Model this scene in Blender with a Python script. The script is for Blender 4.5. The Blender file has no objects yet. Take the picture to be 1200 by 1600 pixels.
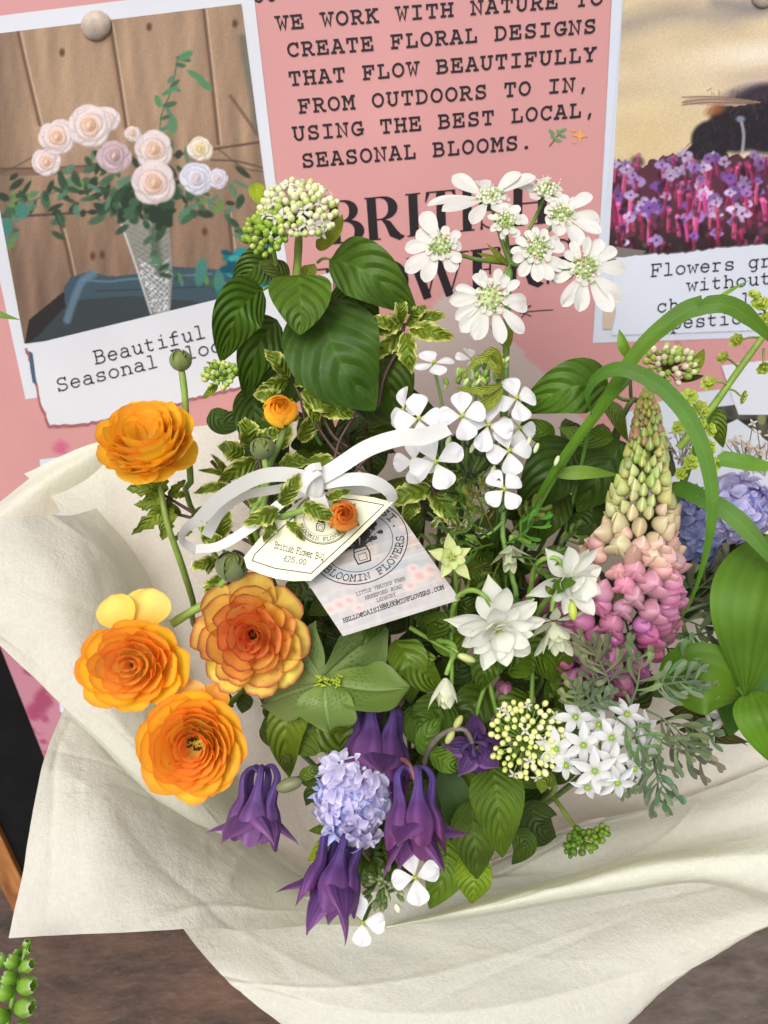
import bpy, math, random
import numpy as np
from mathutils import Vector, Matrix

# ------------------------------------------------------------ camera, world, sun, exposure
sc = bpy.context.scene
COL = sc.collection
FPX = 1203.0                      # focal length in photo pixels (1200 x 1600)
PITCH, ROLL = math.radians(41), math.radians(-3.2)
CAMZ = 1.30
cam_d = bpy.data.cameras.new("camera")
cam = bpy.data.objects.new("camera", cam_d); COL.objects.link(cam)
cam_d.sensor_fit = 'VERTICAL'; cam_d.sensor_height = 36.0; cam_d.sensor_width = 27.0
cam_d.lens = 36.0 * FPX / 1600.0
cam_d.clip_start = 0.02; cam_d.clip_end = 200
CM = Matrix.Translation((0, 0, CAMZ)) @ Matrix.Rotation(math.pi / 2 - PITCH, 4, 'X') @ Matrix.Rotation(ROLL, 4, 'Z')
cam.matrix_world = CM
cam_d.dof.use_dof = True; cam_d.dof.focus_distance = 0.435; cam_d.dof.aperture_fstop = 11
sc.camera = cam

world = bpy.data.worlds.new("World"); sc.world = world; world.use_nodes = True
wn = world.node_tree.nodes; wl = world.node_tree.links
bg = wn['Background']
sky = wn.new('ShaderNodeTexSky'); sky.sky_type = 'NISHITA'; sky.sun_disc = False
SUN_EL, SUN_AZ = math.radians(56), math.radians(205)      # sun behind the photographer, a little left
sky.sun_elevation = SUN_EL; sky.sun_rotation = SUN_AZ
sky.air_density = 1.0; sky.dust_density = 6.0; sky.ozone_density = 0.4
hs = wn.new('ShaderNodeHueSaturation'); hs.inputs['Saturation'].default_value = 0.34   # overcast: almost white sky
wl.new(sky.outputs[0], hs.inputs['Color']); wl.new(hs.outputs[0], bg.inputs[0])
bg.inputs[1].default_value = 0.135
sl = bpy.data.lights.new("sun", 'SUN'); sl.energy = 1.0; sl.angle = math.radians(45); sl.color = (1.0, 0.99, 0.955)
sun = bpy.data.objects.new("sun", sl); COL.objects.link(sun)
sdir = Vector((math.sin(SUN_AZ) * math.cos(SUN_EL), math.cos(SUN_AZ) * math.cos(SUN_EL), math.sin(SUN_EL)))
sun.rotation_euler = sdir.to_track_quat('Z', 'Y').to_euler()
sc.view_settings.view_transform = 'Standard'; sc.view_settings.look = 'None'
sc.view_settings.gamma = 1.0; sc.view_settings.exposure = 0.36
sc.cycles.max_bounces = 8; sc.cycles.transparent_max_bounces = 8

# ------------------------------------------------------------ helpers
CMn = np.array(CM)
RX, UY, BZ, CO = CMn[:3, 0], CMn[:3, 1], CMn[:3, 2], CMn[:3, 3]

def P(x, y, d):
    "point seen at photo pixel x,y at depth d (metres along the view axis)"
    return CO + d * ((x - 600) / FPX * RX - (y - 800) / FPX * UY - BZ)

def Pn(A):
    A = np.asarray(A, float)
    x, y, d = A[..., 0:1], A[..., 1:2], A[..., 2:3]
    return CO + d * ((x - 600) / FPX * RX - (y - 800) / FPX * UY - BZ)

def lin(c):
    c = np.asarray(c, float)
    if c.max() > 1.001: c = c / 255.0
    return np.where(c <= 0.04045, c / 12.92, ((c + 0.055) / 1.055) ** 2.4)

def nrm(v):
    v = np.asarray(v, float); return v / (np.linalg.norm(v, axis=-1, keepdims=True) + 1e-12)

def mesh(name, V, F, mat, C=None, UV=None, smooth=True):
    me = bpy.data.meshes.new(name)
    V = np.asarray(V, float).reshape(-1, 3)
    F = [tuple(f) for f in F] if not isinstance(F, np.ndarray) else F
    if isinstance(F, np.ndarray):
        n, k = F.shape
        me.vertices.add(len(V)); me.vertices.foreach_set('co', V.astype(np.float32).ravel())
        me.loops.add(n * k); me.loops.foreach_set('vertex_index', F.astype(np.int32).ravel())
        me.polygons.add(n); me.polygons.foreach_set('loop_start', np.arange(0, n * k, k, dtype=np.int32))
        me.update(calc_edges=True)
    else:
        me.from_pydata([tuple(v) for v in V], [], F)
    if C is not None:
        C = np.asarray(C, float)
        if C.ndim == 1: C = np.tile(C, (len(V), 1))
        C = C.reshape(-1, 3)
        a = me.color_attributes.new('Col', 'FLOAT_COLOR', 'POINT')
        a.data.foreach_set('color', np.hstack([C, np.ones((len(C), 1))]).astype(np.float32).ravel())
    if UV is not None:
        UV = np.asarray(UV, float).reshape(-1, 2)
        idx = np.zeros(len(me.loops), np.int32); me.loops.foreach_get('vertex_index', idx)
        u = me.uv_layers.new(name='UVMap'); u.data.foreach_set('uv', UV[idx].astype(np.float32).ravel())
    if mat is not None: me.materials.append(mat)
    if smooth: me.polygons.foreach_set('use_smooth', np.ones(len(me.polygons), bool))
    me.update()
    return me

def gridF(n, m, off=0, wrap=False):
    i, j = np.meshgrid(np.arange(n - 1), np.arange(m if wrap else m - 1), indexing='ij')
    j2 = (j + 1) % m
    return (np.stack([i * m + j, i * m + j2, (i + 1) * m + j2, (i + 1) * m + j], -1).reshape(-1, 4) + off)

class Part:
    "collects grids into one mesh"
    def __init__(s): s.V, s.F, s.C, s.U, s.n = [], [], [], [], 0
    def grid(s, V, C, wrap=False, U=None):
        n, m = V.shape[:2]
        C = np.asarray(C, float)
        if C.ndim == 1: C = np.broadcast_to(C, (n, m, 3))
        if U is None:
            t, u = np.meshgrid(np.linspace(0, 1, n), np.linspace(0, 1, m), indexing='ij'); U = np.stack([u, t], -1)
        s.V.append(V.reshape(-1, 3)); s.C.append(C.reshape(-1, 3)); s.U.append(U.reshape(-1, 2))
        s.F.append(gridF(n, m, s.n, wrap)); s.n += n * m
        return s
    def mesh(s, name, mat, smooth=True):
        return mesh(name, np.vstack(s.V), np.vstack(s.F), mat, np.vstack(s.C), np.vstack(s.U), smooth)

def ellgrid(c, r, axis=None, n=6, m=8, sq=1.0, tip=0.0):
    "closed ellipsoid as pole-to-pole grid; r = (ra, rb, length)"
    th = np.linspace(0.02, math.pi - 0.02, n); ph = np.linspace(0, 2 * math.pi, m, endpoint=False)
    T, Q = np.meshgrid(th, ph, indexing='ij')
    rr = np.sin(T) * (1 - tip * (np.cos(T) * 0.5 + 0.0))
    X = np.stack([r[0] * rr * np.cos(Q), r[1] * rr * np.sin(Q), r[2] * np.cos(T)], -1)
    if axis is not None:
        X = X @ basis(axis).T
    return X + np.asarray(c)

def basis(z, spin=0.0):
    z = nrm(z); a = np.array([0, 0, 1.0]) if abs(z[2]) < 0.9 else np.array([1.0, 0, 0])
    x = nrm(np.cross(a, z)); y = np.cross(z, x)
    c, s_ = math.cos(spin), math.sin(spin)
    return np.stack([c * x + s_ * y, -s_ * x + c * y, z], 1)

def catmull(pts, n):
    p = np.asarray(pts, float)
    if len(p) == 2:
        t = np.linspace(0, 1, n)[:, None]; return p[0] * (1 - t) + p[1] * t
    q = np.vstack([2 * p[0] - p[1], p, 2 * p[-1] - p[-2]])
    u = np.linspace(0, len(p) - 1, n); i = np.minimum(u.astype(int), len(p) - 2); f = (u - i)[:, None]
    a, b, c, d = q[i], q[i + 1], q[i + 2], q[i + 3]
    return 0.5 * (2 * b + (c - a) * f + (2 * a - 5 * b + 4 * c - d) * f ** 2 + (3 * b - a - 3 * c + d) * f ** 3)

def tube(W, r, m=8, col=(0.1, 0.2, 0.05), cap=True):
    "W (n,3) centreline, r scalar or (n,)"
    W = np.asarray(W, float); n = len(W); r = np.broadcast_to(np.asarray(r, float), (n,)).copy()
    T = nrm(np.gradient(W, axis=0)); N = np.zeros_like(W)
    a = nrm(np.cross(T[0], [0.3, 0.2, 1])); N[0] = a
    for i in range(1, n):
        a = a - T[i] * a.dot(T[i]); a = a / np.linalg.norm(a); N[i] = a
    B = np.cross(T, N); ph = np.linspace(0, 2 * math.pi, m, endpoint=False)
    if cap: r[-1] = max(r[-1] * 0.05, 1e-6)
    return W[:, None, :] + r[:, None, None] * (np.cos(ph)[None, :, None] * N[:, None, :] + np.sin(ph)[None, :, None] * B[:, None, :])

def noise3(X, f=1.0, seed=0):
    rs = np.random.RandomState(seed); o = np.zeros(X.shape[:-1])
    for k in range(6):
        w = nrm(rs.randn(3)) * f * (1 + 0.45 * k); o = o + np.sin(X @ w * 6.283 + rs.rand() * 6.28) / (1 + 0.4 * k)
    return o / 3.2

class Thing:
    def __init__(s, name, label, cat, loc, group=None, kind=None):
        s.o = bpy.data.objects.new(name, None); COL.objects.link(s.o)
        s.o.empty_display_size = 0.01
        s.loc = np.asarray(loc, float); s.o.location = Vector(s.loc)
        s.o['label'] = label; s.o['category'] = cat
        if group: s.o['group'] = group
        if kind: s.o['kind'] = kind
    def part(s, name, V, F, mat, C=None, UV=None, parent=None, label=None, smooth=True, stuff=False):
        me = mesh(name, np.asarray(V, float).reshape(-1, 3) - s.loc, F, mat, C, UV, smooth)
        return s.put(name, me, None, parent, label, stuff)
    def grid(s, name, V, mat, C, wrap=False, U=None, parent=None, label=None, stuff=False):
        p = Part().grid(V, C, wrap, U); return s.coll(name, p, mat, parent, label, stuff)
    def coll(s, name, p, mat, parent=None, label=None, stuff=False):
        p.V = [v - s.loc for v in p.V]
        return s.put(name, p.mesh(name, mat), None, parent, label, stuff)
    def put(s, name, me, M=None, parent=None, label=None, stuff=False, color=None):
        o = bpy.data.objects.new(name, me); COL.objects.link(o)
        o.parent = parent or s.o
        if M is not None:                       # M in world space, rotation+scale about its own origin
            M = Matrix.Translation(-Vector(s.loc)) @ Matrix(M.tolist() if isinstance(M, np.ndarray) else M)
            o.matrix_local = M if parent is None else (parent.matrix_local.inverted() @ M)
        if label: o['label'] = label
        if stuff: o['kind'] = 'stuff'
        if color is not None: o.color = (*lin(color), 1)
        return o

def single(name, label, cat, me, loc, group=None, kind=None):
    o = bpy.data.objects.new(name, me); COL.objects.link(o); o.location = Vector(loc)
    if label: o['label'] = label
    if cat: o['category'] = cat
    if group: o['group'] = group
    if kind: o['kind'] = kind
    return o

# ------------------------------------------------------------ materials
class NT:
    def __init__(s, m): s.t = m.node_tree; s.n = s.t.nodes; s.l = s.t.links
    def new(s, ty, **k):
        n = s.n.new(ty)
        for a, b in k.items(): setattr(n, a, b)
        return n
    def put(s, sock, v):
        if isinstance(v, bpy.types.NodeSocket): s.l.new(v, sock)
        elif v is not None: sock.default_value = v
    def math(s, op, a, b=0.0, c=None, clamp=False):
        n = s.new('ShaderNodeMath', operation=op, use_clamp=clamp); s.put(n.inputs[0], a); s.put(n.inputs[1], b)
        if c is not None: s.put(n.inputs[2], c)
        return n.outputs[0]
    def mix(s, f, a, b, blend='MIX'):
        n = s.new('ShaderNodeMix', data_type='RGBA', blend_type=blend); s.put(n.inputs[0], f)
        s.put(n.inputs[6], a if isinstance(a, bpy.types.NodeSocket) else (*a, 1)); s.put(n.inputs[7], b if isinstance(b, bpy.types.NodeSocket) else (*b, 1))
        return n.outputs[2]
    def noise(s, scale, detail=3, vec=None, rough=0.5):
        n = s.new('ShaderNodeTexNoise'); n.inputs['Scale'].default_value = scale; n.inputs['Detail'].default_value = detail
        n.inputs['Roughness'].default_value = rough
        if vec is not None: s.l.new(vec, n.inputs['Vector'])
        return n.outputs['Fac']
    def ramp(s, f, a, b):
        n = s.new('ShaderNodeMapRange'); s.put(n.inputs[0], f); n.inputs[1].default_value = a; n.inputs[2].default_value = b
        return n.outputs[0]

def new_mat(name):
    m = bpy.data.materials.new(name); m.use_nodes = True; nt = NT(m)
    return m, nt, m.node_tree.nodes['Principled BSDF'], m.node_tree.nodes['Material Output']

def plant_mat(name, rough=0.5, trans=0.25, spec=0.4, nscale=60, namt=0.18, bump=0.15, veins=None, vein_light=0.25, sheen=0.0, gain=1.0, bdist=0.0008):
    m, nt, b, out = new_mat(name)
    at = nt.new('ShaderNodeVertexColor', layer_name='Col').outputs[0]
    oi = nt.new('ShaderNodeObjectInfo')
    c = nt.mix(1.0, at, oi.outputs['Color'], 'MULTIPLY')
    if gain != 1.0: c = nt.mix(1.0, c, (gain,) * 3, 'MULTIPLY')
    tc = nt.new('ShaderNodeTexCoord'); geo = nt.new('ShaderNodeNewGeometry')
    n1 = nt.noise(nscale, 4, geo.outputs['Position'])
    f = nt.ramp(n1, 0.3, 0.7)
    hv = nt.new('ShaderNodeHueSaturation'); nt.put(hv.inputs['Color'], c)
    nt.put(hv.inputs['Value'], nt.math('ADD', nt.math('MULTIPLY', f, namt), 1 - namt * 0.5))
    nt.put(hv.inputs['Hue'], nt.math('ADD', nt.math('MULTIPLY', nt.noise(nscale * 0.4, 2, geo.outputs['Position']), 0.03), 0.485))
    c = hv.outputs[0]
    hgt = nt.math('ADD', nt.math('MULTIPLY', nt.noise(nscale * 14, 2, geo.outputs['Position']), 0.25), nt.math('MULTIPLY', nt.noise(nscale * 3.5, 3, geo.outputs['Position']), 0.5))
    if veins:
        sep = nt.new('ShaderNodeSeparateXYZ'); nt.l.new(tc.outputs['UV'], sep.inputs[0])
        sx = nt.math('MULTIPLY', nt.math('ABSOLUTE', nt.math('SUBTRACT', sep.outputs[0], 0.5)), 2.0)
        v = sep.outputs[1]
        if veins[0] == 'arc':           # midrib plus curved side veins running toward the tip
            N, k = veins[1], veins[2]
            Nr = nt.math('ADD', nt.math('MULTIPLY', oi.outputs['Random'], 3.0), N - 1.5)
            wob = nt.math('MULTIPLY', nt.noise(55, 2, geo.outputs['Position']), 0.35)
            ph = nt.math('ADD', nt.math('MULTIPLY', Nr, nt.math('SUBTRACT', v, nt.math('MULTIPLY', nt.math('POWER', sx, 1.25), k))), nt.math('ADD', wob, nt.math('MULTIPLY', oi.outputs['Random'], 7.0)))
            fr = nt.math('FRACT', nt.math('ADD', ph, 10.0))
            dd = nt.math('ABSOLUTE', nt.math('SUBTRACT', fr, 0.5))         # 0 mid-pillow, 0.5 at vein
            line = nt.math('SMOOTH_MAX', nt.ramp(dd, 0.43, 0.5), 0.0, 0.01)
            mid = nt.ramp(sx, 0.07, 0.0)
            vv = nt.math('MAXIMUM', line, mid, clamp=True)
            hgt = nt.math('ADD', hgt, nt.math('MULTIPLY', nt.math('COSINE', nt.math('MULTIPLY', dd, 5.6)), 1.4))
            c = nt.mix(nt.math('MULTIPLY', vv, vein_light, clamp=True), c, nt.mix(1.0, c, (2.0, 1.9, 1.7), 'MULTIPLY'))
        else:                            # parallel veins
            N = veins[1]
            st = nt.math('SINE', nt.math('MULTIPLY', sep.outputs[0], N * 6.283))
            hgt = nt.math('ADD', hgt, nt.math('MULTIPLY', st, 0.35))
            mid = nt.ramp(sx, 0.10, 0.0)
            c = nt.mix(nt.math('MULTIPLY', nt.ramp(st, 0.0, 1.0), 0.18), c, nt.mix(1.0, c, (1.5, 1.45, 1.3), 'MULTIPLY'))
            c = nt.mix(nt.math('MULTIPLY', mid, vein_light), c, nt.mix(1.0, c, (1.7, 1.6, 1.4), 'MULTIPLY'))
    if veins:
        sp = nt.math('MULTIPLY', nt.ramp(nt.noise(260, 3, geo.outputs['Position']), 0.66, 0.74), 0.55)
        c = nt.mix(sp, c, nt.mix(1.0, c, (1.9, 1.35, 0.7), 'MULTIPLY'))
        nt.put(b.inputs['Roughness'], nt.math('ADD', nt.math('MULTIPLY', nt.noise(nscale * 2, 3, geo.outputs['Position']), 0.35), rough - 0.17))
    else: b.inputs['Roughness'].default_value = rough
    nt.put(b.inputs['Base Color'], c)
    b.inputs['Specular IOR Level'].default_value = spec
    if sheen: b.inputs['Sheen Weight'].default_value = sheen
    bp = nt.new('ShaderNodeBump'); bp.inputs['Strength'].default_value = bump; bp.inputs['Distance'].default_value = bdist
    nt.put(bp.inputs['Height'], hgt); nt.l.new(bp.outputs[0], b.inputs['Normal'])
    if trans > 0:
        tr = nt.new('ShaderNodeBsdfTranslucent'); nt.put(tr.inputs[0], c); nt.l.new(bp.outputs[0], tr.inputs['Normal'])
        ms = nt.new('ShaderNodeMixShader'); ms.inputs[0].default_value = trans
        nt.l.new(b.outputs[0], ms.inputs[1]); nt.l.new(tr.outputs[0], ms.inputs[2]); nt.l.new(ms.outputs[0], out.inputs[0])
    return m

M_petal = plant_mat('petal', 0.5, bdist=0.0008, trans=0.38, spec=0.3, nscale=90, namt=0.14, bump=0.35)
M_white = plant_mat('white_petal', 0.55, 0.28, 0.3, 80, 0.06, 0.3, gain=0.73)
M_whitec = plant_mat('white_columbine_petal', 0.55, 0.34, 0.3, 80, 0.06, 0.35, gain=0.88)
M_colum = plant_mat('violet_petal', 0.5, 0.34, 0.28, 100, 0.3, 0.45, ('par', 6), 0.5)
M_waxy = plant_mat('waxy_petal', 0.4, 0.18, 0.4, 120, 0.12, 0.15)
M_leaf = plant_mat('leaf_arched_veins', 0.5, trans=0.2, spec=0.32, nscale=70, namt=0.4, bump=0.42, veins=('arc', 6.5, 0.42), vein_light=0.32, bdist=0.0016)
M_leafs = plant_mat('leaf_small', 0.42, 0.2, 0.45, 110, 0.3, 0.55, ('arc', 6, 0.3), 0.3)
M_blade = plant_mat('grass_blade', 0.5, 0.2, 0.35, 60, 0.3, 0.22, ('par', 12), 0.3)
M_hosta = plant_mat('broad_leaf', 0.55, 0.16, 0.22, 30, 0.5, 0.4, ('par', 6), 0.12)
M_stem = plant_mat('stem', 0.45, 0.0, 0.4, 150, 0.35, 0.4)
M_grey = plant_mat('silvery_leaf', 0.7, 0.12, 0.2, 150, 0.25, 0.3, sheen=0.3)
M_petvein = plant_mat('veined_petal', 0.42, 0.2, 0.35, 90, 0.25, 0.5, ('arc', 5, 0.9), 0.28)

def simple_mat(name, color, rough=0.6, spec=0.4, nscale=None, namt=0.2, bump=0.0, bscale=800, metal=0.0, attr=False):
    m, nt, b, out = new_mat(name); geo = nt.new('ShaderNodeNewGeometry')
    c = nt.new('ShaderNodeVertexColor', layer_name='Col').outputs[0] if attr else None
    if c is None:
        rgb = nt.new('ShaderNodeRGB'); rgb.outputs[0].default_value = (*lin(color), 1); c = rgb.outputs[0]
    if nscale:
        f = nt.ramp(nt.noise(nscale, 4, geo.outputs['Position']), 0.3, 0.7)
        c = nt.mix(f, nt.mix(1.0, c, (1 - namt,) * 3, 'MULTIPLY'), nt.mix(1.0, c, (1 + namt,) * 3, 'MULTIPLY'))
    nt.put(b.inputs['Base Color'], c); b.inputs['Roughness'].default_value = rough; b.inputs['Specular IOR Level'].default_value = spec
    b.inputs['Metallic'].default_value = metal
    if bump:
        bp = nt.new('ShaderNodeBump'); bp.inputs['Strength'].default_value = bump; bp.inputs['Distance'].default_value = 0.0005
        nt.put(bp.inputs['Height'], nt.noise(bscale, 3, geo.outputs['Position'])); nt.l.new(bp.outputs[0], b.inputs['Normal'])
    return m

M_print = simple_mat('printed_paper', (255, 255, 255), 0.5, 0.35, nscale=6, namt=0.08, bump=0.12, bscale=1800, attr=True)
M_card = simple_mat('card', (255, 255, 255), 0.55, 0.3, nscale=30, namt=0.03, bump=0.15, bscale=2500, attr=True)
M_gloss = simple_mat('gloss_card', (255, 255, 255), 0.28, 0.5, bump=0.05, bscale=900, attr=True)
M_ink = simple_mat('black_ink', (40, 34, 38), 0.5, 0.3)
M_ink2 = simple_mat('faded_ink', (52, 50, 50), 0.6, 0.3)
M_board = simple_mat('chalkboard', (14, 14, 16), 0.75, 0.2, nscale=40, namt=0.3)
M_pin = simple_mat('brushed_pin', (176, 160, 146), 0.45, 0.5, nscale=200, namt=0.15, bump=0.2)

def satin_mat():
    m, nt, b, out = new_mat('white_satin'); tc = nt.new('ShaderNodeTexCoord')
    mp = nt.new('ShaderNodeMapping'); mp.inputs['Scale'].default_value = (260, 3, 1); nt.l.new(tc.outputs['UV'], mp.inputs[0])
    w = nt.noise(1.0, 2, mp.outputs[0])
    b.inputs['Base Color'].default_value = (0.72, 0.72, 0.69, 1); b.inputs['Roughness'].default_value = 0.27
    b.inputs['Sheen Weight'].default_value = 0.3; b.inputs['Anisotropic'].default_value = 0.5
    bp = nt.new('ShaderNodeBump'); bp.inputs['Strength'].default_value = 0.15; bp.inputs['Distance'].default_value = 0.0003
    nt.put(bp.inputs['Height'], w); nt.l.new(bp.outputs[0], b.inputs['Normal'])
    tr = nt.new('ShaderNodeBsdfTranslucent'); tr.inputs[0].default_value = (0.8, 0.79, 0.75, 1)
    ms = nt.new('ShaderNodeMixShader'); ms.inputs[0].default_value = 0.2
    nt.l.new(b.outputs[0], ms.inputs[1]); nt.l.new(tr.outputs[0], ms.inputs[2]); nt.l.new(ms.outputs[0], out.inputs[0])
    return m
M_satin = satin_mat()

def tissue_mat():
    m, nt, b, out = new_mat('tissue_paper'); geo = nt.new('ShaderNodeNewGeometry'); p = geo.outputs['Position']
    fine = nt.noise(900, 5, p, 0.7); mid = nt.noise(190, 4, p, 0.6); big = nt.noise(14, 3, p)
    wv = nt.new('ShaderNodeTexVoronoi'); wv.feature = 'DISTANCE_TO_EDGE'; wv.inputs['Scale'].default_value = 16
    nz = nt.new('ShaderNodeTexNoise'); nz.inputs['Scale'].default_value = 9; nt.l.new(p, nz.inputs['Vector'])
    va = nt.new('ShaderNodeVectorMath', operation='MULTIPLY_ADD'); nt.l.new(nz.outputs['Color'], va.inputs[0]); va.inputs[1].default_value = (0.12,) * 3; nt.l.new(p, va.inputs[2])
    nt.l.new(va.outputs[0], wv.inputs['Vector'])
    crease = nt.ramp(wv.outputs['Distance'], 0.0, 0.05)
    tint = nt.math('ADD', nt.math('MULTIPLY', nt.ramp(mid, 0.3, 0.7), 0.5), nt.math('MULTIPLY', nt.ramp(big, 0.3, 0.7), 0.5))
    c = nt.mix(tint, (0.86, 0.866, 0.76), (0.90, 0.906, 0.84))
    c = nt.mix(nt.math('MULTIPLY', nt.ramp(fine, 0.45, 0.75), 0.28), c, (0.89, 0.885, 0.84))
    fib = nt.noise(420, 4, p, 0.75); c = nt.mix(nt.math('MULTIPLY', nt.ramp(fib, 0.40, 0.62), 0.5), nt.mix(1.0, c, (0.93, 0.93, 0.915), 'MULTIPLY'), nt.mix(1.0, c, (1.05, 1.05, 1.06), 'MULTIPLY'))
    nt.put(b.inputs['Base Color'], c); b.inputs['Roughness'].default_value = 0.66; b.inputs['Specular IOR Level'].default_value = 0.25
    wv2 = nt.new('ShaderNodeTexVoronoi'); wv2.feature = 'DISTANCE_TO_EDGE'; wv2.inputs['Scale'].default_value = 41; nt.l.new(va.outputs[0], wv2.inputs['Vector'])
    wv3 = nt.new('ShaderNodeTexVoronoi'); wv3.feature = 'F1'; wv3.inputs['Scale'].default_value = 24; nt.l.new(va.outputs[0], wv3.inputs['Vector'])
    h = nt.math('ADD', nt.math('ADD', nt.math('MULTIPLY', fine, 0.45), nt.math('MULTIPLY', fib, 0.9)), nt.math('ADD', nt.math('MULTIPLY', mid, 1.0), nt.math('MULTIPLY', crease, 0.22)))
    h = nt.math('ADD', h, nt.math('ADD', nt.math('MULTIPLY', nt.ramp(wv2.outputs['Distance'], 0.0, 0.06), 0.06), nt.math('MULTIPLY', wv3.outputs['Distance'], 1.0)))
    bp = nt.new('ShaderNodeBump'); bp.inputs['Strength'].default_value = 0.6; bp.inputs['Distance'].default_value = 0.0011
    nt.put(bp.inputs['Height'], h); nt.l.new(bp.outputs[0], b.inputs['Normal'])
    tr = nt.new('ShaderNodeBsdfTranslucent'); nt.put(tr.inputs[0], nt.mix(1.0, c, (1.05, 1.03, 0.86), 'MULTIPLY')); nt.l.new(bp.outputs[0], tr.inputs['Normal'])
    ms = nt.new('ShaderNodeMixShader'); ms.inputs[0].default_value = 0.45
    nt.l.new(b.outputs[0], ms.inputs[1]); nt.l.new(tr.outputs[0], ms.inputs[2]); nt.l.new(ms.outputs[0], out.inputs[0])
    return m
M_tissue = tissue_mat()

def wood_mat():
    m, nt, b, out = new_mat('varnished_pine'); tc = nt.new('ShaderNodeTexCoord')
    mp = nt.new('ShaderNodeMapping'); mp.inputs['Scale'].default_value = (60, 60, 4); nt.l.new(tc.outputs['Object'], mp.inputs[0])
    n = nt.noise(1.2, 5, mp.outputs[0], 0.6)
    c = nt.mix(nt.ramp(n, 0.3, 0.7), tuple(lin((120, 72, 38))), tuple(lin((182, 122, 70))))
    nt.put(b.inputs['Base Color'], c); b.inputs['Roughness'].default_value = 0.4
    return m
M_wood = wood_mat()

def ground_mat():
    m, nt, b, out = new_mat('weathered_slate'); geo = nt.new('ShaderNodeNewGeometry')
    mp = nt.new('ShaderNodeMapping'); nt.l.new(geo.outputs['Position'], mp.inputs[0]); mp.inputs['Scale'].default_value = (1, 2.2, 1)
    a = nt.noise(7, 6, mp.outputs[0], 0.65); f = nt.noise(60, 6, mp.outputs[0], 0.7); g = nt.noise(2.2, 2, geo.outputs['Position'])
    w = nt.noise(28, 5, mp.outputs[0], 0.65)
    sx = nt.new('ShaderNodeSeparateXYZ'); nt.l.new(geo.outputs['Position'], sx.inputs[0])
    side = nt.ramp(nt.math('ADD', sx.outputs[0], nt.math('MULTIPLY', g, 0.3)), 0.1, 0.5)
    brown = nt.mix(nt.ramp(a, 0.35, 0.65), tuple(lin((46, 34, 28))), tuple(lin((96, 72, 56))))
    grey = nt.mix(nt.ramp(w, 0.3, 0.7), tuple(lin((66, 58, 53))), tuple(lin((104, 94, 87))))
    c = nt.mix(side, brown, grey)
    c = nt.mix(nt.math('MULTIPLY', nt.ramp(f, 0.52, 0.75), 0.35), c, tuple(lin((120, 108, 96))))
    nt.put(b.inputs['Base Color'], c); b.inputs['Roughness'].default_value = 0.62
    bp = nt.new('ShaderNodeBump'); bp.inputs['Strength'].default_value = 0.6; bp.inputs['Distance'].default_value = 0.004
    nt.put(bp.inputs['Height'], nt.math('ADD', nt.math('MULTIPLY', w, 1.0), nt.math('MULTIPLY', f, 0.4))); nt.l.new(bp.outputs[0], b.inputs['Normal'])
    return m
M_ground = ground_mat()
# ------------------------------------------------------------ the sign board behind the bouquet
TL_ = math.radians(10); SD = 0.62
SU, SV, SN = np.array([1.0, 0, 0]), np.array([0, math.sin(TL_), math.cos(TL_)]), np.array([0, -math.cos(TL_), math.sin(TL_)])
def S(x, y, lift=0.0):
    "photo pixel -> point on the sign face"
    x = np.asarray(x, float)[..., None]; y = np.asarray(y, float)[..., None]
    d = (x - 600) / FPX * RX - (y - 800) / FPX * UY - BZ
    return CO + d * ((-(SD - lift)) / (d @ SN))[..., None]
def suv(p): return float((p - CO) @ SU), float((p - CO) @ SV)
def SP(u, v, lift=0.0): return CO + SU * u + SV * v + SN * (-SD + lift)

def boxmesh(name, u0, u1, v0, v1, n0, n1, mat, bevel=0.0):
    c = [SP(u, v, n) for n in (n0, n1) for (u, v) in ((u0, v0), (u1, v0), (u1, v1), (u0, v1))]
    F = [(0, 3, 2, 1), (4, 5, 6, 7), (0, 1, 5, 4), (1, 2, 6, 5), (2, 3, 7, 6), (3, 0, 4, 7)]
    return c, F

uL1, _ = suv(S(30, 1018)); uL2, _ = suv(S(56, 1210)); uL = (uL1 + uL2) / 2
uK, vK = suv(S(22, 1337)); uW, vW = suv(S(18, 1470))
vBot = vW + 0.03; vTop = suv(S(600, -420))[1]; uR = suv(S(1900, 100))[0]
GZ = float(SP(0, vBot)[2])
sign = Thing('sign_board', 'pink printed poster board in a black and wooden frame leaning behind the bouquet', 'sign', SP(0.1, vBot))
def sbox(name, u0, u1, v0, v1, n0, n1, mat, label=None):
    c, F = boxmesh(name, u0, u1, v0, v1, n0, n1, mat); return sign.part(name, c, F, mat, smooth=False, label=label)
sbox('chalkboard', uK, uR, vBot + 0.02, vTop, -0.012, -0.0008, M_board)
st = sbox('frame_post', uK - 0.030, uK - 0.0005, vBot, vTop + 0.03, -0.02, 0.006, M_wood)
sbox('frame_rail', uK + 0.0005, uR, vBot, vBot + 0.0195, -0.02, 0.006, M_wood)
sbox('frame_post', uR + .0005, uR + 0.03, vBot, vTop + 0.03, -0.02, 0.006, M_wood)
sbox('frame_rail', uK + 0.0005, uR, vTop + .0005, vTop + 0.03, -0.02, 0.006, M_wood)

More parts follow.
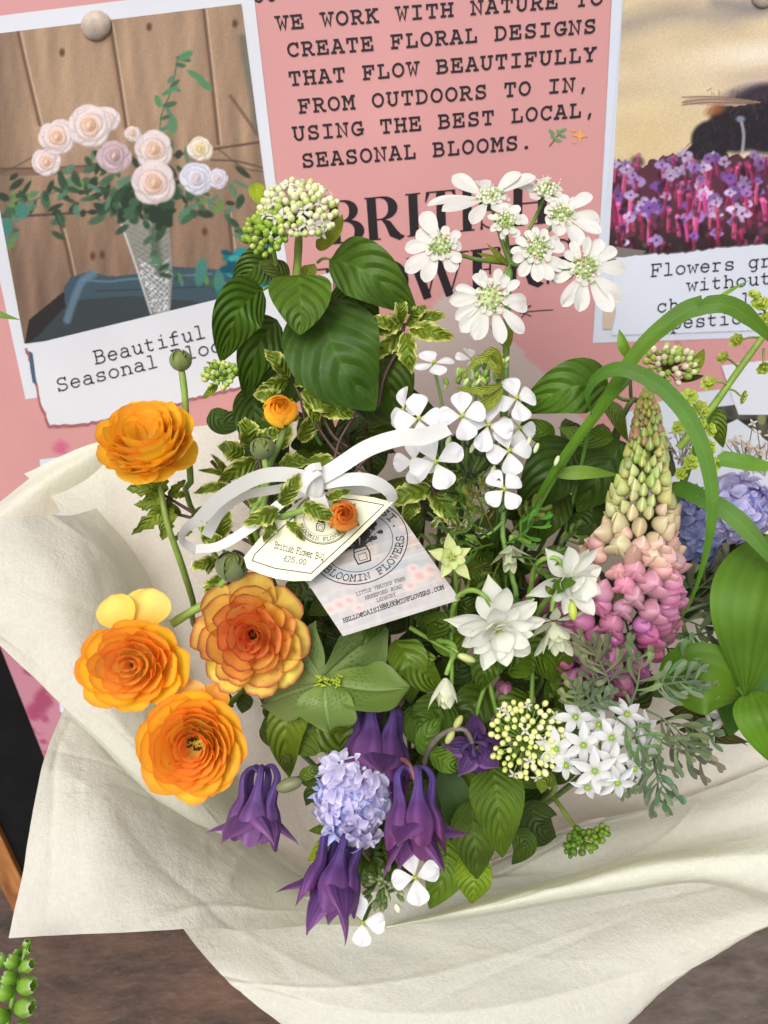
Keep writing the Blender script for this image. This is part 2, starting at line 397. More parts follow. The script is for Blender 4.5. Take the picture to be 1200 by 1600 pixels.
class Print:
    "a flat print: sample points in photo pixels, painted in order"
    def __init__(s, corners, nx, ny, col, bulge=None):
        a, b, c, d = [np.array(k, float) for k in corners]       # tl, tr, br, bl
        u, v = np.meshgrid(np.linspace(0, 1, nx), np.linspace(0, 1, ny)); u = u[..., None]; v = v[..., None]
        q = a * (1 - u) * (1 - v) + b * u * (1 - v) + c * u * v + d * (1 - u) * v
        s.X, s.Y = q[..., 0], q[..., 1]; s.C = np.empty(s.X.shape + (3,)); s.C[:] = col
        s.rs = np.random.RandomState(5)
    def mix(s, m, col):
        m = np.clip(m, 0, 1)[..., None]; s.C = s.C * (1 - m) + np.asarray(col, float) * m; return s
    def sub(s, x0, x1, y0, y1):
        "rows and columns of the sample grid near a box"
        m = (s.X > x0) & (s.X < x1) & (s.Y > y0) & (s.Y < y1)
        if not m.any(): return None
        r = np.where(m.any(1))[0]; c = np.where(m.any(0))[0]; return slice(r[0], r[-1] + 1), slice(c[0], c[-1] + 1)
    def mixs(s, sl, m, col):
        m = np.clip(m, 0, 1)[..., None]; s.C[sl] = s.C[sl] * (1 - m) + np.asarray(col, float) * m; return s
    def ell(s, cx, cy, rx, ry, col, ang=0, soft=0.15, a=1.0):
        R_ = max(rx, ry) * (1 + soft) + 3; sl = s.sub(cx - R_, cx + R_, cy - R_, cy + R_)
        if sl is None: return s
        c, w = math.cos(math.radians(ang)), math.sin(math.radians(ang)); dx, dy = s.X[sl] - cx, s.Y[sl] - cy
        r = np.hypot((dx * c + dy * w) / rx, (-dx * w + dy * c) / ry); return s.mixs(sl, a * np.clip((1 + soft - r) / (2 * soft), 0, 1), col)
    def poly(s, pts, col, a=1.0):
        ins = np.zeros(s.X.shape, bool); n = len(pts)
        for i in range(n):
            (x0, y0), (x1, y1) = pts[i], pts[(i + 1) % n]
            if y0 == y1: continue
            cnd = ((y0 > s.Y) != (y1 > s.Y)) & (s.X < (x1 - x0) * (s.Y - y0) / (y1 - y0) + x0); ins ^= cnd
        return s.mix(ins * a, col)
    def line(s, pts, w, col, a=1.0, soft=1.0, n=14):
        q = catmull(pts, n) if len(pts) > 2 else np.array(pts, float)
        g = w / 2 + 2 * soft + 3; sl = s.sub(q[:, 0].min() - g, q[:, 0].max() + g, q[:, 1].min() - g, q[:, 1].max() + g)
        if sl is None: return s
        X, Y = s.X[sl], s.Y[sl]; dm = np.full(X.shape, 1e9)
        for p0, p1 in zip(q[:-1], q[1:]):
            d = p1 - p0; L = d @ d + 1e-9; t = np.clip(((X - p0[0]) * d[0] + (Y - p0[1]) * d[1]) / L, 0, 1)
            dm = np.minimum(dm, np.hypot(X - p0[0] - t * d[0], Y - p0[1] - t * d[1]))
        return s.mixs(sl, a * np.clip((w / 2 + soft - dm) / (2 * soft), 0, 1), col)
    def noise(s, fx, fy, amp, seed=0):
        X3 = np.stack([s.X * fx, s.Y * fy, np.zeros_like(s.X)], -1); s.C = s.C * (1 + amp * noise3(X3, 1.0, seed))[..., None]; return s
    def out(s, thing, name, mat, mapper, label=None):
        V = mapper(s.X, s.Y)
        return thing.grid(name, V[::-1], mat, lin(np.clip(s.C, 0, 255) / 255.0 * 254.99 + 0.0 if False else np.clip(s.C, 2, 255))[::-1], label=label)

def flat(thing, name, pts, col, lift, mat=None, label=None):
    xy = np.array(pts, float); V = S(xy[:, 0], xy[:, 1], lift)
    return thing.part(name, V, [tuple(range(len(pts)))[::-1]], mat or M_print, np.tile(lin(col), (len(pts), 1)), label=label, smooth=False)

def torn(pts, amp, seed, step=6):
    "ragged version of a polyline (torn paper edge)"
    r = random.Random(seed); out = []
    for (a, b) in zip(pts[:-1], pts[1:]):
        n = max(1, int(math.dist(a, b) / step))
        for i in range(n):
            t = i / n; out.append((a[0] + (b[0] - a[0]) * t + r.uniform(-amp, amp), a[1] + (b[1] - a[1]) * t + r.uniform(-amp, amp)))
    out.append(pts[-1]); return out

PINK = (201, 145, 144)
# poster sheet: dense enough to carry its print
pa, pb = suv(S(30, 1018))[0], uR - 0.02
vt_, vb_ = vTop - 0.01, suv(S(60, 1300))[1] - 0.12
nu, nv = 260, 300
uu, vv = np.meshgrid(np.linspace(uL, pb, nu), np.linspace(vb_, vt_, nv))
PV = CO + uu[..., None] * SU + vv[..., None] * SV - SN * SD
rel = PV - CO; dz = -(rel @ BZ)
pX = 600 + FPX * (rel @ RX) / dz; pY = 800 - FPX * (rel @ UY) / dz
pr = Print([(0, 0), (1, 0), (1, 1), (0, 1)], 2, 2, PINK); pr.X, pr.Y = pX, pY; pr.C = np.empty(pX.shape + (3,)); pr.C[:] = PINK
pr.C[:] = PINK
pr.poly([(706, 450), (770, 500), (850, 585), (965, 720), (900, 900), (430, 900), (560, 610), (640, 522)], (190, 172, 166))
pr.ell(95, 699, 11, 11, (196, 100, 130)); pr.ell(1060, 538, 4, 4, (196, 100, 130)); pr.ell(1166, 546, 3.5, 3, (196, 100, 130))
pr.ell(137, 671, 2.5, 1.5, (160, 80, 90)); pr.mix((pY > 900) & (pX < 110), (184, 126, 142))
for (x, y, rx, ry, a) in [(48, 1050, 12, 6, 10), (64, 1088, 9, 16, 30), (58, 1108, 18, 12, -20), (76, 1096, 7, 9, 0), (71, 1123, 5, 6, 0), (54, 1118, 10, 8, 0), (68, 1158, 6, 4, 0), (52, 1140, 3, 4, 0), (62, 1145, 4, 2, 0), (72, 1178, 3, 5, 0), (40, 1030, 4, 9, -30)]:
    pr.ell(x, y, rx, ry, (156, 72, 102), a, 0.25)
pr.out(sign, 'poster', M_print, lambda X, Y: PV)

# -- left photo card printed on the poster
card1 = [(-60, 32), (190, 1), (395, -22), (431, 289), (470, 560), (300, 600), (63, 621), (40, 624), (0, 440), (-60, 200)]
flat(sign, 'photo_card', card1, (208, 210, 218), 0.0004)
ph = Print([(-50, 58), (377, 6), (440, 486), (38, 537)], 300, 330, (166, 136, 110))
Z = 2.667
ph.mix(np.clip((ph.Y - 200) / 300, 0, 1) * 0.75, (112, 88, 76)); ph.noise(0.022, 0.004, 0.13, 3); ph.noise(0.11, 0.008, 0.07, 9); ph.noise(.3, .02, .03, 5); ph.ell(110, 150, 60, 90, (196, 166, 136), 0, .9, .45); ph.ell(255, 90, 60, 70, (190, 160, 132), 0, .9, .4)
ph.mix(np.clip((40 - ph.X) / 60, 0, 1) * 0.5, (70, 56, 50))
for a in ([(28, 50), (45, 125), (62, 195)], [(172, 38), (185, 120), (197, 200)], [(318, 15), (330, 120), (341, 225)], [(90, 338), (102, 380), (113, 430)], [(356, 330), (360, 365), (364, 405)]):
    ph.line(a, 5, (98, 72, 56), 0.8); ph.line([(x + 5, y) for x, y in a], 2.5, (208, 178, 150), 0.7)
    ph.line([(x - 5, y) for x, y in a], 2, (150, 112, 86), 0.6)
ph.line([(380, 60), (388, 110), (398, 160), (402, 205)], 14, (96, 100, 92), 0.7, 4)
for (a, w, c) in (([(-40, 265), (150, 258), (408, 222)], 4, (88, 66, 54)), ([(-40, 341), (100, 334), (200, 326)], 4, (70, 54, 46)), ([(-40, 272), (100, 268), (160, 262)], 9, (120, 92, 74)), ([(330, 250), (370, 252), (410, 262)], 3, (84, 68, 60)), ([(340, 232), (380, 262), (412, 268)], 2, (84, 68, 60)), ([(-40, 285), (20, 262), (60, 240)], 2, (90, 72, 60)), ([(360, 150), (385, 185), (402, 210)], 5, (110, 84, 66))):
    ph.line(a, w, c, 0.8)
for (x, y) in ((233, 42), (367, 37), (97, 82), (160, 398), (320, 362), (145, 400)): ph.ell(x, y, 4, 6, (96, 62, 44), 0, 0.5)
ph.poly([(100, 450), (112, 432), (140, 424), (170, 432), (200, 430), (262, 416), (330, 420), (385, 425), (440, 440), (440, 490), (38, 537), (60, 500), (100, 480)], (64, 84, 96))
ph.poly([(45, 500), (100, 455), (105, 500), (72, 537), (38, 540)], (44, 40, 40)); ph.poly([(60, 525), (110, 470), (200, 462), (300, 470), (330, 478), (40, 538)], (58, 66, 70))
ph.line([(105, 500), (112, 478), (128, 440), (146, 428)], 12, (98, 126, 146), 0.9, 2.5); ph.line([(128, 437), (170, 440), (205, 436), (330, 428)], 3, (104, 132, 150), 0.8); ph.line([(150, 455), (320, 448)], 2, (40, 54, 62), 0.8)
ph.poly([(183, 338), (264, 350), (270, 428), (266, 487), (236, 492), (212, 415)], (146, 146, 140), 0.85)
rr = random.Random(4)
for i in range(15):
    for sgn in (1, -1):
        k = i / 14; y0 = 360 + i * 9.2; kk = (y0 - 338) / 155; xl = 186 + (y0 - (338 if sgn > 0 else 316)) * .344; xr = 264; xl += 4; x0_, x1_ = (xl, xr) if sgn > 0 else (xr, xl)
        ph.line([(x0_, y0 - 10), (x1_, y0 + 24)], 1.8, (216, 222, 226) if y0 > 410 else (158, 164, 158), .75 if y0 > 410 else .3, .8); ph.line([(x0_, y0 - 8), (x1_, y0 + 26)], 1.0, (84, 88, 88), .5, .7)
for i in range(60): yy = rr.uniform(410, 486); ph.ell(rr.uniform(212 + (yy - 410) * .34, 262), yy, 2, 1.3, (238, 240, 244), 0, .4, .8)
ph.line([(186, 340), (212, 415), (236, 490)], 3, (214, 218, 220), 0.8); ph.line([(240, 360), (246, 400), (250, 425)], 13, (62, 82, 58), 0.6, 4)
GR = [(46, 74, 52), (62, 98, 70), (38, 56, 40), (86, 128, 104), (100, 140, 70)]
for i in range(130):
    x = rr.gauss(205, 85); y = rr.gauss(300, 26) + abs(x - 205) * 0.02
    ph.ell(x, y, rr.uniform(6, 15), rr.uniform(3, 7), GR[rr.choice((0, 0, 1, 2, 2, 3))], rr.uniform(0, 180), 0.25, 0.9)
for i in range(46):
    x = rr.uniform(185, 270); ph.ell(x, rr.uniform(290, 352), rr.uniform(8, 14), rr.uniform(4, 8), GR[rr.choice((0, 1, 2, 2))], rr.uniform(0, 180), 0.2)
for v_ in ([(205, 300), (255, 250), (250, 190), (268, 140), (278, 90)], [(60, 300), (30, 310), (15, 350), (18, 390)], [(300, 300), (350, 330), (385, 370)], [(240, 350), (240, 400), (270, 425), (320, 440), (355, 450)], [(180, 300), (120, 290), (60, 310), (10, 330)]):
    ph.line(v_, 2, (70, 104, 66), 0.9, 0.8); q = catmull(v_, 16)
    for j, p in enumerate(q[2:]):
        ph.ell(p[0] + rr.uniform(-9, 9), p[1] + rr.uniform(-6, 8), rr.uniform(7, 12), rr.uniform(3, 4.5), GR[rr.choice((1, 3, 4, 0))], rr.uniform(-60, 80), 0.2, 0.9)
for (x, y, w_, h_, a) in ((290, 87, 13, 6, -30), (306, 118, 15, 5, 30), (320, 132, 14, 6, 35), (270, 195, 7, 14, 0), (247, 158, 5, 10, -20), (265, 142, 14, 4, -30), (35, 330, 10, 12, 0), (12, 355, 8, 16, 0), (314, 425, 9, 22, 10), (342, 440, 8, 18, 0)):
    ph.ell(x, y, w_, h_, (88, 138, 96) if x > 240 and y < 200 else (70, 128, 116), a, 0.2)
for i in range(34): ph.ell(rr.uniform(350, 430), rr.uniform(385, 470), rr.uniform(6, 13), rr.uniform(4, 9), ((20, 112, 122), (38, 140, 150), (16, 80, 96), (60, 160, 160))[i % 4], rr.uniform(0, 180), 0.25)
def rose(x, y, r, c0=(232, 216, 216), c1=(224, 172, 136), seed=0):
    q = random.Random(seed); c0 = np.array(c0, float); c1 = np.array(c1, float)
    for j in range(8):       # loose outer petals
        a = math.radians(j * 45 + q.uniform(-16, 16)); px_, py_ = x + r * .60 * math.cos(a), y + r * .56 * math.sin(a); rr1 = r * q.uniform(.40, .56)
        ph.ell(px_ + 1.2, py_ + 1.6, rr1, rr1 * .8, c0 * .80, math.degrees(a) + 90, .10, .9); ph.ell(px_, py_, rr1 * .95, rr1 * .76, c0 + q.uniform(-8, 10), math.degrees(a) + 90, .12, .95)
    for k in range(7):       # tightening spiral of inner petals, each a lit crescent over a shaded one
        f = .74 - k * .095; a = k * 2.3 + seed; ox, oy = x + r * .14 * math.cos(a) * (1 - k * .1), y + r * .12 * math.sin(a) * (1 - k * .1); m = k / 6; cc = c0 * (1 - m * .8) + c1 * m * .8
        ph.ell(ox + r * .03, oy + r * .04, r * f, r * f * .88, cc * .84, a * 40, .06, .9); ph.ell(ox - r * .05 * math.cos(a), oy - r * .05 * math.sin(a), r * f * .93, r * f * .82, np.minimum(cc * 1.05, 250), a * 40, .10, .95)
    ph.ell(x + r * .05, y + r * .06, r * .20, r * .26, c1 * .86, -20, .5, .8); ph.ell(x - r * .03, y, r * .10, r * .18, (244, 214, 196), 20, .5, .9)
for (x, y, r, *k) in ((72, 252, 23), (178, 243, 27, (206, 180, 186), (180, 140, 144)), (165, 187, 22), (88, 213, 30), (139, 195, 35), (207, 208, 13), (312, 232, 20, (240, 226, 210), (226, 200, 120)), (240, 233, 31), (307, 278, 27, (222, 222, 236), (210, 200, 214)), (340, 278, 17, (226, 220, 232), (210, 200, 210)), (240, 285, 36)):
    rose(x, y, r, *k, seed=int(x))
ph.poly([(45, 548), (52, 545), (56, 600), (50, 602)], (60, 90, 104))
ph.C = ph.C * .92 * (1 + .028 * ph.rs.randn(*ph.X.shape))[..., None]
ph.out(sign, 'rose_photograph', M_print, lambda X, Y: S(X, Y, 0.0008), 'printed photograph of pale roses in a cut glass vase against planks')
# torn caption strip under the photograph, with its printed shadow edge
strip1 = [(42, 540), (330, 470), (520, 425)]
bt = torn([(520, 560), (371, 604), (300, 622), (225, 645), (120, 663), (79, 664)], 1.4, 3) + torn([(79, 664), (66, 635), (57, 590), (42, 540)], 1.3, 8)
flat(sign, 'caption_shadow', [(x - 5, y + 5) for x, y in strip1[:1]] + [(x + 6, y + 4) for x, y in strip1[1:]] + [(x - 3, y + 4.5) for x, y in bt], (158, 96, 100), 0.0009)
flat(sign, 'caption_strip', strip1 + bt, (210, 211, 217), 0.0012)
flat(sign, 'photo_fragment', [(45, 548), (51, 552), (57, 600), (51, 598), (47, 575)], (64, 92, 106), 0.0013)

# -- right photo card
flat(sign, 'photo_card', [(958, -40), (1330, -70), (1330, 512), (1190, 527), (926, 536), (943, 250)], (204, 209, 222), 0.0004)
pb_ = Print([(976, -40), (1330, -60), (1330, 400), (950, 412)], 250, 320, (206, 186, 152)); pb_.noise(0.004, 0.012, 0.07, 4)
pb_.line([(960, 45), (1060, 20), (1130, 28), (1200, 8), (1330, 0)], 34, (150, 138, 128), 0.7, 14); pb_.ell(1180, 85, 70, 18, (226, 214, 194), -6, 0.8); pb_.ell(1190, 125, 50, 14, (180, 160, 150), -10, 0.8, .6)
pb_.line([(1120, 5), (1180, 12), (1200, 0)], 24, (120, 116, 120), 0.6, 10); pb_.ell(1010, 215, 60, 40, (206, 184, 140), 0, 0.9); pb_.ell(1080, 110, 50, 30, (222, 206, 176), 0, 0.9, .6)
pb_.line([(1085, 245), (1062, 262), (1050, 265)], 3, (40, 30, 34)); pb_.ell(1212, 185, 80, 62, (226, 210, 220), 0, 0.25, .35)
for e_ in ((1112, 218, 32, 30), (1150, 196, 42, 42), (1200, 186, 60, 54), (1270, 180, 80, 62), (1096, 236, 22, 14), (1070, 243, 18, 5), (1118, 246, 20, 10)): pb_.ell(*e_, (36, 30, 36), -8, .10)
pb_.line([(1120, 240), (1108, 262), (1112, 276)], 5, (40, 32, 36)); pb_.line([(1085, 226), (1064, 244), (1050, 246)], 4, (40, 32, 36)); pb_.ell(1175, 150, 46, 16, (60, 48, 58), -12, .5, .8)
for i in range(420):
    x = rr.uniform(1060, 1330); y = rr.uniform(178, 258) if x < 1110 else rr.uniform(136, 252);
    if x < 1110 and y < 300 - (x - 1000) * 1.0: continue
    pb_.line([(x, y), (x + rr.uniform(-9, 4), y + rr.uniform(3, 11))], 1.0, rr.choice(((66, 58, 64), (20, 18, 22), (84, 74, 80))), 0.6, 0.7)
pb_.poly([(1064, 162), (1072, 154), (1100, 150), (1150, 153), (1190, 160), (1150, 166), (1105, 165)], (176, 150, 130), .9)
for a in ([(1066, 160), (1110, 155), (1180, 160)], [(1066, 152), (1110, 151), (1180, 157)], [(1066, 164), (1110, 160), (1180, 162)]): pb_.line(a, 1.3, (90, 66, 60))
pb_.ell(1118, 172, 16, 8, (150, 92, 58), -20, 0.5, .8); pb_.line([(1160, 238), (1162, 210), (1158, 188)], 5, (170, 170, 176), .8); pb_.ell(1157, 186, 7, 5, (120, 126, 140), 0, .4)
pb_.poly(torn([(940, 272), (965, 250), (1000, 262), (1050, 236), (1090, 262), (1150, 240), (1215, 262), (1340, 240), (1340, 420), (940, 420)], 4, 2) , (74, 34, 52), .92)
pb_.mix(np.clip((pb_.Y - 330) / 60, 0, 1) * (pb_.X > 0), (46, 36, 38))
for lay in range(3):
    for i in range(70):
        x = rr.uniform(952, 1320); y = rr.uniform((236, 256, 300)[lay], (300, 340, 385)[lay]); h = rr.uniform(18, 30) * (1 + .25 * lay); b = rr.uniform(-7, 7); k_ = .62 + .19 * lay if y < 345 else .5
        c = np.array(rr.choice(((196, 66, 116), (212, 96, 140), (160, 48, 92), (178, 66, 124), (126, 38, 68)))) * k_
        if rr.random() < .5: pb_.ell(x + rr.uniform(-9, 9), y + h * .5, rr.uniform(4, 9), rr.uniform(6, 12), (44, 24, 34), rr.uniform(0, 180), .4, .7)
        w_ = rr.uniform(4.5, 7.5); pb_.line([(x, y + h), (x + b * .3, y + h * .5), (x + b, y)], w_, c, .95, 1.2); pb_.line([(x - w_ * .28, y + h * .9), (x + b * .3 - w_ * .28, y + h * .5), (x + b - w_ * .28, y + 2)], 1.3, np.minimum(c * 1.35 + 20, 250), .75, .9)
        if rr.random() < .5:
            pc = np.array(rr.choice(((182, 150, 212), (204, 180, 226), (136, 92, 176), (214, 192, 230), (166, 120, 196)))) * (.8 + .1 * lay); ps = rr.uniform(.8, 1.6); tl = rr.uniform(.35, .95); a0 = rr.uniform(0, 72)
            for k in range(5): a = math.radians(a0 + k * 72 + rr.uniform(-16, 16)); pb_.ell(x + b + 6 * ps * math.cos(a), y + 6 * ps * tl * math.sin(a), 4.8 * ps, 3.0 * ps, pc * rr.uniform(.82, 1.06), -math.degrees(a), .25, .95)
            pb_.ell(x + b, y, 1.7 * ps, 1.4 * ps, (84, 44, 100))
        else: pb_.ell(x + b, y, w_ * .6, w_ * .5, np.minimum(c * 1.2 + 30, 250), 0, .4)
for i in range(60): x = rr.uniform(955, 1320); y = rr.uniform(330, 395); pb_.ell(x, y, rr.uniform(3, 7), rr.uniform(2, 5), rr.choice(((30, 24, 26), (90, 78, 76), (120, 52, 66), (60, 50, 50))), rr.uniform(0, 180), 0.4, .8)
pb_.C = pb_.C * (1 + .028 * pb_.rs.randn(*pb_.X.shape))[..., None]
pb_.out(sign, 'bee_photograph', M_print, lambda X, Y: S(X, Y, 0.0008), 'printed photograph of a bumblebee feeding on tiny purple flowers')
flat(sign, 'photo_border', [(976, -41), (940, 414), (926, 536), (944, 250), (958, -42)], (204, 209, 222), 0.0010)
tp = torn([(957, 404), (1000, 398), (1060, 397), (1120, 388), (1200, 382), (1330, 372)], 1.6, 12)
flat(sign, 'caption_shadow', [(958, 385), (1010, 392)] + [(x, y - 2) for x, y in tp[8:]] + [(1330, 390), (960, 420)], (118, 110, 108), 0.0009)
flat(sign, 'caption_strip', tp + [(1330, 505), (1190, 516), (955, 524), (962, 490), (958, 450)], (208, 213, 225), 0.0012)
flat(sign, 'photo_fragment', [(943, 468), (960, 467), (962, 485), (955, 514), (942, 514)], (196, 178, 156), 0.00145)
flat(sign, 'photo_fragment', [(949, 405), (963, 404), (962, 422), (951, 421)], (128, 122, 118), 0.00145)
# -- lower prints showing between the stems
flat(sign, 'photo_card', [(62, 718), (180, 703), (230, 1180), (94, 1112)], (206, 211, 222), 0.0004)
flat(sign, 'photo_card', [(978, 645), (1070, 615), (1200, 600), (1330, 590), (1330, 900), (990, 900)], (206, 211, 222), 0.0004)
pl = Print([(1118, 636), (1330, 612), (1330, 800), (1150, 720)], 90, 60, (78, 78, 66)); pl.noise(.03, .03, .3, 3); pl.line([(1120, 636), (1150, 660), (1330, 640)], 8, (44, 40, 40)); pl.ell(1190, 655, 7, 9, (130, 134, 90)); pl.ell(1240, 690, 30, 18, (110, 120, 90))
pl.out(sign, 'garden_photograph', M_print, lambda X, Y: S(X, Y, 0.0008))
flat(sign, 'caption_strip', torn([(1128, 572), (1160, 566), (1330, 555)], .8, 4) + [(1330, 636), (1200, 648), (1154, 648), (1140, 610)], (214, 216, 226), 0.0012)
flat(sign, 'paper_corner', [(1152, 655), (1200, 690), (1330, 780), (1330, 900), (1000, 900), (1010, 700), (1120, 670)], (206, 211, 222), 0.0014)

# ------------------------------------------------------------ lettering: a stroke alphabet of slab-serif typewriter letters
def arc(cx, cy, rx, ry, a0, a1, n=10): return [(cx + rx * math.cos(math.radians(a)), cy + ry * math.sin(math.radians(a))) for a in np.linspace(a0, a1, n)]
TY = {   # box: x 0..12, cap height 12, x-height 8.2
'A': [[(1, 0), (5.2, 12), (6.8, 12), (11, 0)], [(3, 4.5), (9, 4.5)], [(-.3, 0), (3.5, 0)], [(8.5, 0), (12.3, 0)], [(3.4, 12), (6, 12)]],
'B': [[(2, 0), (2, 12)], [(0.3, 12), (6.5, 12)] + arc(6.5, 9.2, 3.4, 2.8, 90, -90)[1:] + [(2, 6.4)], [(6.5, 6.4)] + arc(6.8, 3.2, 4.2, 3.2, 90, -90)[1:] + [(0.3, 0)]],
'C': [arc(6.5, 6, 5.5, 6, 45, 315, 16), [(10.9, 8.4), (10.9, 12)]],
'D': [[(2, 0), (2, 12)], [(0.3, 12), (5.5, 12)] + arc(5.5, 6, 5.5, 6, 90, -90)[1:] + [(0.3, 0)]],
'E': [[(2, 0), (2, 12)], [(0.3, 12), (10.3, 12), (10.3, 9)], [(2, 6.2), (7.2, 6.2)], [(7.2, 4.4), (7.2, 8)], [(0.3, 0), (11, 0), (11, 3.5)]],
'F': [[(2.2, 0), (2.2, 12)], [(0.5, 12), (11, 12), (11, 9)], [(2, 6.2), (7.6, 6.2)], [(7.6, 4.4), (7.6, 8)], [(0.5, 0), (6, 0)]],
'G': [arc(6.5, 6, 5.5, 6, 50, 345, 16), [(10.6, 8.8), (10.6, 12)], [(7, 5), (12.4, 5)], [(11, 5), (11, 1)]],
'H': [[(2, 0), (2, 12)], [(10, 0), (10, 12)], [(2, 6.2), (10, 6.2)], [(0.2, 0), (4, 0)], [(8, 0), (11.8, 0)], [(0.2, 12), (4, 12)], [(8, 12), (11.8, 12)]],
'I': [[(6, 0), (6, 12)], [(2, 12), (10, 12)], [(2, 0), (10, 0)]],
'K': [[(2, 0), (2, 12)], [(10, 12), (2.2, 5)], [(5, 7.2), (10.4, 0)], [(0.2, 0), (4, 0)], [(8.6, 0), (12, 0)], [(0.2, 12), (4, 12)], [(7.6, 12), (11.6, 12)]],
'L': [[(3, 0), (3, 12)], [(1, 12), (6, 12)], [(1, 0), (11, 0), (11, 4)]],
'M': [[(1.6, 0), (1.6, 12), (2.4, 12), (6, 5), (9.6, 12), (10.4, 12), (10.4, 0)], [(0, 0), (3.6, 0)], [(8.4, 0), (12, 0)], [(-.2, 12), (2, 12)], [(10, 12), (12.2, 12)]],
'N': [[(2, 0), (2, 12), (10, 0), (10, 12)], [(0.2, 0), (4, 0)], [(8, 12), (11.8, 12)], [(0, 12), (2, 12)]],
'O': [arc(6, 6, 5.4, 6, 0, 360, 20)],
'P': [[(2.2, 0), (2.2, 12)], [(0.5, 12), (6.5, 12)] + arc(6.5, 8.8, 4.2, 3.2, 90, -90)[1:] + [(2.2, 5.6)], [(0.5, 0), (6, 0)]],
'R': [[(2, 0), (2, 12)], [(0.3, 12), (6.3, 12)] + arc(6.3, 9, 3.6, 3, 90, -90)[1:] + [(2, 6)], [(6, 6), (10, 0), (12, 0)], [(0.3, 0), (4.4, 0)]],
'S': [arc(6, 9, 4.3, 3, 20, 270, 10) + arc(6.2, 3, 4.6, 3.1, 90, -160, 10)[1:], [(10, 9.2), (10, 12)], [(1.6, 0), (1.6, 3)]],
'T': [[(6, 0), (6, 12)], [(1, 8.6), (1, 12), (11, 12), (11, 8.6)], [(3.4, 0), (8.6, 0)]],
'U': [[(2, 12), (2, 4)] + arc(6, 4, 4, 4.1, 180, 360, 9) + [(10, 12)], [(0.2, 12), (4, 12)], [(8, 12), (11.8, 12)]],
'W': [[(1.4, 12), (3.4, 0), (6, 8), (8.6, 0), (10.6, 12)], [(-.4, 12), (3.6, 12)], [(8.4, 12), (12.4, 12)]],
'Y': [[(1.6, 12), (6, 6), (10.4, 12)], [(6, 6), (6, 0)], [(0, 12), (3.6, 12)], [(8.4, 12), (12, 12)], [(3.6, 0), (8.4, 0)]],
',': [[(6.6, 1.6), (5.2, -2.6)], [(6.2, 1.5), (5.6, .2)]], '.': [[(5.2, .4), (6.8, .4)], [(5.2, 1.2), (6.8, 1.2)]],
'a': [arc(5.6, 6, 3.6, 2.4, 150, 20, 6) + [(9.2, 5), (9.2, 0), (11.2, 0)], arc(5, 2.4, 3.8, 2.5, 60, 330, 12) + [(9.2, 2.2)], [(9, 4.8), (5.6, 4.9)]],
'b': [[(1, 12), (2.6, 12), (2.6, 0), (1, 0)], arc(6.6, 4.1, 4.2, 4.2, 0, 360, 14)],
'c': [arc(6.2, 4.1, 4.6, 4.2, 40, 325, 14), [(10, 5.6), (10, 8)]],
'd': [[(7.4, 12), (9.6, 12), (9.6, 0), (11.4, 0)], arc(5.4, 4.1, 4.2, 4.2, 0, 360, 14)],
'e': [[(1.6, 4.4), (10.6, 4.4)] + arc(6.1, 4.1, 4.5, 4.2, 0, 320, 14)],
'f': [[(4.4, 0), (4.4, 9)] + arc(7.6, 9, 3.2, 3, 180, 60, 6), [(1.6, 7.8), (9.4, 7.8)], [(1.6, 0), (8, 0)]],
'g': [arc(5.4, 4.2, 4.1, 4, 0, 360, 14), [(11.2, 8), (9.4, 8), (9.4, -1)] + arc(6, -1, 3.4, 2.8, 0, -130, 7)],
'h': [[(1, 12), (2.6, 12), (2.6, 0)], arc(6.2, 4.9, 3.5, 3.2, 170, 0, 8) + [(9.7, 0)], [(0.8, 0), (4.4, 0)], [(8, 0), (11.4, 0)]],
'i': [[(2.6, 8), (6, 8), (6, 0)], [(1.8, 0), (10.2, 0)], [(5.8, 11.2), (6.2, 11.8)]],
'l': [[(2.6, 12), (6, 12), (6, 0)], [(1.8, 0), (10.2, 0)]],
'm': [[(0.2, 8), (1.8, 8), (1.8, 0)], arc(4, 6.2, 2.1, 1.9, 160, 0, 6) + [(6.1, 0)], arc(8.3, 6.2, 2.1, 1.9, 160, 0, 6) + [(10.4, 0)], [(0, 0), (3.2, 0)], [(5.4, 0), (7.4, 0)], [(9.6, 0), (12, 0)]],
'n': [[(1, 8), (2.6, 8), (2.6, 0)], arc(6.2, 4.9, 3.5, 3.2, 170, 0, 8) + [(9.7, 0)], [(0.8, 0), (4.4, 0)], [(8, 0), (11.4, 0)]],
'o': [arc(6, 4.1, 4.7, 4.2, 0, 360, 16)],
'p': [[(1, 8), (2.8, 8), (2.8, -4)], arc(6.8, 4.1, 4.1, 4.1, 0, 360, 14), [(1, -4), (5, -4)]],
'r': [[(1.4, 8), (3.8, 8), (3.8, 0)], arc(7.4, 5, 3.6, 3.2, 175, 55, 6), [(1.6, 0), (7.4, 0)]],
's': [arc(6, 6.1, 3.8, 2.1, 30, 270, 9) + arc(6.1, 2, 4.1, 2.1, 90, -155, 9)[1:], [(9.6, 6), (9.6, 8)], [(2.2, .2), (2.2, 2.2)]],
't': [[(4, 11), (4, 2.4)] + arc(6.8, 2.4, 2.8, 2.4, 180, 320, 7), [(1.4, 7.8), (9, 7.8)]],
'u': [[(1, 8), (2.6, 8), (2.6, 3)] + arc(5.6, 3, 3, 3.1, 180, 330, 7) + [(9.4, 3)], [(7.8, 8), (9.4, 8), (9.4, 0), (11.2, 0)]],
'w': [[(1.4, 8), (3.4, 0), (6, 6.6), (8.6, 0), (10.6, 8)], [(-.2, 8), (3, 8)], [(9, 8), (12.2, 8)]],
' ': []}
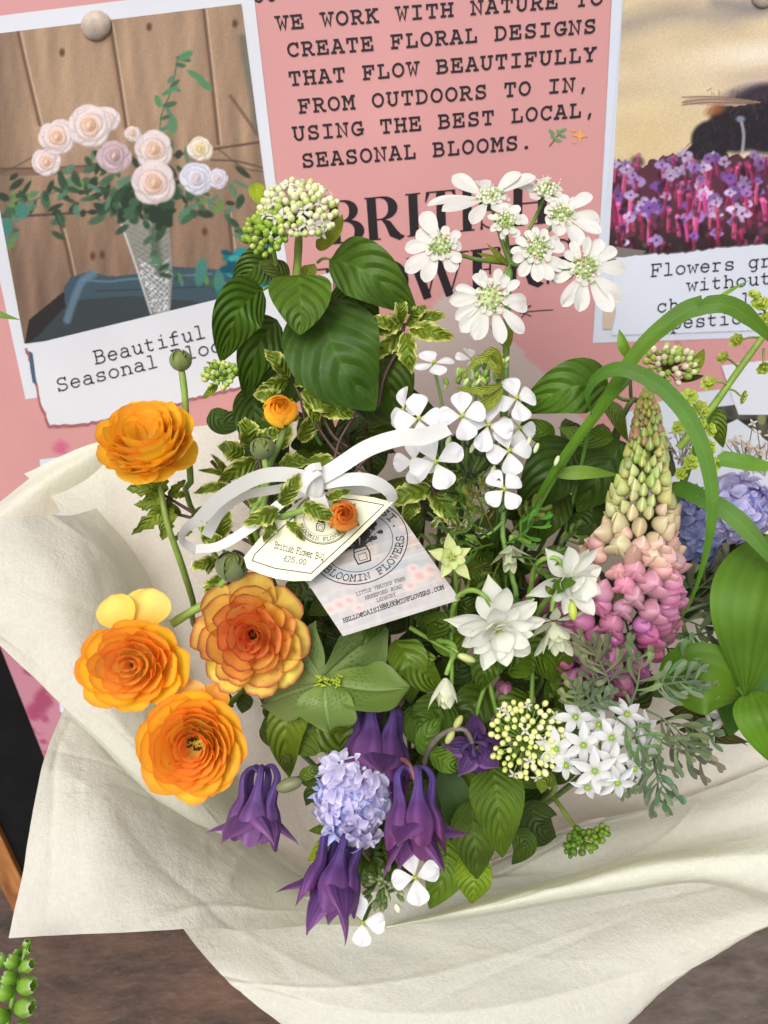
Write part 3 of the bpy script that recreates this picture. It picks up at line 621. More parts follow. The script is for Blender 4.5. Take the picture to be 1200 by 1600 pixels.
def stroke_band(pts, w, ext=True):
    "variable width band around a polyline in 2-D; w scalar or list"
    p = np.array([q[:2] for q in pts], float); n = len(p); ww = np.broadcast_to(np.asarray(w, float), (n,)) / 2
    if n < 2: return None
    cl = np.allclose(p[0], p[-1])
    d = nrm(np.diff(p, axis=0)); t = np.vstack([d[:1], nrm(d[:-1] + d[1:]) if n > 2 else np.zeros((0, 2)), d[-1:]])
    if cl: t[0] = t[-1] = nrm(d[0] + d[-1])
    nn = np.stack([-t[:, 1], t[:, 0]], 1)
    k = np.ones(n)
    if n > 2: k[1:-1] = 1 / np.clip(np.sum(nn[1:-1] * np.stack([-d[:-1, 1], d[:-1, 0]], 1), 1), 0.55, 1)
    e = np.zeros((n, 2))
    if not cl and ext: e[0] = -t[0] * ww[0] * 0.9; e[-1] = t[-1] * ww[-1] * 0.9
    return p + e + nn * (ww * k)[:, None], p + e - nn * (ww * k)[:, None]

def text_line(thing, name, txt, p0, p1, h, w, mapper, mat, upv, glyphs=TY, pitch=None, lift0=0.0, step=2e-6, adv=None, label=None):
    """letters laid along the baseline p0 -> p1; h cap height, upv(x, y) up direction"""
    V, F = [], []; n = len(txt); tot = (adv or 14.4); p0 = np.array(p0, float); p1 = np.array(p1, float)
    L = tot * (n - 1) + 12; k = 0
    for i, ch in enumerate(txt):
        for st_ in glyphs.get(ch, []):
            bd = stroke_band(st_, w)
            if bd is None: continue
            a, b = bd; base = len(V); m = len(a)
            for q in np.vstack([a, b]):
                t = (i * tot + q[0]) / L; bp = p0 + (p1 - p0) * t; up = upv(bp[0], bp[1])
                V.append(mapper(bp[0] + up[0] * q[1] * h / 12, bp[1] + up[1] * q[1] * h / 12, lift0 + k * step))
            for j in range(m - 1): F.append((base + j, base + m + j, base + m + j + 1, base + j + 1))
            k += 1
    return thing.part(name, V, F, mat, smooth=False, label=label)
def sup(x, y):
    a = math.radians(8.1 - 12.1 * (x - 400) / 545.0); return (-math.sin(a), -math.cos(a))
SM = lambda x, y, l: S(x, y, l)
for (t, a, b) in (("CUT GARDEN FLOWERS IN", (398, 3), (948, -36)), ("WE WORK WITH NATURE TO", (433, 46), (941, 6)), ("CREATE FLORAL DESIGNS", (450, 88), (930, 50)), ("THAT FLOW BEAUTIFULLY", (453, 133), (930, 94)),
                  ("FROM OUTDOORS TO IN,", (468, 176), (920, 140)), ("USING THE BEST LOCAL,", (459, 219), (930, 180)), ("SEASONAL BLOOMS.", (473, 261), (831, 231))):
    if t.startswith("CUT"): continue
    text_line(sign, 'lettering', t, a, b, 19.5, 2.3, SM, M_ink, sup, adv=15.6, lift0=0.0004)
text_line(sign, 'lettering', "OU", (397, 3), (432, 0), 19.5, 2.3, SM, M_ink, sup, adv=15.6, lift0=0.0004)
su1 = lambda x, y: (-0.10 - 0.0, -1.0)
text_line(sign, 'lettering', "Beautiful", (149, 569), (322, 527), 20, 1.35, SM, M_ink, lambda x, y: (-0.2, -0.98), adv=13.6, lift0=0.0016)
text_line(sign, 'lettering', "Seasonal Blooms", (90, 612), (388, 538), 19.5, 1.35, SM, M_ink, lambda x, y: (-0.2, -0.98), adv=13.6, lift0=0.0016)
for (t, a, b) in (("Flowers grown", (1017, 432), (1262, 411)), ("without", (1073, 455), (1205, 443)), ("chemicals or", (1026, 488), (1248, 470)), ("pesticides", (1048, 514), (1235, 499))):
    text_line(sign, 'lettering', t, a, b, 18.5, 1.5, SM, M_ink, lambda x, y: (0.03, -1.0), adv=13.6, lift0=0.0016)

# -- high contrast display lettering BRITISH FLOWERS, built from thick stems and hairlines (box height 66)
def vstem(x, y0=0, y1=66, w=12.5): return ([(x, y0), (x, y1)], w)
def hair(x0, y0, x1, y1, w=2.2): return ([(x0, y0), (x1, y1)], w)
def bowl(cx, cy, rx, ry, a0, a1, thick=13, n=18):
    q = arc(cx, cy, rx, ry, a0, a1, n); return (q, [2.2 + (thick - 2.2) * abs(math.cos(math.radians(a))) ** 1.6 for a in np.linspace(a0, a1, n)])
DG = {
'B': (52, [vstem(9), hair(0, 65, 22, 65), hair(0, 1, 22, 1), bowl(20, 49.5, 16, 15.5, 90, -90, 12), bowl(22, 17.5, 20, 16.5, 90, -90, 13.5)]),
'R': (54, [vstem(9), hair(0, 65, 22, 65), hair(0, 1, 19, 1), bowl(20, 48, 18, 17, 90, -90, 13), ([(22, 31), (30, 24), (37, 8), (46, 1), (52, 2)], [2.2, 9, 13, 9, 2]), hair(9, 31, 24, 31)]),
'I': (28, [vstem(12), hair(2, 65, 22, 65), hair(2, 1, 22, 1)]),
'T': (46, [vstem(22), hair(2, 65, 42, 65), ([(1, 50), (3, 58), (5, 65)], [1.2, 3.5, 5]), ([(43, 50), (41, 58), (39, 65)], [1.2, 3.5, 5]), hair(13, 1, 31, 1)]),
'S': (42, [(arc(18, 49, 15, 16, 35, 265, 14) + arc(20, 17, 17, 16, 85, -150, 14), [2.2, 2.4, 2.6, 3, 3.5, 5, 6.5, 7.5, 8, 8.5, 9.5, 10.5, 11.5, 12] + [13, 13, 12.5, 12, 11, 9.5, 8, 6.5, 5, 3.5, 2.6, 2.4, 2.2, 2]), ([(31, 66), (31, 50)], [4, 1.5]), ([(4, 0), (4, 16)], [4, 1.5])]),
'H': (60, [vstem(12), vstem(46), hair(12, 34, 46, 34), hair(2, 65, 22, 65), hair(2, 1, 22, 1), hair(36, 65, 56, 65), hair(36, 1, 56, 1)]),
'F': (44, [vstem(9), hair(0, 65, 38, 65), ([(38, 65), (37, 50)], [5, 1.2]), hair(9, 34, 26, 34), ([(26, 42), (26, 26)], 2.5), hair(0, 1, 20, 1)]),
'L': (44, [vstem(9), hair(0, 65, 20, 65), hair(0, 1, 38, 1), ([(38, 1), (39, 18)], [5, 1.2])]),
'O': (58, [bowl(27, 33, 22, 32.5, 0, 360, 13, 32)]),
'W': (80, [([(4, 65), (22, 1)], 11), hair(22, 1, 36, 60), ([(34, 65), (52, 1)], 11), hair(52, 1, 70, 65), hair(-4, 65, 14, 65), hair(26, 65, 44, 65), hair(62, 65, 78, 65)]),
'E': (46, [vstem(9), hair(0, 65, 38, 65), ([(38, 65), (37, 50)], [5, 1.2]), hair(9, 34, 26, 34), ([(26, 42), (26, 26)], 2.5), hair(0, 1, 40, 1), ([(40, 1), (41, 18)], [5, 1.2])]),
}
def display_word(word, p0, p1, h):
    tot = sum(DG[c][0] for c in word); V, F = [], []; x = 0; k = 0; p0 = np.array(p0, float); p1 = np.array(p1, float)
    for c in word:
        for (pts, w) in DG[c][1]:
            a, b = stroke_band(pts, w, False); base = len(V); m = len(a)
            for q in np.vstack([a, b]):
                t = (x + q[0]) / tot; bp = p0 + (p1 - p0) * t; up = sup(*bp); V.append(S(bp[0] + up[0] * q[1] * h / 66, bp[1] + up[1] * q[1] * h / 66, 0.0004 + k * 2e-6))
            for j in range(m - 1): F.append((base + j, base + m + j, base + m + j + 1, base + j + 1))
            k += 1
        x += DG[c][0]
    sign.part('lettering', V, F, M_ink, smooth=False)
display_word("BRITISH", (516, 382), (862, 348), 67)
display_word("FLOWERS", (474, 492), (900, 438), 68)
# little sprig and sparkle printed after the text, and the thin arrow sprig under the title
def ptile(name, pts, col): flat(sign, name, pts, col, 0.0005)
V, F = [], []
def pstroke(name, pts, w, col, lift=0.0005):
    a, b = stroke_band(catmull(pts, 10), w); q = np.vstack([a, b]); V = S(q[:, 0], q[:, 1], lift); m = len(a)
    sign.part(name, V, [(j, m + j, m + j + 1, j + 1) for j in range(m - 1)], M_print, np.tile(lin(col), (len(V), 1)), smooth=False)
pstroke('sprig_print', [(859, 228), (865, 220), (876, 206), (882, 201)], 2, (120, 90, 60))
for (x, y, a) in ((865, 214, 150), (873, 207, 120), (872, 219, -10), (879, 212, -20), (862, 206, 140), (880, 203, 20)):
    c, s_ = math.cos(math.radians(a)), math.sin(math.radians(a)); flat(sign, 'sprig_print', [(x + 6 * c * math.cos(t) - 2.4 * s_ * math.sin(t), y - 6 * s_ * math.cos(t) - 2.4 * c * math.sin(t)) for t in np.linspace(0, 2 * math.pi, 10, endpoint=False)], (96, 152, 100), 0.0006)
def sparkle(x, y, r, l): flat(sign, 'sparkle_print', [(x + (r if k % 2 == 0 else r * .3) * math.cos(math.radians(45 * k + 4)), y + (r if k % 2 == 0 else r * .3) * math.sin(math.radians(45 * k + 4))) for k in range(8)], (226, 160, 84), l)
sparkle(906, 212, 13, .0005); sparkle(896, 204, 5, .0007); sparkle(897, 222, 4, .0006)
pstroke('arrow_print', [(812, 489), (835, 486), (864, 484)], 1.4, (40, 34, 38)); pstroke('arrow_print', [(818, 488), (826, 479), (829, 478)], 2.2, (40, 34, 38), .0006); pstroke('arrow_print', [(818, 489), (830, 494)], 1.4, (40, 34, 38), .0007); pstroke('arrow_print', [(816, 496), (822, 482)], 1.6, (40, 34, 38), .0008)

def pin(x, y, r, label):
    c = S(np.array(x), np.array(y), 0.0013); rr_ = r * 0.62 / FPX * 0.92
    th = np.linspace(math.pi / 2, 0.02, 8); ph = np.linspace(0, 2 * math.pi, 28, endpoint=False); T, Q = np.meshgrid(th, ph, indexing='ij')
    V = S(x + r * np.sin(T) * np.cos(Q), y + r * np.sin(T) * np.sin(Q), 0.0013) + (rr_ * 0.35 * np.cos(T))[..., None] * SN
    p = Part().grid(V - c, (1, 1, 1), True); single('dome_pin', label, 'pin', p.mesh('dome_pin', M_pin), c)
pin(150, 40, 24, 'brass coloured dome pin at the top of the rose photograph')
pin(1191, -4, 17, 'half hidden dome pin at the top of the bee photograph')

# ground
gx = np.linspace(-1.6, 2.0, 90); gy = np.linspace(-1.3, 1.9, 80); GX, GY = np.meshgrid(gx, gy)
GV = np.stack([GX, GY, 0.0016 * noise3(np.stack([GX, GY, GX * 0], -1), 3.0, 2)], -1)
gp = Part().grid(GV, (1, 1, 1)); g = bpy.data.objects.new('ground', gp.mesh('ground', M_ground)); COL.objects.link(g); g.location = (0, 0, GZ - 0.002); g['kind'] = 'structure'

# ------------------------------------------------------------ tissue paper wrapping
def sheet(label, net, n=70, m=70, crump=0.0022, creases=8, seed=0, depthfix=0.0):
    crump = crump * 0.72
    net = np.array(net, float); A = np.stack([catmull(r, m) for r in net]); G = np.stack([catmull(A[:, j], n) for j in range(m)], 1)
    W = Pn(G); du = np.gradient(W, axis=1); dv = np.gradient(W, axis=0); N = nrm(np.cross(du, dv))
    if N[..., :].mean((0, 1)) @ BZ < 0: N = -N
    v, u = np.meshgrid(np.linspace(0, 1, n), np.linspace(0, 1, m), indexing='ij'); q = random.Random(seed); D = np.zeros_like(u)
    for k in range(creases):
        a = q.uniform(0, math.pi); cx, cy = q.random(), q.random(); dd = (u - cx) * math.cos(a) + (v - cy) * math.sin(a) + 0.03 * np.sin(5 * (u - v) + k)
        al = (u - cx) * -math.sin(a) + (v - cy) * math.cos(a)
        D += q.choice((-1, 1)) * crump * q.uniform(.4, 1.3) * np.exp(-np.abs(dd) / q.uniform(.008, .035)) * np.exp(-(al / q.uniform(.25, .6)) ** 2)
    for sc_, am in ((.13, 1.5), (.05, .75), (.028, .34)):       # faceted crumples with sharp ridges
        X2 = (W - W[0, 0]) + 0.012 * np.stack([noise3(W, 14, seed + 3), noise3(W, 14, seed + 4), noise3(W, 14, seed + 5)], -1); rs = np.random.RandomState(seed + int(sc_ * 999)); lo_, hi_ = X2.reshape(-1, 3).min(0), X2.reshape(-1, 3).max(0)
        K = int(np.clip(((hi_ - lo_)[0] * (hi_ - lo_).max()) / sc_ ** 2 * 2.2, 8, 170)); sd_ = X2.reshape(-1, 3)[rs.randint(0, n * m, K)]; dm = np.full(D.shape, 9.0)
        for p_ in sd_: dm = np.minimum(dm, np.linalg.norm(X2 - p_, axis=-1))
        D += crump * am * (np.minimum(dm / sc_, 1.2) - .4) * 1.6
    D += crump * 0.45 * noise3(W, 9, seed) + crump * 0.15 * noise3(W, 30, seed + 1)
    W = W + N * D[..., None]; c = W.reshape(-1, 3).mean(0)
    me = Part().grid(W - c, (1, 1, 1)).mesh('tissue_paper', M_tissue)
    o = single('tissue_paper', label, 'wrapping paper', me, c, 'cream tissue sheets wrapped round the bouquet')
    return o
sheet('wide inner tissue sheet rising behind all the flowers, its upper edge against the pink sign',
 [[(40, 742, .585), (150, 693, .59), (300, 667, .60), (480, 662, .61), (640, 740, .62), (840, 780, .62), (1040, 770, .60), (1260, 800, .58)],
  [(95, 800, .565), (200, 790, .585), (330, 800, .60), (480, 810, .63), (640, 850, .64), (840, 880, .64), (1040, 880, .61), (1260, 900, .57)],
  [(150, 930, .565), (250, 930, .59), (370, 950, .61), (480, 960, .65), (640, 980, .67), (840, 990, .66), (1040, 990, .60), (1260, 1010, .55)],
  [(210, 1100, .575), (290, 1100, .59), (390, 1120, .61), (500, 1120, .66), (640, 1120, .68), (840, 1120, .66), (1040, 1120, .59), (1260, 1110, .54)],
  [(290, 1260, .57), (360, 1260, .59), (430, 1280, .61), (520, 1290, .65), (640, 1290, .68), (840, 1280, .64), (1040, 1230, .57), (1260, 1180, .53)],
  [(400, 1420, .575), (440, 1430, .59), (500, 1440, .61), (560, 1450, .62), (680, 1440, .63), (840, 1400, .60), (1040, 1320, .555), (1260, 1250, .52)]], 110, 150, 0.0020, 16, 3)
sheet('narrow tissue fold at the upper left edge below the rose caption',
 [[(-90, 850, .575), (0, 783, .575), (62, 735, .577), (150, 694, .585), (240, 668, .61)],
  [(-90, 880, .56), (5, 800, .56), (75, 752, .565), (165, 712, .585), (260, 690, .625)],
  [(-90, 930, .565), (25, 830, .565), (100, 800, .58), (200, 770, .61), (280, 740, .64)]], 24, 50, 0.001, 3, 7)
sheet('pale tissue flap curling over on the left, behind the orange flowers',
 [[(-120, 800, .50), (0, 809, .505), (48, 806, .515), (110, 803, .54), (165, 790, .59)],
  [(-110, 880, .48), (0, 880, .485), (90, 870, .50), (160, 860, .53), (215, 850, .60)],
  [(-90, 940, .475), (5, 968, .48), (110, 950, .49), (200, 940, .53), (260, 940, .60)],
  [(-30, 980, .475), (33, 1020, .478), (140, 1035, .487), (230, 1040, .53), (300, 1040, .60)],
  [(60, 1070, .48), (98, 1098, .482), (190, 1125, .49), (270, 1130, .53), (330, 1140, .595)],
  [(150, 1160, .50), (195, 1195, .495), (260, 1215, .505), (330, 1230, .54), (380, 1240, .59)],
  [(235, 1250, .53), (280, 1290, .525), (340, 1310, .535), (400, 1330, .56), (440, 1340, .60)]], 110, 70, 0.0016, 9, 11)
sheet('large pale tissue corner at the lower left with a straight cut bottom edge',
 [[(106, 1095, .515), (170, 1130, .53), (250, 1200, .555), (330, 1260, .575), (440, 1330, .59)],
  [(78, 1160, .495), (160, 1190, .50), (260, 1250, .515), (350, 1300, .545), (480, 1365, .575)],
  [(58, 1225, .475), (160, 1250, .475), (270, 1300, .495), (380, 1345, .525), (520, 1400, .555)],
  [(36, 1345, .455), (155, 1350, .452), (280, 1370, .475), (410, 1400, .50), (560, 1430, .53)],
  [(13, 1466, .44), (150, 1459, .44), (290, 1453, .455), (420, 1448, .475), (600, 1449, .50)]], 100, 110, 0.0026, 14, 21)
sheet('broad tissue sheet hanging across the bottom over the dark slate',
 [[(250, 1395, .52), (500, 1400, .53), (800, 1370, .53), (1110, 1340, .53), (1290, 1320, .53)],
  [(290, 1455, .50), (520, 1480, .50), (800, 1450, .50), (1090, 1400, .51), (1280, 1370, .515)],
  [(348, 1525, .48), (560, 1545, .475), (800, 1520, .475), (1075, 1455, .49), (1270, 1395, .505)],
  [(400, 1575, .475), (620, 1620, .46), (830, 1600, .455), (1063, 1512, .48), (1255, 1422, .50)],
  [(455, 1615, .475), (640, 1700, .455), (880, 1710, .445), (1000, 1585, .475), (1100, 1490, .50)]], 100, 120, 0.0019, 12, 31)
sheet('cream tissue sheet crossing the lower right below the white star flowers',
 [[(735, 1352, .56), (880, 1293, .56), (1000, 1266, .55), (1100, 1235, .54), (1240, 1180, .53)],
  [(680, 1395, .55), (850, 1330, .54), (1000, 1300, .53), (1100, 1275, .52), (1240, 1240, .51)],
  [(620, 1430, .54), (830, 1385, .53), (980, 1348, .52), (1110, 1325, .51), (1240, 1310, .50)],
  [(580, 1452, .53), (800, 1410, .525), (960, 1375, .52), (1110, 1365, .51), (1240, 1370, .50)]], 60, 110, 0.0015, 9, 41)
sheet('rolled rim of tissue running right from the lowest white flower',
 [[(590, 1447, .515), (750, 1405, .495), (975, 1341, .485), (1100, 1320, .48), (1240, 1298, .475)],
  [(600, 1449, .505), (750, 1414, .475), (985, 1357, .465), (1110, 1340, .462), (1240, 1340, .460)],
  [(610, 1450, .505), (760, 1425, .475), (1000, 1383, .465), (1115, 1375, .462), (1240, 1400, .465)],
  [(620, 1450, .515), (760, 1430, .50), (1000, 1391, .49), (1115, 1384, .49), (1240, 1425, .49)]], 40, 110, 0.0009, 5, 51)
# ------------------------------------------------------------ plant builders
BIND = P(640, 1330, 0.80)        # where the stems are gathered, far below the heads

def px(d): return d / FPX
def dirw(n): n = nrm(n); return n[0] * RX + n[1] * UY + n[2] * BZ
class Head:
    "local frame in photo pixels at a flower head; z is the way the flower faces (camera axes right, up, toward viewer)"
    def __init__(s, x, y, d, n=(0, 0, 1), spin=0.0):
        s.x, s.y, s.d = x, y, d; s.c = P(x, y, d); s.s = px(d); z = dirw(n)
        a = RX - z * (RX @ z); a = nrm(a); b = np.cross(z, a); k = math.radians(spin)
        s.B = np.stack([math.cos(k) * a + math.sin(k) * b, -math.sin(k) * a + math.cos(k) * b, z], 0)
    def __call__(s, L): return s.c + s.s * (np.asarray(L, float) @ s.B)
    def M(s, pos=(0, 0, 0), R=None, sc=1.0):
        "4x4 placing a mesh modelled in pixels"
        A = s.B.T * s.s
        if R is not None: A = A @ np.asarray(R)
        m = np.eye(4); m[:3, :3] = A * sc; m[:3, 3] = s(np.array(pos, float)); return m
def rotz(a): c, w = math.cos(a), math.sin(a); return np.array([[c, -w, 0], [w, c, 0], [0, 0, 1]])
def rotx(a): c, w = math.cos(a), math.sin(a); return np.array([[1, 0, 0], [0, c, -w], [0, w, c]])
def roty(a): c, w = math.cos(a), math.sin(a); return np.array([[c, 0, w], [0, 1, 0], [-w, 0, c]])

def mixc(a, b, t): t = np.clip(np.asarray(t, float), 0, 1)[..., None]; return np.asarray(a, float) * (1 - t) + np.asarray(b, float) * t

PROF = {
 'ovate': lambda t: np.sin(np.pi * np.clip(t, 0, 1) ** 0.72) ** 0.85,
 'lance': lambda t: np.sin(np.pi * t ** 0.8) ** 1.0,
 'heart': lambda t: np.sin(np.pi * t ** 0.52) ** 0.75,
 'obov': lambda t: np.sin(np.pi * t ** 1.9) ** 0.6 * 0.97 + 0.03 + 0.12 * (1 - t) * t,
 'round': lambda t: np.sin(np.pi * t ** 1.25) ** 0.55,
 'blade': lambda t: np.minimum(1, (t * 6 + .35)) * np.clip((1 - t) * 2.4, 0, 1) ** 0.8,
 'band': lambda t: np.ones_like(t),
 'point': lambda t: (np.sin(np.pi * np.clip(t, 0, 1) ** 0.82) ** 1.0) * (1 - 0.35 * t ** 3),
}
def petal(L, W, prof='obov', n=12, m=9, bend=0.0, bend1=0.0, cup=0.0, ruffle=0.0, notch=0.0, seed=0, twist=0.0, rufk=2.5):
    "petal from origin along +y, facing +z, in local units; angles in radians of elevation change"
    t, s = np.meshgrid(np.linspace(0, 1, n), np.linspace(-1, 1, m), indexing='ij'); q = random.Random(seed)
    w = PROF[prof](t) * W / 2; w[-1] = np.maximum(w[-1], W * 0.02); w[0] = np.maximum(w[0], W * 0.04)
    th = bend * t[:, 0] + bend1 * t[:, 0] ** 2
    ds = L / (n - 1); y = np.concatenate([[0], np.cumsum(np.cos(th[:-1]) * ds)]); z = np.concatenate([[0], np.cumsum(np.sin(th[:-1]) * ds)])
    ny, nz = -np.sin(th), np.cos(th)
    wr_ = np.clip(w / (W / 2), 0, 1); h = cup * np.abs(s) ** 2 * w + wr_ * (ruffle * np.sin(s * rufk * 2 + q.uniform(0, 6)) * t ** 2 + ruffle * 0.6 * np.sin(s * 5.1 + t * 4 + q.uniform(0, 6)) * t)
    X = s * w; Y = y[:, None] + ny[:, None] * h - notch * L * np.exp(-(s / 0.3) ** 2) * (t > 0.6) * (t - 0.6) / 0.4; Zz = z[:, None] + nz[:, None] * h
    if twist: c_, s_ = np.cos(twist * t), np.sin(twist * t); X, Zz = X * c_ - Zz * s_ * 0, Zz + X * s_
    return np.stack([X, Y, Zz], -1), t, s

def side_dirs(W, roll=0.0):
    T = nrm(np.gradient(W, axis=0)); view = nrm(CO - W); side = np.cross(T, view)
    side = nrm(side)
    for i in range(1, len(side)):
        if side[i] @ side[i - 1] < 0: side[i:] *= -1
    N = np.cross(side, T)
    if (N * view).sum() < 0: N = -N
    r = np.broadcast_to(np.radians(np.interp(np.linspace(0, 1, len(W)), np.linspace(0, 1, len(roll)), roll) if isinstance(roll, (list, tuple)) else roll), (len(W),))
    c, s_ = np.cos(r)[:, None], np.sin(r)[:, None]
    return T, side * c + N * s_, N * c - side * s_

def leaf(th, pts, w, col=(58, 92, 36), mat=None, prof='ovate', fold=0.18, roll=0.0, n=22, m=11, wave=0.0, edge=None, serr=0.0, serk=9, name='leaf', parent=None, tipcol=None, arch=0.0, label=None, seed=None):
    "leaf following photo points (x, y, depth), w its full width in photo pixels"
    if mat is M_blade: col = (col[0] * 1.02, col[1] * .98, col[2] * .72)
    elif (mat in (None, M_leaf, M_leafs)): col = (min(255, col[0] * 1.16 + 3), col[1] * 1.0, col[2] * .62)
    sd = seed if seed is not None else int(abs(pts[0][0] * 7 + pts[-1][1] * 3)) % 9973
    q = random.Random(sd); W = catmull(Pn(pts), n); T, A, N = side_dirs(W, roll)
    s = np.linspace(-1, 1, m); t = np.linspace(0, 1, n); wd = PROF[prof](t) * w / 2 * px(pts[0][2])
    wd = np.maximum(wd, w * 0.012 * px(pts[0][2]))
    wl = wd[:, None] * np.ones(m)
    if serr: wl = wl * (1 - serr * (np.abs(((t * serk) % 1.0)) )[:, None] * (np.abs(s)[None] > 0.7))
    X = W[:, None, :] + A[:, None, :] * (s[None, :, None] * wl[..., None])
    hh = fold * np.abs(s)[None, :] * wl - arch * (s[None, :] ** 2) * wl + wave * wd.max() * np.sin(t[:, None] * q.uniform(7, 11) + np.sign(s)[None, :] * q.uniform(0, 3)) * (s[None, :] ** 2)
    hh = hh + 0.05 * wd.max() * np.sin(t * q.uniform(3, 6) + q.uniform(0, 6))[:, None]
    X = X + N[:, None, :] * hh[..., None]
    tt, ss = np.meshgrid(t, s, indexing='ij'); c = np.broadcast_to(lin(col), (n, m, 3)).copy()
    if tipcol is not None: c = mixc(c, lin(tipcol), tt ** 2)
    if edge is not None:
        ef = np.clip((np.abs(ss) - 0.58 + 0.16 * np.sin(tt * 23 + sd)) / 0.22, 0, 1); ef = np.maximum(ef, np.clip((tt - 0.86) / 0.08, 0, 1)); c = mixc(c, lin(edge), ef)
    c = c * (1 + 0.10 * np.sin(tt * 6 + sd))[..., None]
    return th.grid(name, X, mat or M_leaf, c, parent=parent, label=label)

def stem(th, pts, r0, r1=None, col=(96, 132, 60), n=26, m=8, name='stem', parent=None, col1=None, jit=0.0):
    W = catmull(Pn(pts) if not isinstance(pts, np.ndarray) else pts, n); rr_ = np.linspace(r0, r1 if r1 is not None else r0, n)
    rr_ = rr_ * px(pts[0][2] if not isinstance(pts, np.ndarray) else 0.45) * (1 + 0.05 * np.sin(np.linspace(0, 20, n)))
    V = tube(W, rr_, m); c = mixc(lin(col), lin(col1 or col), np.linspace(0, 1, n))[:, None, :] * np.ones((1, m, 1))
    return th.grid(name, V, M_stem, c, wrap=True, parent=parent)

def to_bind(x, y, d, k=2):
    "continuation of a stem from a photo point down to the gathering point"
    a = P(x, y, d); q = BIND - CO
    bx = 600 + FPX * (q @ RX) / (-(q @ BZ)); by = 800 - FPX * (q @ UY) / (-(q @ BZ)); bd = -(q @ BZ)
    return [(x + (bx - x) * f, y + (by - y) * f, d + (bd - d) * f ** 0.9) for f in (0.33, 0.7, 1.0)][:k + 1]

def blobs(items, n=6, m=8):
    "items: (centre world, (ra, rb, rl) metres, axis, colour)"
    p = Part()
    for (c, r, ax, col) in items: p.grid(ellgrid(c, r, ax, n, m), lin(col), True)
    return p

# ------------------------------------------------------------ ranunculus
def cup_petal(R, a0, da, zb, zr, n=12, m=11, seed=0, ruf=0.03, tilt=0.0, rec=0.0, bulge=0.0):
    q = random.Random(seed); t, s = np.meshgrid(np.linspace(0, 1, n), np.linspace(-1, 1, m), indexing='ij')
    ang = a0 + s * da * (0.35 + 0.65 * np.sin(np.pi * np.clip(0.12 + 0.5 * t, 0, 1)))
    jag = 0.016 * np.sin(s * 5 + q.uniform(0, 6)) + 0.008 * np.sin(s * 13 + q.uniform(0, 6))
    r = R * (t ** 0.7) * (1 + bulge * np.sin(np.pi * t)) * (1 - (0.30 * np.abs(s) ** 3.2) * t ** 2 + jag * t ** 3 + q.uniform(-.03, .03))
    z = zb + (zr - zb) * (t ** 1.7) * (1 - 0.28 * np.abs(s) ** 2.4 * t) + tilt * s * R * t - rec * R * np.clip(t - 0.75, 0, 1) ** 1.2 * 2.2
    z = z + R * ruf * np.sin(s * q.uniform(4, 7) + q.uniform(0, 6)) * t ** 2 + R * ruf * 0.5 * np.sin(s * 12 + t * 5 + q.uniform(0, 6)) * t ** 3
    return np.stack([r * np.cos(ang), r * np.sin(ang), z], -1), t, s

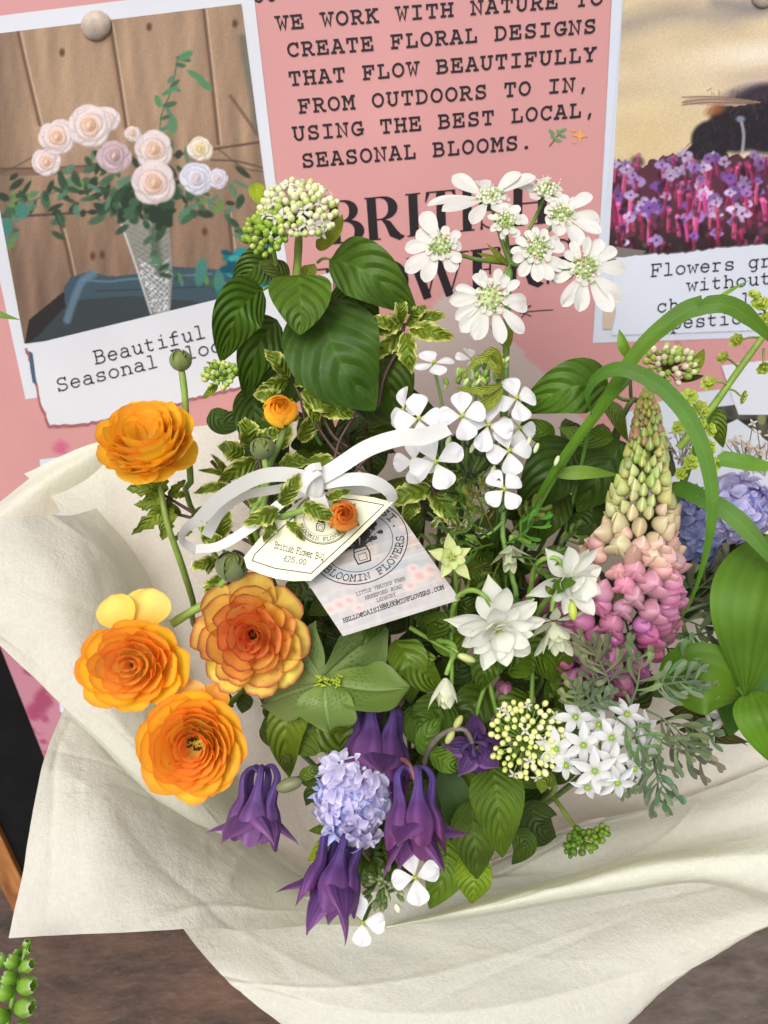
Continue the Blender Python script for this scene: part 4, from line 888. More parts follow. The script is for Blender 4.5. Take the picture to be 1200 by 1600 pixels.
def ranunculus(label, x, y, d, R, n, spin=0, rings=8, squash=1.0, hump=0.34, body=(250, 152, 14), base=(252, 196, 40), edge=(240, 108, 22), inner=None, seed=1, ruf=0.03, cup=0.0, petals0=4, hole=0.17, ctr=(92, 46, 22), group='orange ranunculus flowers', extra=(), deep=0.45, stems=(), slant=0.0, pw=1.0, edgek=0.0, eo=.62, es=.88):
    h = Head(x, y, d, n, spin); th = Thing('ranunculus', label, 'flower', h.c, group); q = random.Random(seed)
    for k in range(rings):
        u = k / (rings - 1); Rk = R * (hole + (1 - hole) * u ** 1.15); cnt = petals0 + int(u * 4 + 0.5); off = q.uniform(0, 6.28)
        zr = R * hump * (math.sin(math.pi * (0.22 + 0.64 * u)) - 0.25) + cup * R * (1 - u * 0.4); zb = -R * deep
        for i in range(cnt):
            a0 = off + i * 2 * math.pi / cnt + q.uniform(-.14, .14)
            zz = zr * (1 + q.uniform(-.16, .16)) + slant * R * math.sin(a0) * u
            V, t, s = cup_petal(Rk * q.uniform(0.94, 1.05), a0, math.pi / cnt * q.uniform(1.5, 1.85) * pw, zb, zz, seed=q.randrange(9999), ruf=ruf, tilt=q.uniform(.03, .10), rec=0.10 * u + q.uniform(0, .06), bulge=0.10 * (1 - u))
            V[..., 1] *= squash
            bc = np.array(body, float) if inner is None else np.array(inner, float) * (1 - u) + np.array(body, float) * u
            bc = bc + np.array([q.uniform(-7, 5), q.uniform(-20, 18), q.uniform(-6, 8)])
            c = mixc(lin(np.clip(base, 0, 255)), lin(np.clip(bc, 4, 255)), (t - 0.25) * 2.1)
            str_ = 0.5 + 0.5 * np.sin(s * 22 + 3 * np.sin(t * 5) + k)
            c = mixc(c, lin(edge), np.clip((t - es) / (1 - es), 0, 1) * 0.8 + (0.12 + edgek * .5) * str_ * t + edgek * np.clip((t - .6) / .4, 0, 1))
            c = mixc(c, lin(edge), np.clip((np.abs(s) - 0.82) / 0.18, 0, 1) * 0.5 * t)
            th.grid('petal', h(V), M_petal, c)
    for (a, L, W_, el, col, zb2) in extra:      # loose petals standing out behind the flower: azimuth, length, width, elevation
        V, t, s = petal(L, W_, 'round', 14, 13, 0.3, -0.5, 0.25, W_ * 0.03, seed=int(a), rufk=3)
        V = V + np.array([0, R * eo, 0]); V = V @ rotx(math.radians(el)).T @ rotz(math.radians(a - 90)).T + np.array([0, 0, zb2 * R])
        c = mixc(lin((240, 190, 60)), lin(col), t * 1.6); c = mixc(c, lin(edge), np.clip((t - 0.9) / 0.1, 0, 1) * 0.4)
        th.grid('petal', h(V), M_petal, c)
    items = []
    for i in range(34):
        a = q.uniform(0, 6.28); rr0 = R * hole * 0.62 * math.sqrt(q.random()); items.append((h((rr0 * math.cos(a), rr0 * math.sin(a), -R * (deep - .16) + q.uniform(-2, 5))), (px(d) * 1.7,) * 2 + (px(d) * 3.6,), h.B[2], ctr if rr0 > R * .04 else (130, 120, 60)))
    th.coll('centre', blobs(items, 5, 6), M_waxy)
    # sepals and stem from the back of the flower
    return th, h

def cut_leaf(th, x, y, d, ang, L, W_, col=(98, 134, 56), lobes=3, dd=0.0, name='leaf'):
    "divided leaf: a few toothed lobes from one point, given by a screen angle in degrees (0 right, 90 up)"
    base_ = None
    for k in range(lobes):
        a = math.radians(ang + (k - (lobes - 1) / 2) * 42); l = L * (1 if k == lobes // 2 else 0.74)
        e = (x + l * math.cos(a), y - l * math.sin(a), d + dd); mdl = (x + l * .5 * math.cos(a) + 3, y - l * .5 * math.sin(a) - 3, d + dd * .4 - .004)
        o = leaf(th, [(x, y, d), mdl, e], W_, col, M_leafs, 'ovate', 0.35, random.Random(k + int(x)).uniform(-30, 30), 20, 9, 0.2, serr=0.42, serk=3.6, name=name if base_ is None else 'leaf_lobe', parent=base_)
        if base_ is None: base_ = o

SUNNY = (250, 172, 24)
# the upper flower, seen a little from the side
r1, h1 = ranunculus('upright yellow orange ranunculus at the upper left on its own tall stem', 231, 690, .432, 80, (-.05, .62, .78), 20, rings=7, squash=.98, hump=0.30, body=(255, 212, 66), base=(255, 236, 130), edge=(252, 176, 56), seed=11, cup=0.30, eo=.40, hole=.34, deep=.42, ruf=.035, petals0=4,
    extra=[(-38, 46, 66, -12, (248, 190, 50), -.12), (-84, 40, 60, -16, (248, 180, 40), -.05), (200, 34, 60, -12, (250, 196, 70), -.05), (240, 40, 70, -16, (250, 186, 50), -.05)])
stem(r1, [(244, 742, .452), (251, 765, .45), (262, 820, .448), (283, 880, .46), (303, 945, .49), (312, 990, .53)] + to_bind(320, 1040, .57), 5, 6, (134, 150, 70), col1=(88, 122, 48))
cut_leaf(r1, 256, 770, .452, 175, 58, 34); cut_leaf(r1, 262, 792, .452, 218, 72, 32); cut_leaf(r1, 262, 775, .46, 20, 38, 16, lobes=2); cut_leaf(r1, 270, 845, .457, 25, 34, 14, lobes=1)
r2, h2 = ranunculus('orange ranunculus at the far left, with two pale petals behind its top', 202, 1040, .418, 93, (-.06, .10, 1), 0, rings=7, squash=.83, hump=0.30, body=(255, 206, 58), base=(255, 220, 90), edge=(252, 158, 60), inner=(255, 208, 110), seed=23, hole=.12, ruf=.03,
    extra=[(114, 62, 66, 4, (250, 222, 110), -.5), (82, 64, 78, 2, (250, 224, 120), -.55)], ctr=(120, 60, 20))
stem(r2, [(268, 975, .45), (300, 955, .452), (335, 935, .455), (352, 905, .46), (372, 870, .47)], 7, 6, (140, 168, 70))
r3, h3 = ranunculus('open orange ranunculus with a dark eye, lowest of the three on the left', 300, 1168, .412, 88, (.05, .06, 1), 100, rings=8, squash=.96, hump=0.32, body=(255, 204, 60), base=(248, 226, 100), edge=(252, 158, 56), inner=(255, 184, 84), seed=37, hole=.25, ruf=.03,
    extra=[(5, 50, 74, 6, (240, 200, 120), -.5), (-32, 44, 50, 4, (244, 176, 70), -.45)], ctr=(84, 40, 20))
stem(r3, [(345, 1110, .46), (375, 1085, .48), (395, 1060, .50)] + to_bind(430, 1080, .55), 5, 6, (110, 140, 60))
r4, h4 = ranunculus('big ruffled apricot ranunculus with pink edged petals below the cream price tag', 392, 995, .424, 94, (.02, .05, 1), 10, rings=7, squash=1.05, hump=0.34, body=(255, 236, 112), base=(255, 206, 80), edge=(190, 66, 76), inner=(248, 150, 84), seed=51, hole=.13, ruf=.14, es=.90, edgek=.07, petals0=4, group=None, ctr=(90, 20, 14), pw=.82)
stem(r4, [(405, 1080, .46), (425, 1120, .49), (445, 1150, .53)] + to_bind(470, 1180, .58), 5, 6, (70, 104, 50))
for (a, b, w_) in (((415, 1100), (432, 1135), 20), ((385, 1085), (378, 1115), 26), ((340, 1080), (365, 1105), 22)):
    leaf(r4, [(a[0], a[1], .48), ((a[0] + b[0]) / 2, (a[1] + b[1]) / 2, .475), (b[0], b[1], .48)], w_, (62, 100, 48), M_leafs)

def ran_bud(label, x, y, d, r, n, open_=True, col=(250, 176, 30), edge=(236, 120, 30), st=(), seed=0, scol=(112, 138, 72)):
    h = Head(x, y, d, n, seed * 30); th = Thing('ranunculus_bud', label, 'flower bud', h.c, 'ranunculus buds'); q = random.Random(seed)
    if open_:
        for k in range(5):
            R_ = r * (0.28 + 0.72 * k / 4)
            for i in range(3):
                t, s = np.meshgrid(np.linspace(0, 1, 12), np.linspace(-1, 1, 9), indexing='ij')
                a = k * 1.1 + i * 2.094 + s * 1.25 * (1 - .2 * t); rr_ = R_ * np.sin(np.pi * (0.06 + 0.70 * t)) * (1 + .08 * s) ; z = r * (-0.75 + 1.55 * t * (1 - 0.10 * k / 4) - 0.25 * np.abs(s) ** 3 * t) - 0.05 * k * r
                c = mixc(lin(col), lin(edge), np.clip((t - .72) / .28, 0, 1) * .8 + 0.25 * np.abs(s)); c = c * (1 + q.uniform(-.12, .1))
                th.grid('petal', h(np.stack([rr_ * np.cos(a), rr_ * np.sin(a), z], -1)), M_petal, c)
        for i in range(5):
            V, t, s = petal(r * 1.35, r * .9, 'ovate', 9, 7, 1.3, -.6, .35, r * .02, seed=i); V = V @ rotz(i * 1.256 + .4).T + np.array([0, 0, -.85 * r])
            V[..., 0:2] += 0.0
            th.grid('sepal', h(V), M_leafs, mixc(lin((104, 134, 60)), lin((150, 140, 60)), t))
    else:
        th.coll('bud', blobs([(h.c, (r * .88 * h.s, r * .88 * h.s, r * .9 * h.s), h.B[2], (118, 128, 66))], 10, 14), M_leafs)
        for i in range(5):
            t, s = np.meshgrid(np.linspace(0, 1, 12), np.linspace(-1, 1, 9), indexing='ij')
            a = i * 1.2566 + s * .72 * PROF['ovate'](np.clip(t, .08, .97)); th_ = np.pi * (0.97 - 0.86 * t); rr_ = r * 1.02 * np.sin(th_) * (1 + .05 * (i % 2)); z = r * np.cos(th_)
            c = mixc(lin(scol), lin((122, 108, 74)), 0.6 * np.exp(-(s / .25) ** 2) + .2 * t); th.grid('sepal', h(np.stack([rr_ * np.cos(a), rr_ * np.sin(a), z], -1)), M_grey, c)
    if st: stem(th, st, 5.2, 5.2, (128, 158, 76), col1=(120, 150, 70))
    return th, h
b, _ = ran_bud('half open yellow ranunculus bud above the white ribbon', 438, 641, .43, 27, (.1, .35, .9), True, (255, 218, 60), (250, 166, 40), [(446, 664, .445), (438, 690, .447), (420, 730, .448), (408, 780, .452), (400, 838, .46)] + to_bind(400, 900, .5), 3)
b, _ = ran_bud('small orange ranunculus bud lying over the price tag', 536, 806, .405, 25, (.15, .2, 1), True, (250, 184, 80), (226, 122, 50), [(522, 800, .412), (498, 792, .408), (465, 800, .410), (430, 815, .425), (420, 850, .45)], 5)
ran_bud('closed green bud standing highest at the left, over the sign caption', 282, 563, .44, 17, (0, .9, .4), False, st=[(284, 580, .44), (289, 620, .445), (293, 690, .455), (298, 750, .465), (302, 800, .49)] + to_bind(310, 860, .53), seed=7)
ran_bud('closed grey green bud leaning beside the ribbon knot', 410, 699, .435, 19, (-.1, .7, .6), False, st=[(413, 716, .436), (418, 750, .438), (412, 790, .442), (402, 842, .45)] + to_bind(410, 900, .5), seed=9, scol=(104, 124, 74))
ran_bud('plump green bud on a thick bent stalk left of the apricot ranunculus', 363, 884, .425, 25, (.2, .8, .6), False, st=[(357, 902, .43), (340, 920, .435), (330, 945, .45), (326, 985, .48)], seed=12, scol=(96, 120, 78))
# ------------------------------------------------------------ white lacy umbel (large outer petals)
def umbellet(th, x, y, d, n, phi, Lmax, Lmin, cnt, W0, r=20, seed=0, big=()):
    h = Head(x, y, d, n); q = random.Random(seed)
    it = []
    for i in range(26):
        a = i * 2.39996; rr0 = r * math.sqrt((i + .5) / 26); g = q.random()
        col = (232, 236, 206) if g > .45 else ((170, 196, 104) if g > .05 else (222, 180, 172))
        it.append((h((rr0 * math.cos(a), rr0 * math.sin(a), 9 + q.uniform(-2, 4) - rr0 * .12)), (h.s * q.uniform(2.2, 3.2),) * 2 + (h.s * q.uniform(2.4, 4),), h.B[2], col))
        if i % 2: # thin filaments with pale anthers
            e = h(((rr0 + 5) * math.cos(a + .3), (rr0 + 5) * math.sin(a + .3), 17 + q.uniform(-2, 3))); it.append((e, (h.s * 1.0,) * 3, None, (244, 238, 220)))
            it.append(((e + h((rr0 * math.cos(a), rr0 * math.sin(a), 9))) / 2, (h.s * .5, h.s * .5, h.s * 5), e - h((rr0 * math.cos(a), rr0 * math.sin(a), 9)), (220, 228, 190)))
    it.append((h((0, 0, 1)), (h.s * r * .92, h.s * r * .92, h.s * 5), h.B[2], (186, 202, 138)))
    um = th.coll('floret_cluster', blobs(it, 5, 6), M_waxy)
    for i in range(10):      # small inner petals
        a = i * 0.63 + q.uniform(-.2, .2); V, t, s = petal(q.uniform(12, 17), q.uniform(9, 13), 'obov', 8, 7, .5, -.9, .2, .8, .12, seed=i)
        V = V + np.array([0, r * .62, 6]); V = V @ rotz(a).T; th.grid('petal', h(V), M_white, lin((250, 248, 236)), parent=um)
    for i in range(cnt):
        a = 2 * math.pi * i / cnt + q.uniform(-.16, .16); k = (1 + math.cos(a - math.radians(phi))) / 2
        L = (Lmin + (Lmax - Lmin) * k ** 1.3) * q.uniform(.9, 1.08) - r * .5; W_ = W0 * (0.52 + .46 * k) * q.uniform(.82, 1.12)
        V, t, s = petal(L, W_, 'obov', 14, 9, q.uniform(0, .45), q.uniform(-.95, -.1), q.uniform(.0, .35), W_ * .05, .16 if q.random() < .6 else .02, seed=seed + i, twist=q.uniform(-.25, .25))
        V = V + np.array([0, r * .5, q.uniform(0, 5)]); V = V @ rotz(a - math.pi / 2).T
        c = mixc(lin((236, 240, 206)), lin((251, 250, 243)), t * 2.5); th.grid('petal', h(V), M_white, c, parent=um)
    for (a, L, W_, el) in big:
        V, t, s = petal(L - r * .4, W_, 'obov', 15, 9, .25, -.5, .2, W_ * .03, .08, seed=int(a)); V = (V + np.array([0, r * .4, 3])) @ rotx(math.radians(el)).T; V = V @ rotz(math.radians(a - 90)).T
        th.grid('petal', h(V), M_white, mixc(lin((240, 242, 214)), lin((251, 250, 243)), t * 2.5), parent=um)
    return h
lf = Thing('lace_flower', 'white lace flower umbel with long outer petals, in front of the title lettering', 'flower', P(790, 800, .47))
hub = (797, 412, .452)
UM = [(767, 466, .425, (-.03, .0, 1), 265, 80, 46, 14, 27, 24, 1, ()), (690, 386, .432, (-.12, .1, 1), 222, 64, 34, 10, 27, 19, 2, ((118, 62, 27, 8),)),
      (766, 312, .437, (0, .62, .8), 178, 96, 34, 10, 30, 19, 3, ((40, 66, 24, 20), (22, 80, 28, 16))), (790, 349, .428, (0, .25, 1), 30, 34, 28, 7, 20, 15, 4, ()),
      (838, 390, .423, (.03, .0, 1), 282, 56, 33, 12, 22, 19, 5, ()), (912, 420, .426, (.1, -.02, 1), 312, 78, 44, 12, 30, 21, 6, ()),
      (853, 302, .44, (.1, .6, .8), 150, 50, 26, 8, 24, 17, 7, ()), (875, 338, .432, (.12, .35, .9), 345, 66, 26, 10, 28, 18, 8, ((35, 62, 22, 14),))]
for u in UM: umbellet(lf, *u[:10], seed=u[10], big=u[11])
stem(lf, [(783, 800, .47), (786, 700, .465), (790, 580, .46), (792, 500, .457), hub], 6, 5, (104, 138, 62))
for u in UM: stem(lf, [hub, ((hub[0] + u[0]) / 2, (hub[1] + u[1]) / 2 + 6, .452), (u[0], u[1] + 3, u[2] + .012)], 4, 2.8, (112, 142, 66), 12, 6, name='ray')
for (ax, ay, bx, by) in ((792, 545, 765, 508), (795, 545, 800, 500), (792, 410, 745, 395), (795, 415, 760, 380)):
    leaf(lf, [(ax, ay, .45), ((ax + bx) / 2, (ay + by) / 2, .445), (bx, by, .445)], 9, (120, 154, 84), M_leafs, 'lance', .3, n=10, m=5, name='bract')
stem(lf, [(783, 800, .47)] + to_bind(783, 800, .47, 2), 6, 6, (70, 104, 46))

# young green umbel in front of it
gu = Thing('budding_umbel', 'tight lime green umbel of unopened buds under the big white lace flower', 'flower', P(750, 590, .44))
q = random.Random(8); it = []
for k in range(64):
    cx, cy, rr_ = (765, 572, 30) if k % 2 else (728, 606, 36)
    a = q.uniform(0, 6.28); r_ = rr_ * math.sqrt(q.random()); X, Y, D = cx + r_ * math.cos(a), cy + r_ * .72 * math.sin(a), .432 + q.uniform(0, .012)
    it.append((P(X, Y, D), (px(D) * q.uniform(3, 5),) * 2 + (px(D) * q.uniform(5, 9),), q.uniform(-.8, .8) * RX + UY + .5 * BZ, q.choice(((150, 182, 84), (128, 164, 66), (196, 214, 140), (166, 192, 96)))))
gu.coll('bud_cluster', blobs(it, 6, 6), M_waxy)
for (a, b, c) in (((786, 585), (770, 548), (735, 575)), ((788, 590), (756, 560), (718, 590)), ((786, 600), (752, 610), (708, 606)), ((788, 595), (775, 575), (745, 553)), ((785, 606), (740, 640), (712, 628)), ((786, 606), (768, 632), (738, 650))):
    leaf(gu, [(a[0], a[1], .436), (b[0], b[1], .426), (c[0], c[1], .432)], 13, (118, 152, 84), M_leafs, 'lance', .4, n=12, m=5, name='bract')
stem(gu, [(780, 592, .442), (786, 640, .45), (784, 720, .46), (778, 800, .47)], 5, 5, (104, 138, 62))

# ------------------------------------------------------------ four petalled white rocket flowers
def cross_flower(th, x, y, d, n=(0, 0, 1), r=38, spin=0, miss=(), parent=None, seed=0, wf=.86):
    h = Head(x, y, d, n, spin); q = random.Random(seed + int(x))
    o = th.coll('flower', blobs([(h((0, 0, 1)), (h.s * 3, h.s * 3, h.s * 3), None, (176, 190, 70)), (h((2.5, 1, 2)), (h.s * 1.6,) * 3, None, (206, 196, 60)), (h((-2, -2, 2)), (h.s * 1.6,) * 3, None, (150, 170, 60))], 6, 7), M_waxy, parent=parent)
    for i in range(4):
        if i in miss: continue
        L = r * q.uniform(.92, 1.08); V, t, s = petal(L, r * wf * q.uniform(.86, 1.08), 'obov', 14, 11, q.uniform(.1, .5), q.uniform(-1.1, -.2), q.uniform(-.2, .3), r * .06, .05, seed=i + int(x)); V = (V + np.array([0, 2, -2])) @ rotz(i * math.pi / 2 + q.uniform(-.16, .16)).T
        vein = 1 - .05 * (np.sin(s * 17) ** 6) * t; c = mixc(lin((222, 228, 170)), lin((250, 250, 252)), t * 4) * vein[..., None]
        th.grid('petal', h(V), M_whitec, c, parent=o)
    return h
wr = Thing('white_rocket', 'branching stem of flat four petalled white flowers at the centre top, beneath the lace flower', 'flower', P(720, 760, .47))
for a in ((678, 566, .428, (-.1, .75, .65), 32, 20), (630, 640, .44, (-.85, .1, .5), 40, 10), (654, 654, .428, (-.2, .2, .95), 40, 5), (722, 650, .424, (0, .05, 1), 38, 8), (763, 664, .43, (.1, .1, 1), 40, -12),
          (808, 622, .436, (.2, .4, .9), 38, 20), (681, 722, .426, (-.05, 0, 1), 44, 30), (646, 722, .44, (-.4, -.1, .9), 34, 0), (796, 704, .434, (.15, .15, 1), 38, 14), (788, 764, .424, (0, .25, .96), 34, 40), (812, 668, .445, (.3, .1, .9), 32, 0), (738, 560, .452, (.3, .6, .7), 26, 0)):
    h = cross_flower(wr, *a[:4], r=a[4], spin=a[5], seed=int(a[5]))
    stem(wr, [(725, 760, .475), ((725 + a[0]) / 2, (760 + a[1]) / 2 + 14, .462), (a[0], a[1] + 6, a[2] + .018), (a[0], a[1], a[2] + .003)], 3, 2, (112, 140, 74), 14, 6)
for (x, y) in ((770, 735), (700, 690), (826, 690), (738, 700), (890 - 20, 720), (838, 700)):
    wr.coll('bud', blobs([(P(x, y, .44), (px(.44) * 4, px(.44) * 4, px(.44) * 9), UY + .4 * RX, (206, 216, 170))], 7, 8), M_waxy)
stem(wr, [(725, 760, .475)] + to_bind(730, 800, .5), 5, 5, (78, 110, 50))
wr2 = Thing('white_rocket', 'two four petalled white flowers and green buds at the bottom tip of the bouquet', 'flower', P(600, 1390, .44))
cross_flower(wr2, 566, 1441, .405, (-.05, .1, 1), 36, 5, (1,)); cross_flower(wr2, 649, 1371, .412, (.05, .2, 1), 38, 12, ())
V, t, s = petal(20, 12, 'obov', 8, 7); hb = Head(566, 1441, .408, (-.05, .1, 1), 0)
q = random.Random(3); it = []
for k in range(46):
    a = q.uniform(0, 6.28); r_ = 34 * math.sqrt(q.random()); X, Y = 600 + r_ * math.cos(a), 1388 + r_ * .95 * math.sin(a); D = .43 - .010 * (1 - r_ / 34)
    ax = (math.cos(a) * r_ / 30) * RX - (math.sin(a) * r_ / 30) * UY + .7 * BZ
    it.append((P(X, Y, D), (px(D) * 3.6,) * 2 + (px(D) * q.uniform(7, 11),), ax, q.choice(((124, 146, 84), (144, 164, 100), (166, 180, 124), (104, 128, 70)))))
it.append((P(621, 1419, .42), (px(.42) * 5.5,) * 2 + (px(.42) * 8,), -UY + .5 * RX, (236, 238, 210)))
wr2.coll('bud_cluster', blobs(it, 6, 6), M_waxy)
stem(wr2, [(566, 1444, .415), (580, 1415, .43), (600, 1395, .445), (620, 1350, .48)] + to_bind(620, 1350, .5, 1), 3, 4, (90, 116, 60)); stem(wr2, [(649, 1373, .42), (628, 1385, .435), (605, 1395, .45)], 2.5, 3, (90, 116, 60), 12, 6)

# ------------------------------------------------------------ dogwood-like clusters of buds and tiny stars
def unit_bud():
    return Part().grid(ellgrid((0, 0, 0), (1, 1, 1.35), None, 7, 8), (1, 1, 1), True).mesh('bud', M_waxy)
BUD = unit_bud()
def star_mesh():
    p = Part()
    for i in range(4):
        V, t, s = petal(1.0, .42, 'lance', 6, 5, .1, -.5, .3); p.grid(V @ rotz(i * math.pi / 2).T, (1, 1, 1))
    p.grid(ellgrid((0, 0, .08), (.14, .14, .14), None, 5, 6), lin((220, 206, 130)), True)
    for i in range(4):
        a = i * 1.57 + .78; p.grid(ellgrid((.32 * math.cos(a), .32 * math.sin(a), .3), (.05, .05, .07), None, 4, 5), lin((250, 240, 200)), True)
    return p.mesh('floret', M_white)
STAR = star_mesh()
def bud_dome(th, x, y, d, rx, ry, n, cnt, cols, br=5.2, stars=0, seed=0, starcol=(250, 248, 236), starr=13, depth=.6, hubpt=None, parent=None, raycol=(132, 162, 84), stuffrays=True):
    h = Head(x, y, d, n); q = random.Random(seed); rays = Part()
    pts = []
    for i in range(cnt + stars):
        for _ in range(30):
            a = q.uniform(0, 6.28); r_ = math.sqrt(q.random()); X, Y = rx * r_ * math.cos(a), ry * r_ * math.sin(a)
            if all((X - u) ** 2 + (Y - v) ** 2 > (1.55 * br) ** 2 for u, v, _w in pts): break
        pts.append((X, Y, depth * min(rx, ry) * math.sqrt(max(0, 1 - r_ * r_ * .92)) + q.uniform(-2, 2)))
    hc = np.array(h((0, -ry * .15, -depth * min(rx, ry) * .55)) if hubpt is None else hubpt)
    for i, (X, Y, Zz) in enumerate(pts):
        nn = nrm(np.array([X / rx, Y / ry, 1.1])); R = basis(nn, q.uniform(0, 6))
        if i < cnt:
            c = q.choice(cols) if callable(cols) is False else cols(X / rx, Y / ry, q); r_ = br * q.uniform(.82, 1.15)
            th.put('bud', BUD, h.M((X, Y, Zz), R, r_), color=np.clip(c, 1, 255), parent=parent)
        else:
            th.put('floret', STAR, h.M((X, Y, Zz + 4), R, starr * q.uniform(.85, 1.1)), color=starcol, parent=parent)
        rays.grid(tube(catmull([hc, hc * .4 + np.array(h((X, Y, Zz))) * .6 + h.s * 2 * h.B[1], h((X, Y, Zz - br * .8))], 5), h.s * 1.2, 4), lin(raycol), True)
    th.coll('pedicels', rays, M_stem, stuff=True)
    return h
dg = Thing('dogwood_branch', 'broad leaved branch topped by the largest cream bud cluster, left of the title lettering', 'branch', P(470, 560, .47))
WB = ((228, 232, 176), (240, 238, 200), (206, 218, 140), (232, 226, 186)); GB = ((150, 178, 62), (168, 190, 80), (132, 162, 54), (206, 214, 130))
def wcol(a, b, q): return q.choice(((206, 216, 130), (184, 202, 104))) if q.random() < .14 - .1 * b and b < 0 else q.choice(WB)
bud_dome(dg, 468, 336, .432, 60, 52, (.02, .25, 1), 78, wcol, 5.8, 20, 5)
bud_dome(dg, 418, 368, .425, 36, 34, (-.15, .1, 1), 52, GB, 5.6, 3, 6)
stem(dg, [(462, 470, .452), (464, 430, .45), (466, 390, .447), (468, 350, .445)], 8, 6, (140, 160, 66)); stem(dg, [(434, 432, .452), (430, 405, .444), (424, 380, .44)], 4, 3.5, (128, 156, 66), 12)
stem(dg, [(462, 470, .452), (463, 520, .46), (470, 600, .475)] + to_bind(475, 640, .49), 7, 8, (100, 110, 56), col1=(70, 44, 40))
DK = (62, 100, 28); DK2 = (52, 84, 26); LT = (92, 130, 38)
def L(th, pts, w, col=DK, mat=None, prof='ovate', fold=.14, roll=0, **k): return leaf(th, pts, w, col, mat, prof, fold, roll, **k)
L(dg, [(468, 432, .445), (470, 476, .425), (468, 523, .428)], 96, (64, 108, 40), prof='heart', n=26, m=13, fold=.1)
L(dg, [(515, 404, .445), (578, 428, .43), (652, 492, .45)], 88, (56, 98, 42), n=26, m=13, wave=.06)
L(dg, [(410, 452, .445), (372, 490, .428), (345, 566, .45)], 82, (54, 98, 32), n=26, m=13, wave=.05, roll=15)
L(dg, [(500, 470, .455), (528, 560, .438), (586, 642, .452)], 148, (44, 84, 30), n=30, m=15, fold=.08, wave=.04)
L(dg, [(512, 470, .465), (560, 476, .46), (592, 505, .468)], 60, (50, 88, 34))
L(dg, [(398, 285, .46), (404, 304, .455), (424, 332, .45)], 26, (116, 152, 50)); L(dg, [(494, 386, .45), (518, 365, .44), (535, 334, .45)], 34, (112, 148, 54), roll=35)
L(dg, [(452, 436, .45), (430, 420, .445), (404, 408, .45)], 36, (70, 100, 44), roll=-30); L(dg, [(470, 440, .452), (484, 424, .445), (492, 412, .445)], 26, (96, 130, 60), roll=20)
L(dg, [(428, 400, .458), (396, 420, .452), (362, 450, .468)], 56, (52, 90, 36)); L(dg, [(400, 440, .462), (380, 452, .46), (364, 480, .47)], 44, (48, 84, 34))
L(dg, [(432, 500, .465), (402, 545, .455), (382, 625, .475)], 66, (50, 90, 30), roll=10); L(dg, [(464, 520, .475), (446, 580, .468), (410, 660, .49)], 100, (42, 74, 26))
L(dg, [(590, 545, .475), (606, 590, .465), (622, 668, .49)], 92, (56, 94, 38), roll=-15); L(dg, [(520, 410, .458), (536, 432, .45), (560, 478, .452)], 30, (58, 98, 42), roll=-40)
L(dg, [(385, 640, .49), (410, 690, .475), (372, 712, .485)], 44, (48, 86, 34)); L(dg, [(396, 600, .49), (400, 660, .48), (420, 740, .49)], 66, (48, 84, 32))
L(dg, [(560, 560, .49), (600, 620, .488), (680, 640, .50)], 90, (44, 76, 32)); L(dg, [(330, 640, .5), (352, 660, .5), (400, 640, .5)], 40, (50, 84, 36))
stem(dg, [(496, 410, .452), (505, 404, .448), (518, 405, .445)], 2.4, 2.2, (120, 146, 60), 8, 6); stem(dg, [(435, 452, .452), (420, 448, .448), (408, 454, .445)], 3, 2.6, (120, 146, 60), 8, 6)

sm = Thing('dogwood_bud_cluster', 'small lime green bud cluster hanging at the torn edge of the rose caption', 'branch', P(345, 590, .46))
bud_dome(sm, 345, 587, .45, 26, 22, (-.1, .2, 1), 34, GB, 4.6, 0, 16)
stem(sm, [(352, 592, .462), (375, 585, .468), (400, 600, .48)], 3, 3, (120, 150, 60), 12); L(sm, [(340, 600, .455), (328, 612, .45), (316, 622, .452)], 12, (104, 140, 56), M_leafs); L(sm, [(346, 566, .46), (334, 570, .455), (322, 565, .455)], 8, (104, 140, 56), M_leafs)

rb = Thing('dogwood_bud_cluster', 'pale bud cluster behind the tall grass blades at the upper right', 'branch', P(1045, 600, .48))
bud_dome(rb, 1046, 572, .458, 42, 32, (.1, .35, 1), 44, ((222, 226, 170), (232, 222, 190), (176, 196, 90), (150, 176, 76)), 5.2, 0, 26, raycol=(120, 96, 74))
stem(rb, [(1040, 590, .472), (1000, 625, .475), (968, 660, .48)] + to_bind(950, 720, .5), 4, 5, (84, 104, 50)); stem(rb, [(946, 603, .46), (968, 622, .47), (986, 626, .476)], 3, 3, (110, 140, 60), 12, 6); stem(rb, [(986, 570, .47), (985, 600, .472), (986, 626, .476)], 2.4, 3, (74, 78, 48), 10, 6)
L(rb, [(1076, 582, .462), (1090, 565, .458), (1100, 545, .462)], 20, (104, 140, 54), M_leafs); L(rb, [(1060, 596, .462), (1085, 590, .46), (1100, 587, .462)], 10, (64, 90, 40), M_leafs)
L(rb, [(948, 604, .46), (890, 606, .445), (806, 644, .468)], 84, (58, 102, 40), n=28, m=13, fold=.1, wave=.05)
L(rb, [(866, 686, .47), (840, 672, .465), (806, 660, .475)], 36, (60, 100, 42)); L(rb, [(958, 685, .462), (912, 682, .455), (872, 668, .462)], 34, (68, 110, 46), roll=20)
L(rb, [(892, 690, .475), (860, 740, .46), (820, 800, .48)], 92, (40, 72, 28), roll=12); L(rb, [(975, 690, .475), (940, 740, .47), (902, 800, .485)], 92, (46, 82, 34), n=26, m=13)
L(rb, [(966, 800, .49), (930, 820, .48), (885, 810, .49)], 70, (40, 70, 28)); L(rb, [(880, 760, .485), (850, 800, .475), (830, 855, .49)], 76, (44, 76, 28)); L(rb, [(945, 625, .47), (962, 650, .462), (982, 690, .47)], 34, (70, 104, 44), roll=40)
L(rb, [(862, 742, .445), (910, 738, .44), (968, 742, .45)], 22, (98, 134, 60), M_blade, 'lance', fold=.2)

